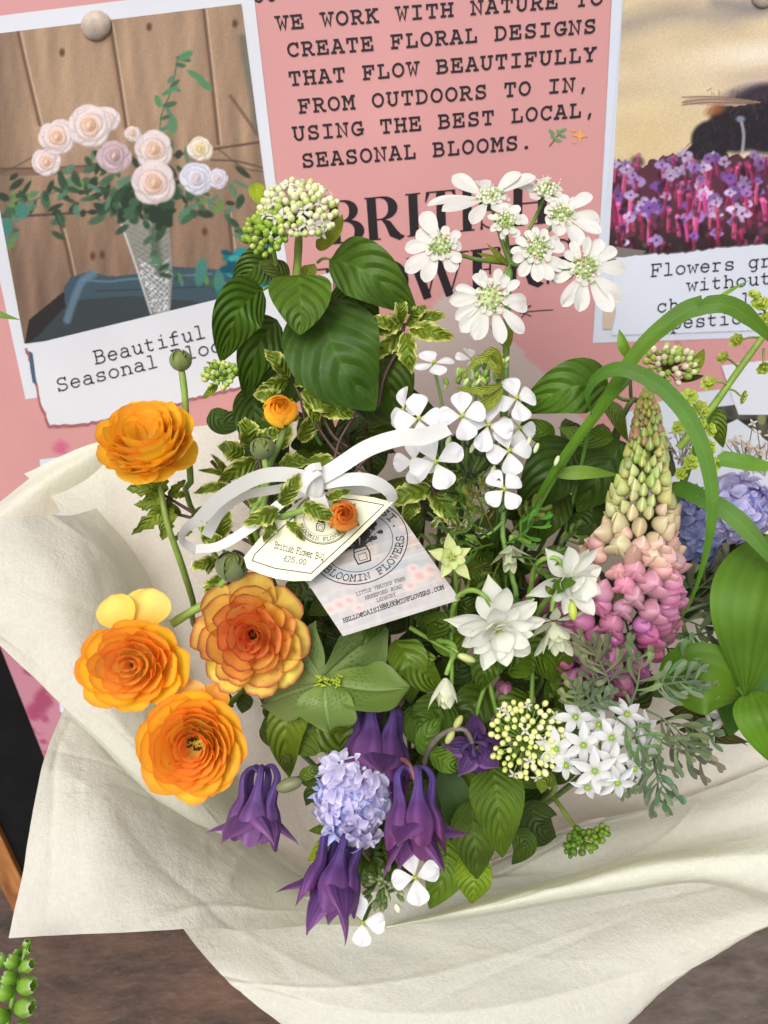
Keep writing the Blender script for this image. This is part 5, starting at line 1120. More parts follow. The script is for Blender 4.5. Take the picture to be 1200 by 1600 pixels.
el = Thing('elder_cluster', 'flat cluster of tiny cream beads and open florets beside the white star flowers', 'flower', P(830, 1170, .47))
def ecol(a, b, q): return q.choice(((238, 236, 186), (226, 230, 150))) if a > .1 or b > .4 else q.choice(((206, 218, 116), (222, 226, 140), (232, 232, 160)))
bud_dome(el, 822, 1152, .428, 58, 62, (-.05, .2, 1), 84, ecol, 4.8, 9, 33, (246, 244, 220), 11, depth=.35, raycol=(110, 140, 60))
stem(el, [(835, 1165, .45), (850, 1200, .46), (862, 1240, .48)] + to_bind(850, 1250, .5), 4, 5, (104, 132, 58))
L(el, [(868, 1215, .45), (850, 1222, .44), (846, 1240, .44)], 26, (96, 138, 62), M_leafs); L(el, [(850, 1225, .46), (820, 1222, .45), (800, 1214, .455)], 18, (72, 112, 50), M_leafs)

gt = Thing('green_bud_spray', 'drooping sprig of tight olive green beads lying on the paper at the lower right', 'branch', P(870, 1265, .49))
bud_dome(gt, 908, 1312, .455, 24, 20, (0, .1, 1), 34, ((96, 128, 36), (110, 140, 44), (84, 116, 34)), 4.6, 0, 41, raycol=(110, 136, 50)); bud_dome(gt, 936, 1300, .457, 14, 13, (.2, .1, 1), 14, ((96, 128, 36), (110, 140, 44)), 4.4, 0, 42, raycol=(110, 136, 50))
bud_dome(gt, 892, 1322, .457, 10, 14, (-.2, 0, 1), 10, ((96, 128, 36), (84, 116, 34)), 4.4, 0, 43, raycol=(110, 136, 50))
stem(gt, [(904, 1300, .465), (888, 1278, .475), (868, 1250, .49), (840, 1220, .52)], 3.2, 4.5, (128, 144, 64)); stem(gt, [(900, 1292, .466), (894, 1302, .463), (893, 1318, .462)], 2, 2, (128, 144, 64), 8, 6)
# ------------------------------------------------------------ tags and ribbon
def plane_map(x0, y0, d0, n):
    c0 = P(x0, y0, d0); nn = dirw(n)
    def f(x, y, lift=0.0):
        x = np.asarray(x, float)[..., None]; y = np.asarray(y, float)[..., None]
        d = (x - 600) / FPX * RX - (y - 800) / FPX * UY - BZ
        return CO + d * ((((c0 - CO) @ nn) + lift) / (d @ nn))[..., None]
    f.n = nn; return f
TY.update({'-': [[(3, 4.5), (9, 4.5)]], 'Q': [arc(6, 6, 5.4, 6, 0, 360, 20), [(6, 2), (11, -2)]], 'V': [[(1, 12), (6, 0), (11, 12)], [(-.4, 12), (3, 12)], [(9, 12), (12.4, 12)]], 'Z': [[(1.5, 12), (10.5, 12), (1.5, 0), (10.5, 0)]],
 '8': [arc(6, 9, 3.8, 3, 0, 360, 12), arc(6, 3, 4.6, 3, 0, 360, 12)], '0': [arc(6, 6, 4.2, 6, 0, 360, 16)], '2': [arc(6, 8.6, 4, 3.4, 170, -30, 9) + [(1.6, 0), (10.4, 0)]], '5': [[(10, 12), (3, 12), (2.6, 7)] + arc(5.8, 4, 4.4, 3.8, 110, -150, 10)],
 '£': [[(3, 0), (10.4, 0)], [(4.6, 0), (4.6, 8)] + arc(7.4, 8.4, 2.8, 3.4, 180, 20, 7), [(2, 5.6), (8.4, 5.6)]], '@': [arc(6, 6, 5.4, 6, 300, 0, 14), arc(6, 6, 2.4, 3, 0, 360, 10)]})
def stock(th, mp, pts, mat, col, thick=0.0004, name='card_stock'):
    xy = np.array(pts, float); a = mp(xy[:, 0], xy[:, 1], -0.00006); b = a - mp.n * thick; n = len(xy)
    F = [tuple(range(n)), tuple(range(2 * n - 1, n - 1, -1))] + [(i, n + i, n + (i + 1) % n, (i + 1) % n) for i in range(n)]
    th.part(name, np.vstack([a, b]), F, mat, np.tile(lin(col), (2 * n, 1)), smooth=False)
def band_px(th, name, mp, pts, w, mat, lift, closed=False):
    a, b = stroke_band(pts, w, False); q = np.vstack([a, b]); m = len(a); V = mp(q[:, 0], q[:, 1], lift); th.part(name, V, [(j, m + j, m + j + 1, j + 1) for j in range(m - 1)], mat, smooth=False)
def ering(cx, cy, rx, ry, rot, a0=0, a1=360, n=48):
    c, w = math.cos(math.radians(rot)), math.sin(math.radians(rot))
    return [(cx + rx * math.cos(math.radians(a)) * c - ry * math.sin(math.radians(a)) * -w * -1, cy - (rx * math.cos(math.radians(a)) * w + ry * math.sin(math.radians(a)) * c)) for a in np.linspace(a0, a1, n)]
def ring_text(th, mp, txt, cx, cy, rx, ry, rot, a0, a1, h, w, mat, lift, inward=True):
    V, F = [], []; n = len(txt); k = 0
    for i, ch in enumerate(txt):
        for st_ in TY.get(ch, []):
            a_, b_ = stroke_band(st_, w); base = len(V); m = len(a_)
            for qq in np.vstack([a_, b_]):
                ang = math.radians(a0 + (a1 - a0) * (i + qq[0] / 14.0) / n); k_ = (1 - qq[1] / 12 * h / rx) if inward else (1 + qq[1] / 12 * h / rx)
                c, s_ = math.cos(math.radians(rot)), math.sin(math.radians(rot)); ex, ey = rx * k_ * math.cos(ang), ry * k_ * math.sin(ang)
                V.append(mp(cx + ex * c - ey * s_, cy - (ex * s_ + ey * c), lift + k * 2e-6))
            for j in range(m - 1): F.append((base + j, base + m + j, base + m + j + 1, base + j + 1))
            k += 1
    th.part('lettering', V, F, mat, smooth=False)
def seal(th, mp, cx, cy, rx, ry, rot, mat, lift, full=True):
    for k, w in ((1.0, 1.6), (.70, 1.1)): band_px(th, 'seal_ring', mp, ering(cx, cy, rx * k, ry * k, rot), w * rx / 75, mat, lift)
    ring_text(th, mp, "BLOOMIN FLOWERS", cx, cy, rx * .92, ry * .92, rot, 205, 352, rx * .15, 2.0, mat, lift + 1e-5)
    ring_text(th, mp, "SI.", cx, cy, rx * .78, ry * .78, rot, 44, 2, rx * .15, 2.0, mat, lift + 2e-5, False)
    q = random.Random(2); c, s_ = math.cos(math.radians(rot)), math.sin(math.radians(rot))
    T = lambda u, v: (cx + u * rx * c - v * ry * s_, cy - (u * rx * s_ + v * ry * c)); V, F = [], []
    def add(pts, w):
        a, b = stroke_band([T(*p) for p in pts], w, False); base = len(V); m = len(a)
        for i_, qq in enumerate(np.vstack([a, b])): V.append(mp(qq[0], qq[1], lift + len(F) * 4e-7))
        F.extend([(base + j, base + m + j, base + m + j + 1, base + j + 1) for j in range(m - 1)])
    add([(-.13, -.12), (-.16, -.3), (-.13, -.5), (.13, -.5), (.16, -.3), (.13, -.12), (-.13, -.12)], rx * .03); add([(-.15, -.2), (.15, -.2)], rx * .02); add([(-.08, -.28), (-.08, -.44), (.08, -.44), (.08, -.28), (-.08, -.28)], rx * .015)
    for i in range(46 if full else 24):
        a = q.uniform(.25, math.pi - .25); L_ = q.uniform(.2, .58); e = (L_ * math.cos(a) * .95, -.1 + L_ * math.sin(a)); add([(0, -.14), (e[0] * .5 + q.uniform(-.04, .04), -.12 + (e[1] + .1) * .5), e], rx * .014)
        for j in range(3): bx, by = e[0] + q.uniform(-.07, .07), e[1] + q.uniform(-.06, .06); add([(bx - .035, by), (bx + .02, by + .03), (bx + .03, by - .03)], rx * .035)
    th.part('seal_drawing', V, F, mat, smooth=False)

BC = plane_map(590, 890, .424, (.06, .30, .95)); bc = Thing('business_card', 'glossy printed florist card with a round black seal, under the cream price tag', 'card', P(590, 890, .424))
cq = [(432, 838), (612, 785), (719, 937), (536, 994)]
stock(bc, BC, cq, M_card, (226, 224, 222))
pc = Print(cq, 130, 130, (196, 186, 178)); pc.noise(.05, .02, .08, 3)
for k in range(13):       # hazy brick wall with pale roses
    y0 = 770 + k * 17
    pc.line([(420, y0 + 66), (730, y0 - 30)], 2.2, (222, 216, 210), .8, 1)
    for j in range(9): x = 420 + j * 34 + (k % 2) * 17; yy = y0 + 66 - (x - 420) * .31; pc.ell(x + 16, yy + 8, 13, 6, random.Random(k * 20 + j).choice(((206, 170, 156), (190, 172, 160), (214, 190, 178), (180, 170, 164))), -17, .3, .75)
pc.poly([(560, 800), (600, 790), (640, 850), (600, 870)], (178, 184, 190), .6)
pc.poly([(436, 900), (690, 850), (720, 937), (536, 994)], (202, 202, 206), .55); pc.line([(470, 905), (600, 885), (690, 880)], 10, (170, 182, 190), .7, 4)
for (x, y, r) in ((655, 900, 15), (672, 890, 12), (640, 915, 10), (530, 945, 13), (545, 938, 11), (515, 952, 10), (560, 950, 9), (690, 902, 8), (645, 888, 9)):
    pc.ell(x, y, r, r * .8, (232, 206, 200), 0, .3, .9); pc.ell(x + 1, y, r * .5, r * .35, (212, 172, 166), 20, .6, .8)
for i in range(50): pc.ell(pc.rs.uniform(500, 720), pc.rs.uniform(880, 985), pc.rs.uniform(4, 12), pc.rs.uniform(2, 5), ((214, 210, 214), (190, 184, 186), (172, 176, 176))[i % 3], -17, .5, .35)
pc.C *= .86
V = BC(pc.X, pc.Y, 0.00006); bc.grid('card_print', V[::-1], M_gloss, lin(pc.C / 256)[::-1])
seal(bc, BC, 560, 848, 78, 64, 17, M_ink, 0.0001)
up17 = lambda x, y: (-.26, -.97)
for (t, a, b, h, w) in (("LITTLE VERZONS FARM", (557, 931), (633, 906), 5.0, 1.9), ("HEREFORD ROAD", (571, 937), (629, 918), 5.0, 1.9), ("LEDBURY", (589, 941), (619, 931), 5.0, 1.9), ("HR82PZ", (594, 950), (622, 941), 5.0, 1.9), ("HELLO@DAISISBLOOMINFLOWERS.COM", (537, 973), (694, 920), 6.2, 2.6)):
    text_line(bc, 'lettering', t, a, b, h, w, BC, M_ink, up17, lift0=.0001, adv=13.2)

PT = plane_map(490, 850, .414, (-.05, .25, 1)); pt = Thing('price_tag', 'cream price tag reading British Flower B-Q 25.00, tied by the white ribbon', 'tag', P(490, 850, .414))
tq = [(381, 871), (386, 888), (408, 897), (430, 904), (458, 908), (486, 907), (549, 850), (614, 785), (584, 777), (553, 773), (505, 768), (480, 772), (440, 805), (408, 838)]
stock(pt, PT, tq, M_card, (228, 225, 194), .0005, 'tag_stock')
band_px(pt, 'border_line', PT, [(398, 866), (394, 876), (430, 888), (486, 896), (545, 842), (600, 789), (556, 781), (500, 776)], 1.5, M_ink2, .0001); band_px(pt, 'border_line', PT, [(398, 866), (432, 832), (478, 790)], 1.5, M_ink2, .0001)
band_px(pt, 'seal_ring', PT, ering(503, 812, 43, 38, -12), 1.4, M_ink2, .0001); seal(pt, PT, 503, 812, 41, 36, -12, M_ink2, .00015, False)
up_t = lambda x, y: (.22, -.97)
text_line(pt, 'lettering', "British Flower B-Q", (428, 856), (505, 876), 10, 1.7, PT, M_ink2, up_t, lift0=.0001, adv=11.5); text_line(pt, 'lettering', "£25.00", (442, 876), (478, 883), 8.5, 1.7, PT, M_ink2, up_t, lift0=.0001, adv=11.5)

rbn = Thing('ribbon_bow', 'white satin ribbon knotted in a loose bow above the price tag', 'ribbon', P(487, 758, .41))
def rib(pts, w, roll, name='ribbon_loop', n=44, prof='band', fold=0.0):
    W = catmull(Pn(pts), n); T, A, N = side_dirs(W, roll); s = np.linspace(-1, 1, 7); ww = PROF[prof](np.linspace(0, 1, n)) * w * .78 / 2 * px(.42)
    X = W[:, None] + A[:, None] * (s[None, :, None] * ww[:, None, None]) + N[:, None] * (fold * (s[None, :, None] ** 2) * ww[:, None, None])
    rbn.grid(name, X, M_satin, (1, 1, 1))
rib([(484, 748, .408), (440, 741, .407), (398, 748, .406), (345, 778, .404), (312, 812, .404)], 30, [10, 20, 28])
rib([(312, 812, .404), (290, 828, .405), (286, 846, .408), (306, 860, .412)], 27, [28, 50, 64, 40])
rib([(306, 858, .412), (345, 852, .412), (400, 818, .412), (445, 782, .412), (484, 764, .410)], 22, [40, 25, 30])
rib([(476, 755, .412), (430, 765, .416), (380, 775, .418), (345, 800, .42), (322, 838, .42)], 24, [45, 40, 20])
rib([(490, 752, .408), (530, 728, .406), (575, 700, .404), (625, 684, .404), (662, 682, .406), (700, 668, .412)], 33, [30, 12, 0, 0, 20], 'ribbon_tail')
rib([(494, 758, .409), (535, 750, .407), (575, 750, .408), (606, 766, .414), (616, 786, .42)], 27, [30, 20, 20, 40], 'ribbon_loop'); rib([(600, 762, .42), (565, 766, .424), (520, 768, .42)], 22, [30, 20], 'ribbon_loop')
rib([(489, 762, .406), (496, 776, .403), (505, 800, .402)], 30, [10, 20], 'ribbon_tail')
hk = Head(487, 756, .404); kp = Part(); t, s = np.meshgrid(np.linspace(0, 1, 14), np.linspace(0, 2 * math.pi, 18, endpoint=False), indexing='ij')
rr_ = np.sin(np.pi * (0.08 + .84 * t)) ** .5; K = np.stack([rr_ * 17 * np.cos(s) * (1 + .12 * np.sin(3 * s + 4 * t)), (t - .5) * 44 * (1 + .1 * np.cos(s)), rr_ * 12 * np.sin(s) * (1 + .2 * np.sin(4 * s + 5 * t))], -1) @ rotz(.35).T
rbn.grid('knot', hk(K), M_satin, (1, 1, 1), wrap=True); rib([(478, 738, .404), (488, 730, .402), (502, 728, .404)], 16, 30, 'knot_fold', 12); rib([(474, 770, .400), (482, 752, .397), (500, 738, .400)], 14, 35, 'knot_fold', 14, fold=.3)
stem(rbn, [(303, 858, .412), (297, 868, .413), (300, 876, .414), (297, 888, .415)], .9, .5, (240, 240, 236), 10, 5, 'thread')

# ------------------------------------------------------------ columbines
def columbine(label, x, y, d, n, R, spin=0, cols=((104, 76, 164), (142, 92, 170)), st=(), seed=0, sep_el=(24, 70), gname='violet columbine flowers', spur=1.0, cupL=.62, sepL=1.2, stcol=(110, 96, 84)):
    h = Head(x, y, d, n, spin); th = Thing('columbine', label, 'flower', h.c, gname); q = random.Random(seed); c1, c2 = lin(cols[0]) * np.array([.82, .84, .62]), lin(cols[1]) * np.array([.80, .84, .62])
    for i in range(5):
        a0 = i * 2 * math.pi / 5 + q.uniform(-.06, .06)
        n_, m_ = 26, 16; PR = catmull([(.44, .70 * cupL / .62), (.42, .36), (.32, .04), (.36, -.26 * spur), (.37, -.50 * spur), (.22, -.68 * spur), (.06, -.60 * spur), (.03, -.46 * spur)], n_); k = np.linspace(0, 1, n_)
        wt = np.interp(k, (0, .08, .18, .30, .42, .6, .75, .92, 1), (.24, .31, .29, .17, .10, .075, .05, .04, .02)); wr = np.interp(k, (0, .18, .30, .42, .6, .75, .92, 1), (.15, .16, .12, .085, .065, .045, .035, .02))
        ph = np.linspace(0, 2 * math.pi, m_, endpoint=False); tg = nrm(np.gradient(PR, axis=0)); nr = np.stack([-tg[:, 1], tg[:, 0]], 1); nr *= np.sign(nr[:1, 0:1])
        rr0 = PR[:, 0:1] + nr[:, 0:1] * wr[:, None] * np.sin(ph); zz0 = PR[:, 1:2] + nr[:, 1:2] * wr[:, None] * np.sin(ph) + (np.clip(1 - k * 5, 0, 1)[:, None]) * (.20 * np.sin(ph) - .10 * np.abs(np.cos(ph)) ** 2)
        tt0 = wt[:, None] * np.cos(ph) * np.ones_like(rr0); kk, pp = np.meshgrid(k, ph, indexing='ij')
        aj = a0 + q.uniform(-.16, .16); ca, sa = math.cos(aj), math.sin(aj); Vv = R * q.uniform(.9, 1.1) * np.stack([rr0 * ca - tt0 * sa, rr0 * sa + tt0 * ca, zz0], -1)
        c = mixc(c2 * 1.05, c1, kk * 2.4) * (1 + .12 * np.sin(pp * 6))[..., None]; c = mixc(c, c2 * .6, np.clip((kk - .8) / .2, 0, 1))
        c = c * (1 + .18 * np.sin(pp * 11 + kk * 9) ** 3)[..., None]; th.grid('petal', h(Vv), M_colum, c, wrap=True)
    for i in range(5):
        a = (i + .5) * 2 * math.pi / 5 + q.uniform(-.12, .12); L_ = R * sepL * q.uniform(.92, 1.1)
        V, t, s = petal(L_, R * .74, 'point', 20, 13, q.uniform(-.7, .1), q.uniform(-.2, .9), .35, R * .06, seed=seed + i); V = V + np.array([0, R * .12, 0])
        V = V @ rotx(math.radians(q.uniform(*sep_el))).T @ rotz(a - math.pi / 2).T; c = mixc(mixc(c1, c2, t), c1 * .7, np.exp(-(s / .10) ** 2) * .35 + .28 * (np.sin(s * 12 + t * 5) ** 6)); c = mixc(c, lin((168, 108, 170)), .5 * np.exp(-((np.abs(s) - .9) / .15) ** 2))
        th.grid('sepal', h(V), M_colum, mixc(c, lin((130, 140, 110)), np.clip((t - .93) / .07, 0, 1) * .6))
    it = []
    for i in range(22):
        a = q.uniform(0, 6.28); r_ = R * .12 * math.sqrt(q.random()); it.append((h((r_ * math.cos(a), r_ * math.sin(a), R * cupL * q.uniform(.2, .95))), (h.s * 1.2, h.s * 1.2, h.s * 4), h.B[2], (206, 196, 110)))
    th.coll('stamens', blobs(it, 5, 5), M_waxy, stuff=True)
    if st: stem(th, st, 3.6, 5, stcol, name='stem')
    return th
columbine('violet columbine hanging alone over the paper at the far left of the violets', 400, 1250, .415, (-.12, -.92, .34), 74, 10, seed=1, st=[(428, 1228, .415), (445, 1222, .42), (470, 1215, .44), (500, 1196, .47), (530, 1180, .52)])
columbine('dark violet columbine with a raised spur, just under the green hellebore', 592, 1148, .44, (-.1, -.80, .42), 92, 40, seed=2, spur=.8, st=[(622, 1105, .44), (628, 1095, .45), (630, 1080, .48)], cols=((96, 72, 156), (116, 66, 138)))
columbine('largest violet columbine nodding on a reddish stalk right of the lilac cluster', 646, 1256, .403, (.0, -.84, .50), 84, 0, seed=3, cols=((104, 78, 172), (128, 66, 138)), st=[(648, 1255, .41), (650, 1225, .405), (645, 1205, .408), (632, 1188, .42), (622, 1195, .43), (640, 1230, .46)], stcol=(142, 92, 92))
columbine('violet columbine with one sepal pointing left, lowest of the violets', 528, 1350, .415, (-.22, -.84, .42), 78, 24, seed=4, cols=((92, 66, 152), (132, 76, 160)), sepL=1.25, st=[(540, 1325, .42), (560, 1310, .44), (590, 1300, .48)])
c5 = columbine('small violet columbine seen from behind on a hooked grey stalk', 742, 1165, .43, (.25, -.55, -.62), 50, 12, seed=5, cols=((90, 62, 134), (96, 60, 128)), spur=.45, sep_el=(-10, 15), sepL=1.0, st=[(738, 1160, .425), (728, 1142, .42), (712, 1139, .42), (690, 1148, .425), (672, 1168, .435), (662, 1196, .45)], stcol=(112, 104, 96))
for (x, y) in ((716, 1128), (703, 1152)): c5.coll('bud', blobs([(P(x, y, .418), (px(.42) * 6, px(.42) * 6, px(.42) * 12), UY + .6 * RX, (178, 182, 110))], 8, 8), M_waxy)
cb = Thing('columbine_bud', 'plump unopened grey green columbine bud beside the leftmost violet flower', 'flower bud', P(455, 1225, .42)); cb.coll('bud', blobs([(P(452, 1226, .412), (px(.41) * 11, px(.41) * 11, px(.41) * 22), RX + .35 * UY, (124, 128, 92))], 10, 10), M_waxy)
leaf(cb, [(468, 1216, .414), (485, 1206, .41), (503, 1200, .416)], 20, (74, 110, 50), M_leafs); leaf(cb, [(470, 1222, .414), (490, 1222, .42), (510, 1212, .425)], 14, (70, 104, 50), M_leafs)

PROF['ovp'] = lambda t: np.sin(np.pi * np.clip(t, 0, 1) ** 1.25) ** .7 * .94 + .06
def double_columbine(label, x, y, d, n, R, spin=0, layers=((5, 1.0, 0, 0.42), (5, .86, 35, .42), (6, .66, 55, .4)), col=(248, 249, 240), tip=(206, 222, 130), tipk=.5, st=(), seed=0, gname='white columbine flowers', base_col=(240, 243, 220), ctr=True, bend=(-.4, .4)):
    h = Head(x, y, d, n, spin); th = Thing('columbine', label, 'flower', h.c, gname); q = random.Random(seed)
    for li, (cnt, k, el, wk) in enumerate(layers):
        for i in range(cnt):
            a = 2 * math.pi * (i + .5 * (li % 2)) / cnt + q.uniform(-.13, .13); V, t, s = petal(R * k * q.uniform(.78, 1.12), R * wk * q.uniform(.8, 1.1), 'point' if li == 0 else 'ovp', 14, 9, q.uniform(*bend), q.uniform(-.2, .5), .3, R * .02, seed=seed * 7 + i)
            V = (V + np.array([0, R * .08, 0])) @ rotx(math.radians(el + q.uniform(-9, 9))).T @ rotz(a).T; V = V + np.array([0, 0, R * .05 * li])
            tk = tipk * (1 if li == 0 else .35); c = mixc(lin(base_col), lin(col), t * 2.6); c = mixc(c, lin(tip), np.clip((t - .68) / .32, 0, 1) * tk)
            th.grid('sepal' if li == 0 else 'petal', h(V), M_whitec, c)
    if ctr: th.coll('stamens', blobs([(h((q.uniform(-.07, .07) * R, q.uniform(-.07, .07) * R, R * q.uniform(.1, .28))), (h.s * 1.5, h.s * 1.5, h.s * 4.5), h.B[2], (208, 208, 120)) for _ in range(18)], 5, 5), M_waxy, stuff=True)
    if st: stem(th, st, 3.4, 5, (122, 156, 66), name='stem')
    return th
double_columbine('largest double white columbine, many petalled, right of the florist card', 775, 975, .415, (.08, -.42, .9), 76, 15, ((5, .95, -8, .60), (9, .88, 10, .40), (10, .78, 32, .40), (8, .6, 52, .40)), seed=1, st=[(768, 950, .41), (758, 932, .405), (738, 922, .41), (718, 930, .42), (708, 950, .43), (706, 985, .45)])
double_columbine('greenish white columbine nodding between the largest one and the lupin', 865, 970, .425, (.05, -.82, .45), 54, 0, ((5, .95, -2, .40), (7, .95, 45, .38), (5, .7, 66, .38)), seed=2, tipk=.9, col=(236, 240, 214), st=[(862, 955, .42), (865, 935, .42), (866, 925, .425), (845, 950, .44), (832, 990, .47)])
double_columbine('white columbine with long pointed petals lying against the pink lupin', 888, 905, .425, (.35, -.25, .75), 66, 40, ((5, 1.0, -8, .56), (8, .85, 22, .44), (7, .6, 50, .44)), seed=3, st=[(884, 888, .42), (868, 872, .42), (845, 876, .425), (832, 900, .44), (830, 950, .46)])
double_columbine('small closed bell of a cream columbine hanging below the others', 696, 1056, .425, (-.03, -.97, .2), 52, 0, ((5, 1.0, 54, .50), (6, .86, 62, .46), (6, .75, 74, .42)), seed=4, bend=(.3, .7), tipk=.8, col=(240, 243, 216), st=[(697, 1054, .43), (704, 1035, .43), (712, 1018, .435), (704, 1005, .44), (680, 1000, .46)], ctr=False)
double_columbine('pale green star columbine overlapping the right edge of the florist card', 706, 872, .41, (.0, .15, 1), 40, 8, ((5, .95, 0, .48), (5, .5, 25, .4)), seed=5, col=(220, 230, 156), base_col=(150, 176, 80), tip=(226, 234, 170), st=[(706, 876, .415), (712, 905, .43), (710, 960, .45), (706, 1000, .47)])
double_columbine('drooping cream columbine half hidden under the feathery leaves', 798, 850, .45, (-.1, -.9, .3), 46, 30, ((5, .9, 40, .46), (5, .8, 70, .42)), seed=6, col=(226, 232, 196), st=[(798, 848, .45), (802, 838, .45), (830, 850, .455)], ctr=False)
def green_bud(x, y, d, ax, L_, w, col=(196, 210, 110), label=''):
    b_ = Thing('columbine_bud', label, 'flower bud', P(x, y, d)); b_.coll('bud', blobs([(P(x, y, d), (px(d) * w,) * 2 + (px(d) * L_,), ax[0] * RX + ax[1] * UY, col)], 8, 8), M_waxy); return b_
b = green_bud(729, 1028, .425, (1, -.35), 15, 6.5, (206, 212, 140), 'slim cream bud beside the stalk of the closed bell'); stem(b, [(716, 1020, .428), (706, 1012, .43), (696, 1010, .435)], 2, 2.4, (120, 150, 66), 8, 6)
b = green_bud(895, 955, .42, (.1, -1), 15, 7, (190, 206, 84), 'lime green columbine bud hanging before the pink lupin'); stem(b, [(893, 940, .422), (885, 932, .425), (868, 930, .43)], 2, 2.4, (120, 150, 66), 8, 6)
leaf(b, [(866, 926, .418), (880, 912, .41), (901, 910, .415)], 20, (70, 120, 44), M_leafs); leaf(b, [(866, 928, .42), (858, 922, .415), (852, 915, .42)], 10, (80, 124, 50), M_leafs)

# ------------------------------------------------------------ lupin
def lupin_meshes():
    t, s = np.meshgrid(np.linspace(0.0, 1, 13), np.linspace(0, 2 * math.pi, 16, endpoint=False), indexing='ij'); w = np.sin(np.pi * t ** .72) ** .85 + .004
    X = .38 * w * np.cos(s); Z = .50 * w * np.sin(s) + .16 * np.sin(np.pi * t) + 0.10 * np.exp(-(np.cos(s) / .3) ** 2) * (np.sin(s) > 0) * w; Y = (t - .12) * 1.25 - .25 * (t ** 2) * 0
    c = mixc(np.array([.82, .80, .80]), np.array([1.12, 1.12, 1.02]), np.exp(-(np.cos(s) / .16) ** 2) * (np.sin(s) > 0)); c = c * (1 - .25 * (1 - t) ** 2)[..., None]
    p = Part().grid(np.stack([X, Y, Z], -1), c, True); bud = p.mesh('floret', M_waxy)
    p = Part(); w = np.sin(np.pi * t ** .85) ** .62 + .004; X = .47 * w * np.cos(s); Z = .42 * w * np.sin(s) + .12 + .16 * np.exp(-(np.cos(s) / .35) ** 2) * (np.sin(s) > 0) * w; Y = .98 * (t - .5) + .28
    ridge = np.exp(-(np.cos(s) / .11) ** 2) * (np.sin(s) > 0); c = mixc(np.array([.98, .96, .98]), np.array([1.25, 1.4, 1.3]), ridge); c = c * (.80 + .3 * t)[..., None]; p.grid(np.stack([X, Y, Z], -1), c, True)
    for sd in (-1, 1):
        V, t2, s2 = petal(.95, .70, 'round', 9, 7, .2, .5, .3); V = V @ roty(sd * .55).T + np.array([sd * .14, .0, -.30]); p.grid(V, mixc(np.array([.85, .8, .85]), np.array([1.1, 1.1, 1.1]), t2))
    return bud, p.mesh('floret', M_waxy)
LB, LO = lupin_meshes()
lu = Thing('lupin', 'tall lupin spike, pale green at the tip shading to dusky pink below', 'flower', P(960, 900, .45)); q = random.Random(6)
axis = catmull([(1012, 612, .452), (1011, 680, .448), (1006, 760, .446), (994, 840, .448), (972, 915, .452), (946, 985, .458), (918, 1060, .47)], 60)
WA = Pn(axis); seg = np.concatenate([[0], np.cumsum(np.linalg.norm(np.diff(WA, axis=0), axis=1))]); TOT = seg[-1] / px(.45)
def on_axis(v): i = v * 59; k = int(min(i, 58)); f = i - k; return WA[k] * (1 - f) + WA[k + 1] * f, nrm(WA[k + 1] - WA[k])
v = .0; i = 0
CS = ((0, (170, 176, 84)), (.10, (180, 184, 96)), (.17, (162, 134, 108)), (.21, (176, 190, 104)), (.32, (196, 208, 128)), (.42, (216, 216, 150)), (.50, (224, 204, 162)), (.58, (216, 172, 164)), (.68, (202, 142, 164)), (.80, (190, 124, 156)), (.9, (172, 106, 142)), (1, (150, 92, 126)))
placed = 0
while v < .985 and placed < 285:
    size = np.interp(v, (0, .15, .3, .45, .6, 1), (9, 12, 17, 25, 34, 36)); rad = np.interp(v, (0, .06, .15, .25, .36, .48, .56, .68, .85, 1), (5, 14, 22, 30, 40, 52, 72, 90, 84, 62))
    c, T_ = on_axis(v); a = i * 2.39996 + q.uniform(-.15, .15); X0 = nrm(np.cross(T_, BZ)); Z0 = np.cross(X0, T_)
    o = math.cos(a) * X0 + math.sin(a) * Z0; up = -T_          # tip direction of the spike
    el = math.radians(np.interp(v, (0, .3, .5, 1), (82, 58, 30, 8))) ; el += q.uniform(-.25, .25); yd = nrm(o * math.cos(el) + up * math.sin(el) if v < .5 else o * math.cos(el) - up * .15 + up * math.sin(el))
    zd = nrm(up - yd * (up @ yd)) if v > .5 else nrm(o - yd * (o @ yd)); xd = np.cross(yd, zd); M = np.eye(4); sc_ = size * px(.45) * q.uniform(.82, 1.2)
    if v > .5: zd2 = nrm(zd * .55 + o * .6); zd2 = nrm(zd2 - yd * (zd2 @ yd)); xd = np.cross(yd, zd2); zd = zd2
    M[:3, :3] = np.stack([xd, yd, zd], 1) * sc_; M[:3, 3] = c + o * px(.45) * (rad - size * .55 if rad > size * .7 else rad * .45) + q.uniform(-1, 1) * px(.45) * up * 3
    col = np.array([np.interp(v + q.uniform(-.07, .07) + (.06 if math.cos(a) < -.3 else 0), [k for k, _ in CS], [cc[j] for _, cc in CS]) for j in range(3)]) + q.uniform(-8, 8)
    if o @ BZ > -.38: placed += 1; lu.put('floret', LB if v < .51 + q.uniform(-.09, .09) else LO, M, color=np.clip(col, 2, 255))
    v += (size * size * (.62 + .25 * v)) / (2 * math.pi * max(rad, 7)) / TOT; i += 1
stem(lu, WA[2:], 6, 12, (140, 146, 84), 30, 8)
for (x, y, r) in ((838, 905, 20), (852, 925, 18), (822, 935, 16), (846, 950, 18), (828, 960, 15), (870, 1005, 14), (790, 1070, 20), (858, 890, 16)):    # lower florets showing left of the white columbines
    A_ = np.eye(4); B3 = basis(BZ + .5 * UY, q.uniform(0, 6)); A_[:3, :3] = B3 @ rotx(-1.1) * r * 1.2 * px(.47); A_[:3, 3] = P(x, y, .472); lu.put('floret', LO, A_, color=(178, 112, 144))

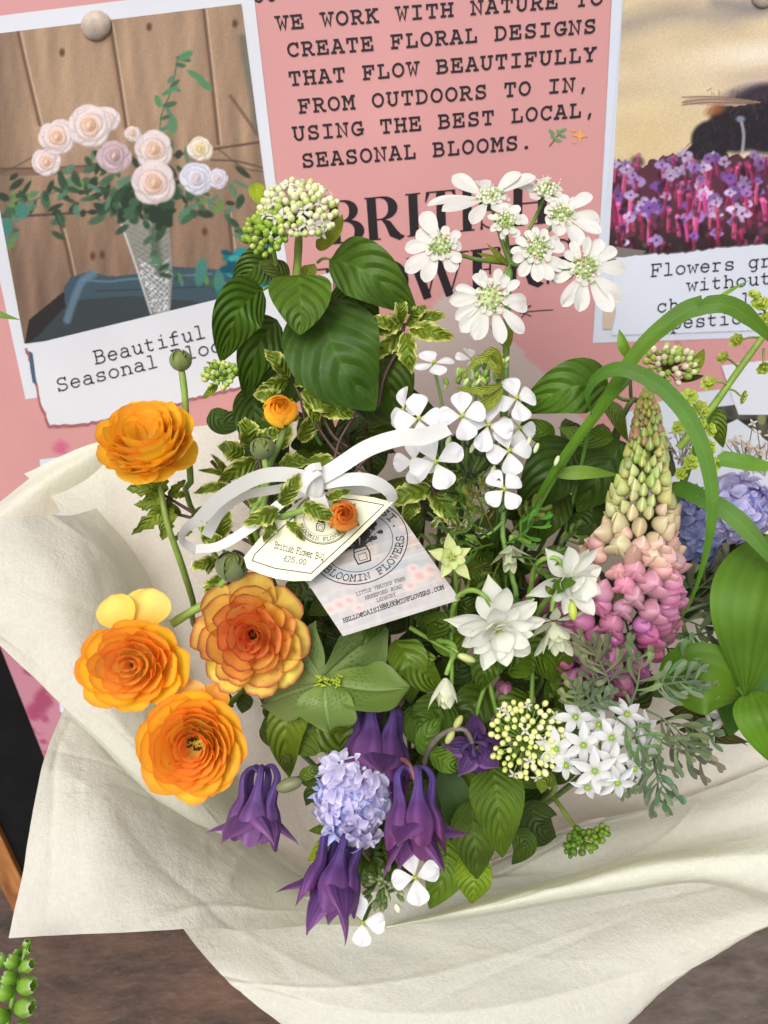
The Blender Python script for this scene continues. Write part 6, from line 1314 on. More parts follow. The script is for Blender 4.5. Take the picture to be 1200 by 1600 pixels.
# ------------------------------------------------------------ lilac bell clusters
def bell_mesh():
    p = Part()
    for i in range(6):
        V, t, s = petal(1.05, .56, 'ovp', 9, 5, 1.15, -1.9, .30, twist=.15, seed=i); V = V + np.array([0, .05, -.25]); V = V @ rotz(i * math.pi / 3).T
        p.grid(V, mixc(np.array([.84, .84, .95]), np.array([1.10, 1.10, 1.06]), t) * (1 - .14 * np.exp(-(s / .2) ** 2))[..., None])
    p.grid(ellgrid((0, 0, -.1), (.14, .14, .3), None, 6, 7), (.9, .9, .8), True)
    return p.mesh('floret', M_petal)
def bellbud_mesh():
    p = Part(); 
    for i in range(6):
        V, t, s = petal(1.0, .38, 'lance', 8, 5, 1.45, .1, .5); V = V + np.array([0, .12 , -.2]); p.grid(V @ rotz(i * math.pi / 3).T, mixc(np.array([.8, .8, 1.0]), np.array([1.15, 1.15, 1.05]), t))
    return p.mesh('floret', M_petal)
BELL, BBUD = bell_mesh(), bellbud_mesh()
def bells(label, x, y, d, rx, ry, cnt, size, col, seed, n=(0, .1, 1), buds=.35, group='lilac bell flower clusters'):
    h = Head(x, y, d, n); th = Thing('lilac_cluster', label, 'flower', h.c, group); q = random.Random(seed)
    for i in range(cnt):
        r_ = math.sqrt((i + .5) / cnt); a = i * 2.39996; X, Y = rx * .92 * r_ * math.cos(a), ry * .92 * r_ * math.sin(a); X *= q.uniform(.82, 1.16); Y *= q.uniform(.82, 1.16); Zz = .45 * min(rx, ry) * math.sqrt(max(0, 1 - r_ * r_)) - 6
        nn = nrm(np.array([X / rx * 1.3 + q.uniform(-.3, .3), Y / ry * 1.3 + q.uniform(-.3, .3), .55 + .5 * (1 - r_)])); bud = (r_ < .42 and q.random() < .8) or q.random() < buds * .3
        c = np.array(col, float) + q.uniform(-10, 12) + (np.array([-30, -16, -2]) if bud else 0); th.put('floret', BBUD if bud else BELL, h.M((X, Y, Zz), basis(nn, q.uniform(0, 6)), size * q.uniform(.85, 1.12) * (.8 if bud else 1)), color=np.clip(c, 2, 255))
    return th, h
b1, hb1 = bells('dense round lilac blue cluster between the violet columbines', 550, 1252, .418, 64, 76, 36, 33, (210, 204, 234), 4)
stem(b1, [(556, 1260, .44), (570, 1260, .47)] + to_bind(575, 1262, .48, 2), 7, 7, (90, 120, 70))
for (x, y, nn) in ((517, 1198, (-.2, .7, .6)), (570, 1200, (.4, .6, .7)), (592, 1205, (.5, .5, .6)), (535, 1190, (.1, .8, .5))):
    hh = Head(x, y, .412, nn, x); b1.put('floret', BELL, hh.M((0, 0, 0), None, 26), color=(226, 222, 246))
b2, _ = bells('looser lilac blue cluster behind the grass blades at the right edge', 1160, 792, .47, 66, 56, 30, 31, (192, 188, 226), 9, (.1, .2, 1), .1); stem(b2, [(1160, 800, .49), (1120, 860, .5), (1060, 960, .53)], 6, 6, (80, 104, 60))
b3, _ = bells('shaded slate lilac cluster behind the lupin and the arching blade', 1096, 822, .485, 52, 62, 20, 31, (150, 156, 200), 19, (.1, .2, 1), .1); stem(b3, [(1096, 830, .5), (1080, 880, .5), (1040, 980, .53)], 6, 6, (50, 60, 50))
# ------------------------------------------------------------ white stars (ornamental garlic)
al = Thing('star_flower_head', 'crowded head of white six petalled stars with green centres, lower right', 'flower', P(940, 1180, .46), None); q = random.Random(12)
def star6(x, y, d, n, r, spin, th=al, col=(250, 250, 250), cc=(150, 186, 60)):
    h = Head(x, y, d, n, spin)
    o = th.coll('flower', blobs([(h((0, 0, 2)), (h.s * 4.6, h.s * 4.6, h.s * 4.6), None, cc)] + [(h((6 * math.cos(k), 6 * math.sin(k), 4)), (h.s * 1.2,) * 3, None, (190, 196, 120)) for k in np.arange(6) * 1.047 + .5], 6, 7), M_waxy)
    for i in range(6):
        V, t, s = petal(r * q.uniform(.92, 1.08), r * .46, 'lance', 12, 9, q.uniform(.3, .6), q.uniform(-.9, -.4), .3, .3, seed=i); V = (V + np.array([0, 2.5, -1])) @ rotz(i * math.pi / 3 + q.uniform(-.1, .1)).T
        c = mixc(lin((226, 232, 214)), lin(col), t * 3) * (1 - .07 * np.exp(-(s / .12) ** 2))[..., None]; th.grid('petal', h(V), M_white, c, parent=o)
    stem(th, [(940, 1190, .475), ((940 + x) / 2, (1190 + y) / 2, .46), (x, y, d + .003)], 1.8, 1.6, (130, 160, 90), 10, 5, name='pedicel')
for a in ((869, 1170, .420, (-.2, .0, 1), 34, 10), (899, 1121, .424, (-.1, .5, .8), 33, 30), (911, 1164, .416, (0, .05, 1), 33, 0), (955, 1153, .416, (.05, .3, 1), 32, 20), (956, 1190, .409, (.1, -.05, 1), 32, 45), (929, 1204, .407, (-.1, -.1, 1), 36, 5), (964, 1222, .408, (.15, -.35, .9), 32, 15),
          (918, 1229, .412, (-.3, -.5, .8), 27, 25), (1004, 1172, .417, (.45, .0, .9), 33, 10), (979, 1117, .424, (.1, .7, .7), 30, 12), (935, 1133, .424, (0, .6, .8), 30, 40), (990, 1200, .414, (.5, -.2, .8), 28, 40), (885, 1195, .42, (-.4, -.2, .8), 26, 5), (1010, 1138, .428, (.4, .5, .7), 27, 3)):
    star6(*a)
stem(al, [(940, 1190, .475)] + to_bind(920, 1240, .5), 5, 6, (96, 126, 60))
fa = Thing('star_flower_head', 'few pale star flowers peeping from the grey foliage above the right paper', 'flower', P(1110, 1135, .49))
for a in ((1108, 1140, .47, (.1, .0, 1), 26, 10), (1062, 1160, .475, (.3, -.3, .9), 22, 30), (1128, 1122, .475, (.2, .4, .9), 24, 20)): 
    h = Head(a[0], a[1], a[2], a[3], a[5])
    o = fa.coll('flower', blobs([(h((0, 0, 2)), (h.s * 3.6,) * 3, None, (130, 160, 70))], 6, 7), M_waxy)
    for i in range(6): V, t, s = petal(a[4], a[4] * .42, 'lance', 10, 7, .4, -.6, .3, .3, seed=i); fa.grid('petal', h((V + np.array([0, 2, 0])) @ rotz(i * 1.047).T), M_white, lin((226, 226, 216)), parent=o)
stem(fa, [(1108, 1142, .475), (1060, 1120, .5), (1000, 1140, .53)], 2, 3, (60, 70, 44), 12, 5)

# ------------------------------------------------------------ silvery divided foliage
def frond(th, x, y, d, ang, L_, fingers=7, w=7, col=(104, 120, 84), dd=0.0, seed=0, spread=58, mat=None, name='leaf'):
    "divided leaf: a stalk with finger leaflets, angle in screen degrees"
    q = random.Random(seed + int(x * 3 + y)); p = Part(); mat = mat or M_grey; a = math.radians(ang); bend = q.uniform(-.5, .5)
    ax = [(x + L_ * f * math.cos(a + bend * f), y - L_ * f * math.sin(a + bend * f), d + dd * f - .010 * math.sin(f * 3)) for f in (0, .35, .7, 1.0)]
    W = catmull(ax, 20)
    def blade(pts, w_):
        Wp = catmull(Pn(pts), 9); T, A, N = side_dirs(Wp, q.uniform(-40, 40)); s = np.linspace(-1, 1, 5); wd = (PROF['obov'](np.linspace(0.05, .96, 9)) * .8 + .2 * np.linspace(.3, 1, 9)) * w_ / 2 * px(d); wd[-1] *= .4
        X = Wp[:, None] + A[:, None] * (s[None, :, None] * wd[:, None, None]) + N[:, None] * (.35 * np.abs(s)[None, :, None] * wd[:, None, None]); p.grid(X, lin(np.array(col) * q.uniform(.85, 1.15)))
    p.grid(tube(Pn(W), px(d) * np.linspace(2.0, 1.1, 20), 5), lin(np.array(col) * .95), True)
    blade([tuple(W[12]), tuple(W[16]), tuple(W[19])], w * 1.1)
    for k in range(fingers):
        f = .28 + .66 * k / max(1, fingers - 1); b = W[int(f * 19)]; sd = 1 if k % 2 else -1; aa = a + bend * f + sd * math.radians(spread * q.uniform(.6, 1.1) * (1.1 - .5 * f)); l = L_ * (.50 - .20 * abs(f - .45)) * q.uniform(.8, 1.15)
        e = (b[0] + l * math.cos(aa), b[1] - l * math.sin(aa), b[2] + q.uniform(-.012, .012)); md = (b[0] + l * .55 * math.cos(aa + .15 * sd), b[1] - l * .55 * math.sin(aa + .15 * sd), (b[2] + e[2]) / 2 - .003); blade([tuple(b), md, e], w)
        if l > 26 and q.random() < .7:
            aa2 = aa - sd * .6; blade([md, (md[0] + l * .25 * math.cos(aa2), md[1] - l * .25 * math.sin(aa2), md[2]), (md[0] + l * .45 * math.cos(aa2), md[1] - l * .45 * math.sin(aa2), md[2])], w * .85)
    th.coll(name, p, mat)
ar = Thing('silver_foliage', 'grey green finely cut foliage spreading below the lupin', 'foliage', P(990, 1080, .47)); q = random.Random(77)
for (x, y, a, L_, d) in ((930, 1075, 98, 74, .425), (958, 1090, 100, 92, .418), (985, 1100, 62, 84, .42), (1000, 1085, 30, 96, .42), (1010, 1060, 5, 80, .43), (975, 1060, 160, 60, .43), (950, 1110, 150, 56, .425), (1010, 1110, -20, 90, .42), (1000, 1130, -50, 100, .422), (1015, 1160, -70, 96, .43), (1020, 1180, -88, 74, .43), (1000, 1180, -104, 60, .44),
                         (1050, 1130, -5, 70, .435), (960, 1040, 85, 60, .45), (1010, 1030, 70, 66, .45), (1040, 1060, 40, 70, .445), (1060, 1100, 20, 60, .44), (915, 1120, 130, 60, .43), (900, 1110, 20, 60, .43), (960, 1120, -30, 84, .418), (940, 1065, 60, 80, .44), (1040, 1130, -60, 90, .44)):
    frond(ar, x, y, d, a, L_, 8, 8.5, (98 + q.uniform(-14, 12), 114 + q.uniform(-10, 8), 78 + q.uniform(-8, 8)), seed=int(a))
stem(ar, [(1000, 1180, .445), (985, 1100, .44), (965, 1070, .45), (940, 1050, .47)], 3, 4, (110, 126, 90), 16, 6); stem(ar, [(940, 1050, .47)] + to_bind(900, 1100, .52), 4, 5, (80, 96, 60))
ar2 = Thing('silver_foliage', 'greyish sprig with narrow lobes angled up to the right, beside the broad leaves', 'foliage', P(1040, 960, .48))
for (x, y, a, L_, d) in ((1000, 985, 55, 90, .462), (1030, 965, 75, 86, .465), (1062, 955, 60, 90, .465), (1095, 945, 30, 80, .465), (985, 1000, 100, 80, .47), (1050, 960, -20, 70, .465), (1085, 950, -10, 84, .465), (1010, 980, -30, 70, .465), (1120, 935, 70, 70, .47), (1000, 960, 130, 60, .475), (1130, 930, 20, 64, .47), (1060, 990, -10, 80, .46)):
    frond(ar2, x, y, d, a, L_, 6, 11, (82 + q.uniform(-14, 14), 98 + q.uniform(-10, 10), 62), seed=int(a) + 5)
stem(ar2, [(960, 1010, .475), (1010, 980, .465), (1070, 955, .46), (1140, 930, .465)], 4, 2.5, (112, 130, 92))
ff = Thing('feathery_foliage', 'fresh green feathery leaves under the lace flower stem in the centre', 'foliage', P(770, 820, .46))
for (x, y, a, L_, d) in ((770, 830, 110, 70, .442), (765, 840, 150, 80, .444), (775, 820, 75, 60, .442), (790, 850, 20, 70, .435), (800, 870, 5, 90, .437), (770, 850, 190, 60, .446), (780, 880, 240, 60, .45), (745, 800, 120, 60, .45), (760, 880, 200, 80, .45), (800, 830, 50, 60, .44), (820, 880, -10, 60, .44), (790, 900, 270, 70, .45), (735, 860, 150, 70, .455), (850, 862, 15, 60, .44)):
    frond(ff, x, y, d, a, L_, 8, 6.5, (96 + q.uniform(-16, 20), 120 + q.uniform(-14, 14), 42), mat=M_leafs, seed=int(a) + 9)
stem(ff, [(787, 790, .45), (786, 840, .45), (800, 900, .455), (800, 960, .47)] + to_bind(790, 1000, .5), 4, 5, (110, 146, 70)); stem(ff, [(786, 815, .448), (770, 830, .446), (750, 842, .446)], 3, 2, (120, 156, 80), 10, 6)
ff2 = Thing('speckled_sprig', 'little sprig of pale rimmed leaves by the right corner of the cards', 'foliage', P(700, 810, .46))
for i in range(16):
    x, y = 668 + q.uniform(0, 76), 800 + q.uniform(-16, 44); a = q.uniform(0, 6.28); leaf(ff2, [(x, y, .452), (x + 9 * math.cos(a), y - 9 * math.sin(a), .446), (x + 20 * math.cos(a), y - 20 * math.sin(a), .45)], 11, (90, 118, 64), M_leafs, 'ovate', .25, n=10, m=7, edge=(206, 214, 170))
stem(ff2, [(668, 800, .46), (710, 830, .46), (750, 840, .47)], 2, 3, (90, 110, 60), 12, 5)
for (x, y, a) in ((750, 770, 100), (765, 725, 110), (758, 735, 60), (745, 745, 140)): frond(ff2, x, y, .455, a, 38, 6, 5, (64, 84, 52), mat=M_leafs, seed=a)

# ------------------------------------------------------------ broad bright leaves at the right edge
hb_ = Thing('broad_leaf_shoot', 'shoot of three large bright green ribbed leaves at the right edge', 'foliage', P(1190, 1000, .46))
HG = (74, 108, 28)
leaf(hb_, [(1214, 840, .43), (1178, 950, .405), (1164, 1088, .425)], 126, HG, M_hosta, 'ovate', .20, -12, 34, 17, .05)
leaf(hb_, [(1250, 1000, .445), (1150, 1030, .44), (1165, 1094, .43)], 30, (92, 140, 36), M_hosta, 'ovate', .2, 0, 24, 9)
leaf(hb_, [(1168, 1088, .44), (1110, 1060, .428), (1030, 1062, .445)], 108, (78, 112, 26), M_hosta, 'round', .14, 8, 32, 17, .05)
leaf(hb_, [(1172, 1080, .43), (1190, 1130, .42), (1218, 1200, .43)], 70, (78, 116, 24), M_hosta, 'ovate', .2, 0, 26, 13)
leaf(hb_, [(1165, 860, .47), (1140, 930, .465), (1136, 1030, .47)], 60, (70, 116, 30), M_hosta, 'ovate', .2, 20, 26, 11)
leaf(hb_, [(1220, 1030, .46), (1160, 1080, .46), (1140, 1150, .47)], 80, (60, 96, 30), M_hosta, 'ovate', .2, 20, 26, 11)
stem(hb_, [(1214, 840, .44), (1230, 900, .46), (1260, 1000, .50), (1200, 1120, .56)], 5, 7, (110, 150, 60)); 
for (a, b, c) in (((1045, 1110), (1090, 1120), (1168, 1165)), ((1060, 1140), (1120, 1150), (1170, 1160)), ((1090, 1080), (1130, 1100), (1150, 1132))):
    leaf(hb_, [(a[0], a[1], .49), (b[0], b[1], .485), (c[0], c[1], .495)], 26, (58, 72, 40), M_leafs, 'lance', .3, 20)

# ------------------------------------------------------------ grass blades
gr = Thing('tall_grass', 'wide grass blade rising from the centre and arching off the right edge', 'grass', P(820, 840, .45), 'arching grass blades')
leaf(gr, [(814, 838, .455), (870, 735, .44), (940, 640, .425), (1000, 548, .412), (1062, 492, .402), (1100, 476, .398)], 27, (80, 124, 38), M_blade, 'band', .22, [70, 62, 45, 25, 5], 44, 9, .02, seed=5)
leaf(gr, [(1090, 479, .399), (1135, 476, .396), (1175, 500, .398), (1230, 556, .405)], 28, (78, 120, 42), M_blade, 'blade', .16, [0, 10, 20], 36, 9, .02)
stem(gr, [(812, 842, .46), (868, 742, .45), (930, 652, .437), (985, 590, .425)], 6, 5, (110, 148, 58), 30, 8, name='sheath')
leaf(gr, [(1108, 476, .398), (1135, 458, .395), (1172, 437, .395)], 7, (104, 150, 56), M_blade, 'lance', .3, 20, 20, 5); leaf(gr, [(985, 562, .43), (974, 538, .425), (967, 514, .425)], 18, (104, 150, 56), M_blade, 'lance', .3, 20, 16, 7)
stem(gr, [(812, 842, .46)] + to_bind(800, 870, .49), 6, 6, (84, 120, 50))
g2 = Thing('tall_grass', 'long grass blade arching over the lupin tip and down its right side', 'grass', P(930, 640, .43), 'arching grass blades')
leaf(g2, [(925, 650, .425), (918, 618, .418), (936, 588, .41), (975, 577, .402), (1032, 604, .396), (1080, 660, .392), (1106, 730, .392), (1112, 800, .395), (1098, 880, .402), (1070, 955, .412), (1022, 1018, .425)], 24, (74, 120, 44), M_blade, 'lance', .14, [55, 45, 15, 0, 0, 5, 15, 45, 60, 66], 76, 9, .0)
stem(g2, [(925, 650, .43), (918, 680, .45), (905, 740, .47), (880, 840, .5)], 3, 4, (96, 140, 56), 20, 6)
g3 = Thing('tall_grass', 'grass blade crossing diagonally down to the right edge behind the others', 'grass', P(1070, 770, .43), 'arching grass blades')
leaf(g3, [(1050, 757, .44), (1090, 775, .42), (1145, 806, .41), (1195, 860, .405), (1240, 920, .405)], 27, (72, 116, 42), M_blade, 'blade', .16, [20, 10, 0, 0], 40, 9)
leaf(g3, [(1120, 716, .45), (1160, 722, .445), (1230, 735, .45)], 26, (92, 138, 60), M_blade, 'blade', .2, 20, 24, 7)
gl = Thing('grass_tip', 'thin green leaf tip entering at the left edge over the rose photograph', 'grass', P(-40, 492, .42)); leaf(gl, [(-60, 474, .42), (-15, 488, .418), (32, 500, .42)], 15, (96, 136, 60), M_blade, 'lance', .2, 20, 18, 5)

# ------------------------------------------------------------ lime flower sprays
def lime(th, x, y, d, r, dirn=(0, 0, 1), seed=0):
    h = Head(x, y, d, dirn); q = random.Random(seed + int(x)); p = Part()
    for k in range(7):
        a = k * .9 + q.uniform(-.2, .2); V, t, s = petal(r * .95, r * .62, 'obov', 7, 5, .9, -.2, .4, r * .04, seed=k); p.grid(h(V @ rotz(a).T), mixc(lin((126, 156, 40)), lin((176, 194, 78)), t))
    for k in range(6): p.grid(ellgrid(h((q.uniform(-.4, .4) * r, q.uniform(-.4, .4) * r, r * .45)), (h.s * r * .16,) * 3, None, 5, 6), lin((172, 180, 66)), True)
    th.coll('flower', p, M_waxy)
lm = Thing('lime_flower_spray', 'open branching spray of small lime green flowers at the upper right edge', 'flower', P(1180, 600, .44))
stem(lm, [(1060, 700, .46), (1110, 640, .45), (1160, 570, .44), (1215, 495, .43)], 6, 4.5, (128, 158, 62)); stem(lm, [(1105, 645, .452), (1080, 720, .47), (1050, 800, .5)], 5, 6, (96, 130, 56))
for (x, y, r, jx, jy, nn) in ((1152, 533, 14, 1190, 528, (-.7, .1, .6)), (1131, 560, 13, 1152, 572, (-.8, .3, .5)), (1108, 600, 15, 1135, 600, (-.6, .3, .7)), (1158, 620, 14, 1140, 608, (.7, -.3, .6)), (1192, 574, 14, 1193, 545, (0, -.6, .7)), (1188, 478, 18, 1205, 505, (-.2, .5, .8)), (1178, 462, 12, 1205, 505, (-.2, .5, .8)), (1196, 500, 14, 1210, 510, (0, 0, 1)), (1075, 622, 18, 1100, 655, (-.2, .3, .9)), (1092, 640, 17, 1105, 655, (0, .2, 1)),
                           (1108, 672, 14, 1100, 660, (.4, 0, .9)), (1068, 640, 15, 1095, 665, (-.4, .2, .9)), (1060, 668, 13, 1090, 680, (-.3, 0, .9)), (1106, 700, 16, 1090, 690, (.3, .1, .9)), (1114, 726, 15, 1088, 720, (.4, 0, .9)), (1078, 724, 16, 1080, 700, (0, .2, .9)), (1064, 740, 12, 1080, 720, (-.3, 0, .9)), (1096, 662, 10, 1100, 660, (0, .3, .9))):
    d = .435 if y < 640 else .45; lime(lm, x, y, d, r, nn); stem(lm, [(jx, jy, d + .008), ((jx + x) / 2, (jy + y) / 2 - 3, d + .006), (x, y, d + .002)], 2, 1.6, (120, 146, 60), 8, 5)
leaf(lm, [(1100, 640, .465), (1118, 660, .46), (1130, 700, .47)], 34, (76, 116, 44), M_leafs)
wl_ = Thing('white_lace_spray', 'faint spray of tiny greyish white florets far right, behind the lime flowers', 'flower', P(1170, 700, .5)); q = random.Random(31)
p = Part(); wl_it = []
for k in range(46):
    cx, cy, w_ = ((1165, 700, 40), (1065, 690, 34), (1195, 705, 30))[k % 3]; x, y = cx + q.gauss(0, w_ * .5), cy + q.gauss(0, 16); h = Head(x, y, .50 + q.uniform(-.01, .01), (q.uniform(-.5, .5), q.uniform(0, .8), .8), q.uniform(0, 90))
    wl_.put('floret', STAR, h.M((0, 0, 0), None, q.uniform(8, 12)), color=q.choice(((226, 220, 210), (214, 200, 186), (236, 236, 232)))); p.grid(tube(np.array([h.c, (h.c + P(cx, cy + 30, .51)) / 2, P(cx, cy + 40, .515)]), px(.5) * .8, 4), lin((130, 124, 100)), True)
wl_.coll('pedicels', p, M_stem, stuff=True)

# ------------------------------------------------------------ cream edged foliage
VG, VE = (86, 124, 44), (208, 212, 118)
def vleaf(th, x, y, ang, L_, w, d, col=VG, edge=VE, roll=0, serr=.22):
    a = math.radians(ang); leaf(th, [(x, y, d + .006), (x + L_ * .5 * math.cos(a) , y - L_ * .5 * math.sin(a) - 2, d - .004), (x + L_ * math.cos(a), y - L_ * math.sin(a), d + .004)], w, col, M_leafs, 'ovate', .24, roll, 24, 13, .16, edge, serr, 7)
def vsprig(label, d, leaves, stems, cat='foliage'):
    x0, y0 = leaves[0][:2]; th = Thing('variegated_sprig', label, cat, P(x0, y0, d), 'cream edged leafy sprigs')
    for i, l in enumerate(leaves): vleaf(th, *l, d + (i % 3) * .004, roll=(-25, 10, 30)[i % 3])
    for s_ in stems: stem(th, [(x, y, d + .012) for x, y in s_], 3, 3.4, (74, 54, 44), 16, 6)
    return th
vsprig('cream edged sprig silhouetted on the beige print below the title', .445, [(628, 505, 95, 46, 26), (632, 500, 200, 70, 34), (634, 506, 12, 66, 34), (632, 520, -80, 66, 40), (640, 514, -12, 72, 34), (628, 520, 222, 68, 36), (620, 512, 165, 50, 26), (640, 500, 40, 36, 22)], [[(632, 505), (622, 545), (600, 590), (590, 640)]])
vsprig('cream edged sprig just above the half open yellow bud', .452, [(452, 590, 130, 60, 34), (450, 596, 200, 56, 28), (470, 590, 60, 40, 26), (470, 612, -30, 72, 36), (460, 600, 20, 50, 26), (480, 620, -70, 60, 30), (440, 625, 170, 44, 30), (500, 640, -10, 60, 30)], [[(460, 600), (490, 660), (520, 700), (540, 740)], [(500, 640), (520, 680), (545, 700)]])
vsprig('cream edged sprig spreading left of the ribbon knot', .462, [(392, 700, 100, 50, 44), (380, 712, 160, 44, 36), (400, 720, 210, 70, 40), (410, 740, 250, 56, 36), (400, 700, 40, 50, 34), (430, 730, 10, 60, 36), (360, 760, 190, 60, 22), (372, 770, 230, 54, 24), (440, 700, 80, 56, 34), (470, 690, 60, 60, 34), (480, 720, -10, 70, 30), (356, 740, 130, 40, 14), (352, 742, 170, 44, 12)], [[(400, 700), (420, 780), (440, 840)], [(330, 720), (352, 745), (372, 772), (400, 800)]])
vsprig('cream edged leaves tucked over the top of the price tag', .402, [(440, 790, 60, 58, 34), (436, 800, 200, 60, 34), (450, 815, -50, 40, 22), (474, 790, -25, 60, 34), (512, 780, 20, 40, 18), (430, 815, 240, 36, 26)], [])
vsprig('cream edged leaves right of the ribbon, above the florist card corner', .444, [(672, 762, 200, 74, 44), (668, 755, 140, 40, 26), (676, 768, -55, 76, 44), (672, 750, 100, 34, 20), (684, 755, 20, 44, 26), (650, 770, 250, 60, 34)], [[(674, 760), (690, 800), (700, 850)]])
vsprig('cream edged leaves under the plump green bud, left of the tag', .45, [(345, 840, 80, 50, 34), (350, 860, 140, 44, 30), (340, 880, 190, 42, 34), (345, 900, 240, 50, 34), (330, 850, 120, 34, 22), (390, 830, 40, 50, 30), (398, 850, 100, 40, 26), (335, 920, 260, 50, 24)], [[(350, 860), (360, 920), (390, 980)]])
tw = Thing('dark_twig', 'thin dark brown twigs running behind the left ribbon loops', 'branch', P(400, 830, .45))
for s_ in ([(262, 800), (330, 818), (395, 850), (450, 880)], [(250, 770), (300, 800), (350, 830)], [(480, 640), (520, 700), (560, 730), (600, 760)], [(560, 640), (530, 690), (520, 740)], [(600, 700), (560, 730), (540, 780)], [(420, 720), (470, 750), (520, 790)]): stem(tw, [(x, y, .458) for x, y in s_], 2.4, 3, (72, 50, 42), 16, 6)
for (x, y, a) in ((268, 800, 130), (282, 806, 60), (300, 812, 100)): leaf(tw, [(x, y, .458), (x + 12 * math.cos(a), y - 12, .454), (x + 20 * math.cos(a), y - 22, .456)], 14, (66, 92, 52), M_leafs)

# ------------------------------------------------------------ green hellebore
he = Thing('green_hellebore', 'sage green hellebore with dark speckled veins under the florist card', 'flower', P(507, 1063, .44)); q = random.Random(15)
PROF['helle'] = lambda t: np.interp(t, np.linspace(0, 1, 11), (.22, .46, .72, .92, 1.04, 1.12, 1.16, 1.08, .80, .36, .03))
def hel(pts, w, roll, sd, col=(116, 136, 76), wave=.16):
    n, m = 46, 31; W = catmull(Pn(pts), n); T, A, N = side_dirs(W, roll); s = np.linspace(-1, 1, m); t = np.linspace(0, 1, n); tt, ss = np.meshgrid(t, s, indexing='ij')
    wd = PROF['helle'](t) * w / 2 * px(.43); edgew = 1 + .05 * np.sin(tt * 9 + np.sign(ss) * 2 + sd) * (np.abs(ss) > .6)
    hh = .12 * np.abs(ss) * wd[:, None] + wave * w / 2 * px(.43) * np.sin(tt * 7 + np.sign(ss) * 1.3 + sd) * ss ** 2 - .05 * w * px(.43) * np.exp(-(ss / .12) ** 2)
    X = W[:, None] + A[:, None] * (ss * edgew * wd[:, None])[..., None] + N[:, None] * hh[..., None]
    c = mixc(lin(np.array(col) * 1.04), lin(np.array(col) * .92), tt); rs = np.random.RandomState(sd); sp = (np.sin(ss * 38 + np.sin(tt * 9) * 1.4) > .35) * (np.sin(tt * 70 + ss * 23 + np.sin(ss * 50) * 3) > -.25); msk = np.exp(-((tt - .36) / .19) ** 2) * sp * (np.abs(ss) < .85)
    c = mixc(c, lin((70, 92, 50)), msk * .75); c = mixc(c, lin((178, 194, 140)), .3 * np.exp(-(ss / .05) ** 2)); he.grid('sepal', X, M_hosta_plain, c)
M_hosta_plain = plant_mat('hellebore', 0.5, 0.2, 0.3, 60, 0.15, 0.25)
hel([(500, 1060, .436), (470, 1010, .44), (460, 985, .45)], 84, 30, 4, (108, 132, 78)); hel([(508, 1056, .434), (562, 1014, .445), (606, 984, .46)], 98, -32, 1, (112, 136, 74)); hel([(498, 1068, .434), (455, 1082, .44), (410, 1100, .455)], 76, 0, 2, (110, 130, 72))
hel([(512, 1066, .431), (575, 1076, .426), (640, 1074, .43)], 80, 28, 3, (104, 128, 54)); hel([(506, 1070, .43), (508, 1104, .424), (514, 1144, .432)], 88, -20, 5, (114, 138, 68))
he.coll('stamens', blobs([(P(507 + q.uniform(-12, 26), 1062 + q.uniform(-6, 10), .428), (px(.43) * 2, px(.43) * 2, px(.43) * q.uniform(5, 9)), q.uniform(-1, 1.6) * RX + q.uniform(-.5, .6) * UY + .6 * BZ, (160, 180, 50)) for _ in range(26)], 5, 6), M_waxy, stuff=True)
stem(he, [(505, 1066, .44), (500, 1090, .47), (510, 1150, .52)], 6, 6, (96, 130, 60))
for (pts, w, c) in (([(470, 1085, .455), (446, 1140, .452), (452, 1215, .465)], 62, (84, 122, 40)), ([(445, 1160, .465), (500, 1140, .46), (560, 1170, .468)], 76, (72, 108, 38)), ([(405, 1140, .475), (440, 1145, .47), (480, 1180, .48)], 50, (70, 104, 36)), ([(442, 1170, .46), (446, 1190, .455), (452, 1206, .458)], 18, (76, 104, 60)), ([(600, 1130, .46), (560, 1145, .455), (530, 1180, .46)], 40, (70, 104, 40))):
    leaf(he, pts, w, c, M_leafs, 'ovate', .2, n=24, m=11, wave=.06)

# ------------------------------------------------------------ leafy stems low in the bouquet
lo = Thing('leafy_stem', 'broad ribbed dark leaves right of the largest violet columbine', 'branch', P(770, 1250, .46))
for (pts, w, c, mt) in (([(770, 1195, .432), (778, 1255, .42), (784, 1338, .43)], 84, (62, 98, 36), M_leaf), ([(735, 1250, .44), (742, 1310, .432), (746, 1372, .442)], 72, (58, 92, 38), M_leaf), ([(735, 1330, .45), (740, 1375, .442), (738, 1412, .448)], 58, (92, 138, 30), M_leafs), ([(700, 1310, .458), (696, 1360, .452), (672, 1418, .458)], 70, (76, 120, 34), M_leafs),
                      ([(690, 1200, .45), (716, 1260, .445), (720, 1330, .45)], 50, (48, 82, 30), M_blade), ([(830, 1250, .475), (840, 1290, .472), (870, 1308, .48)], 70, (40, 66, 28), M_leaf), ([(800, 1300, .47), (820, 1320, .47), (800, 1350, .478)], 40, (52, 84, 30), M_leaf), ([(672, 1176, .437), (700, 1192, .43), (722, 1196, .436)], 34, (74, 118, 48), M_leafs), ([(668, 1184, .44), (668, 1150, .435), (690, 1120, .44)], 36, (66, 108, 44), M_leafs),
                      ([(690, 1160, .442), (704, 1178, .438), (716, 1190, .44)], 14, (84, 130, 50), M_leafs), ([(520, 1260, .45), (490, 1240, .445), (478, 1258, .45)], 30, (58, 92, 30), M_leafs), ([(560, 1330, .46), (520, 1320, .452), (480, 1345, .46)], 40, (122, 158, 50), M_leafs), ([(540, 1300, .455), (510, 1296, .45), (482, 1298, .455)], 20, (66, 104, 30), M_leafs), ([(548, 1310, .45), (520, 1318, .446), (492, 1336, .45)], 22, (74, 112, 36), M_leafs)):
    leaf(lo, pts, w, c, mt, 'ovate', .12, n=24, m=13, wave=.05)
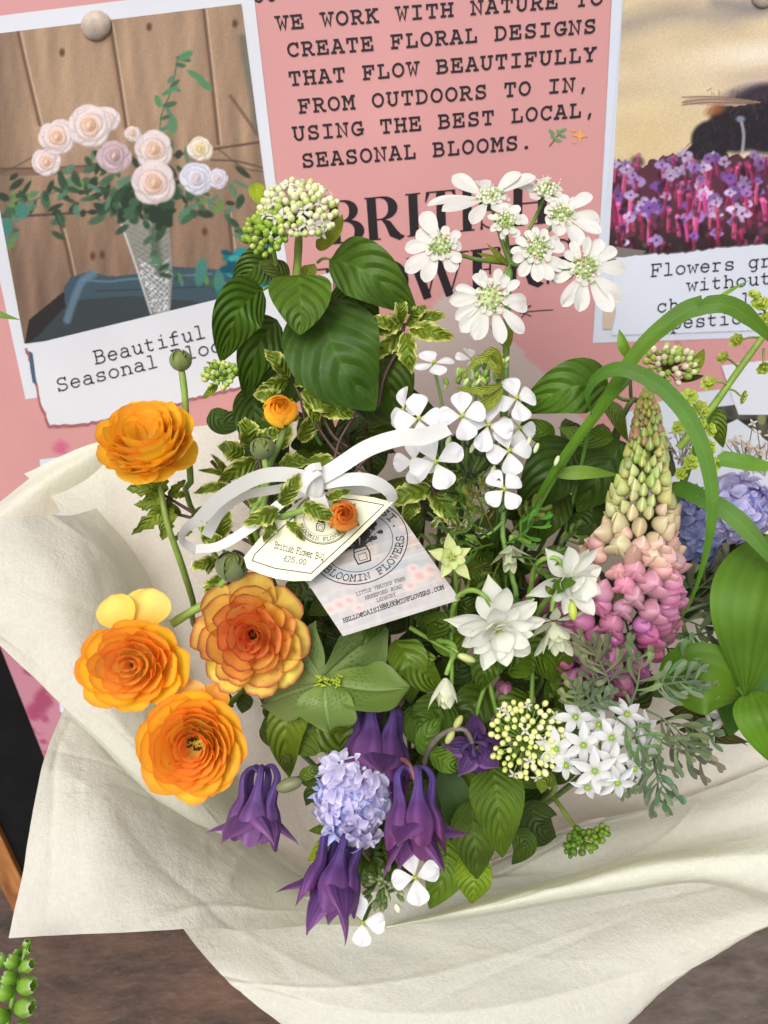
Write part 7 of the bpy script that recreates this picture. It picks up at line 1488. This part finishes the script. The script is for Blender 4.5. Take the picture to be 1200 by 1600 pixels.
stem(lo, [(745, 1330, .46), (740, 1280, .47), (720, 1200, .5)], 4, 5, (84, 116, 50))
mid = Thing('leafy_stem', 'mid green pointed leaves filling the gap around the white columbines', 'branch', P(760, 1060, .47))
MIDL = (((792, 1050), (835, 1022), (868, 1066), 62), ((868, 1068), (880, 1085), (870, 1110), 44), ((745, 990), (700, 1000), (665, 985), 52), ((670, 1000), (690, 970), (655, 968), 30), ((640, 1015), (660, 1050), (690, 1075), 60), ((764, 1075), (735, 1110), (712, 1150), 64), ((700, 1090), (672, 1130), (640, 1150), 74), ((620, 1000), (640, 1040), (640, 1100), 60), ((895, 1000), (880, 1050), (850, 1100), 50), ((920, 985), (890, 1010), (870, 1060), 40),
        ((900, 1040), (930, 1060), (950, 1040), 44), ((905, 1085), (880, 1060), (900, 1040), 44), ((780, 900), (760, 915), (740, 912), 26), ((700, 950), (730, 945), (760, 945), 30), ((640, 930), (665, 960), (660, 1000), 40), ((790, 1010), (760, 1040), (750, 1080), 50), ((700, 1200), (730, 1230), (720, 1280), 50), ((830, 1090), (800, 1110), (780, 1150), 60), ((650, 1100), (660, 1140), (700, 1160), 56), ((850, 1120), (900, 1130), (930, 1110), 50), ((560, 950), (520, 940), (480, 960), 50), ((600, 960), (560, 985), (540, 1010), 50), ((720, 880), (740, 900), (735, 940), 36), ((810, 950), (830, 990), (815, 1030), 44))
q = random.Random(55)
for i, (a, b, c, w) in enumerate(MIDL):
    d = .458 + .008 * (i % 3); g = q.choice(((66, 106, 34), (58, 96, 32), (76, 118, 42), (52, 88, 34))); leaf(mid, [(*a, d), (*b, d - .012), (*c, d)], w, g, M_leafs if i % 2 else M_leaf, 'ovate', .16, q.uniform(-25, 25), 22, 11, .08)
for s_ in ([(700, 1170), (706, 1060), (704, 960)], [(790, 1160), (770, 1090), (764, 1040), (780, 1000)], [(760, 1200), (745, 1120), (770, 1040)], [(640, 980), (690, 1010), (740, 1040)], [(830, 1120), (832, 1020), (826, 930), (850, 880)]): stem(mid, [(x, y, .462) for x, y in s_], 4, 3.4, (112, 146, 56), 18, 6)
# deep filler: leafy stems in shade between the flowers
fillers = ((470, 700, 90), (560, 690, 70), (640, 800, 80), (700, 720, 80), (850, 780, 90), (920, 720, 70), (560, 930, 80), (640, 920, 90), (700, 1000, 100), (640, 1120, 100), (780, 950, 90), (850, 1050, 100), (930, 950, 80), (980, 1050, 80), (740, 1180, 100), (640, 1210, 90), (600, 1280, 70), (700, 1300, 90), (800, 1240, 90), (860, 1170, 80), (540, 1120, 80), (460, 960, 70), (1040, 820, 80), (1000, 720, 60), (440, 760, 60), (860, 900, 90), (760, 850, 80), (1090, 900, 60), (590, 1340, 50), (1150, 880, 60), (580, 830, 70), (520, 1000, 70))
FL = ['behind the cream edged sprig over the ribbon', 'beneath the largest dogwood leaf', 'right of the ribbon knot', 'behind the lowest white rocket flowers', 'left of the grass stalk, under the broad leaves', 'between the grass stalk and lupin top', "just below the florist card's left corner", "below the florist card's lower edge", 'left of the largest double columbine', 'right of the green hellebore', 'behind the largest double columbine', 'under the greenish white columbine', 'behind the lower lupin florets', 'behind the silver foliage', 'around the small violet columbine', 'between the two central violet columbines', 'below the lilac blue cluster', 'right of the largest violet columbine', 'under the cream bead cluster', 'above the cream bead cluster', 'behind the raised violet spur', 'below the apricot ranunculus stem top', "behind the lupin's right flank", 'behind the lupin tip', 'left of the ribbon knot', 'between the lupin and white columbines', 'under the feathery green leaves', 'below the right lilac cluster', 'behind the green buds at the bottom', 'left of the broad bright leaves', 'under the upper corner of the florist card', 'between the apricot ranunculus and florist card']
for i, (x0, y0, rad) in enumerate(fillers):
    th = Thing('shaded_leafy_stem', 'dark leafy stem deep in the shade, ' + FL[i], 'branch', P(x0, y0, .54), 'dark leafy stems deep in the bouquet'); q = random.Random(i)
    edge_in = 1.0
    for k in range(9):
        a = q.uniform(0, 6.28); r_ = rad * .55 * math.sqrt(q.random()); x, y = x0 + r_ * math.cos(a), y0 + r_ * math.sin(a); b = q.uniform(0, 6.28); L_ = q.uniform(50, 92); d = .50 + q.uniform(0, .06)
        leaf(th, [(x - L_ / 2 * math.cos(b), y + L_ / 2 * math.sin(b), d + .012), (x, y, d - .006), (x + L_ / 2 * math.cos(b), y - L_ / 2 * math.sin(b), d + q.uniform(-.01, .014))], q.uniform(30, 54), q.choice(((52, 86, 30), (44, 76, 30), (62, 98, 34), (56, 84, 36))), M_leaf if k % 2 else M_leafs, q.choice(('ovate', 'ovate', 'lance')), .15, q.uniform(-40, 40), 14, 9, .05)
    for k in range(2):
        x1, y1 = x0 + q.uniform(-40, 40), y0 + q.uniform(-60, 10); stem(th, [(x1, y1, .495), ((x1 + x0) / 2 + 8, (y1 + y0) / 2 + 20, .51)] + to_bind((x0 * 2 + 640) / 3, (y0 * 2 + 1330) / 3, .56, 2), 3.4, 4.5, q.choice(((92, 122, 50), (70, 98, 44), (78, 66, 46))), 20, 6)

# ------------------------------------------------------------ green pod sprig in the lower left corner
cs = Thing('green_pod_sprig', 'sprig of translucent green bell pods in the lower left corner', 'foliage', P(10, 1620, .42)); q = random.Random(44)
stem(cs, [(4, 1640, .42), (18, 1570, .415), (30, 1520, .412), (42, 1478, .41)], 4, 2.6, (120, 160, 70), 22, 7)
def pod(x, y, d, ang, r):
    a = math.radians(ang); ax = math.cos(a) * RX + math.sin(a) * UY + .25 * BZ; B3 = basis(nrm(ax)); t, s = np.meshgrid(np.linspace(0, 1, 10), np.linspace(0, 2 * math.pi, 18, endpoint=False), indexing='ij')
    w = np.sin(np.pi * (.04 + .80 * t)) ** .7 * (1 + .08 * np.cos(5 * s)); z = t * 1.5 + .10 * np.cos(5 * s) * (t > .85); V = np.stack([w * np.cos(s) * .72, w * np.sin(s) * .72, z], -1) * r * px(d)
    cs.grid('pod', P(x, y, d) + V @ B3.T, M_petal, mixc(mixc(lin((96, 150, 36)), lin((150, 190, 70)), t), lin((214, 226, 190)), np.clip((t - .86) / .14, 0, 1) * .8), wrap=True)
for (x, y, a, r) in ((40, 1480, 70, 9), (36, 1486, 20, 9), (34, 1492, 150, 9), (30, 1508, 140, 15), (33, 1512, 25, 15), (27, 1530, 160, 15), (28, 1540, 10, 20), (22, 1555, 150, 17), (24, 1572, 5, 21), (16, 1590, 165, 18), (18, 1606, -5, 20), (8, 1545, 140, 18), (6, 1510, 110, 14)):
    pod(x, y, .412 + q.uniform(-.004, .004), a, r * .98);
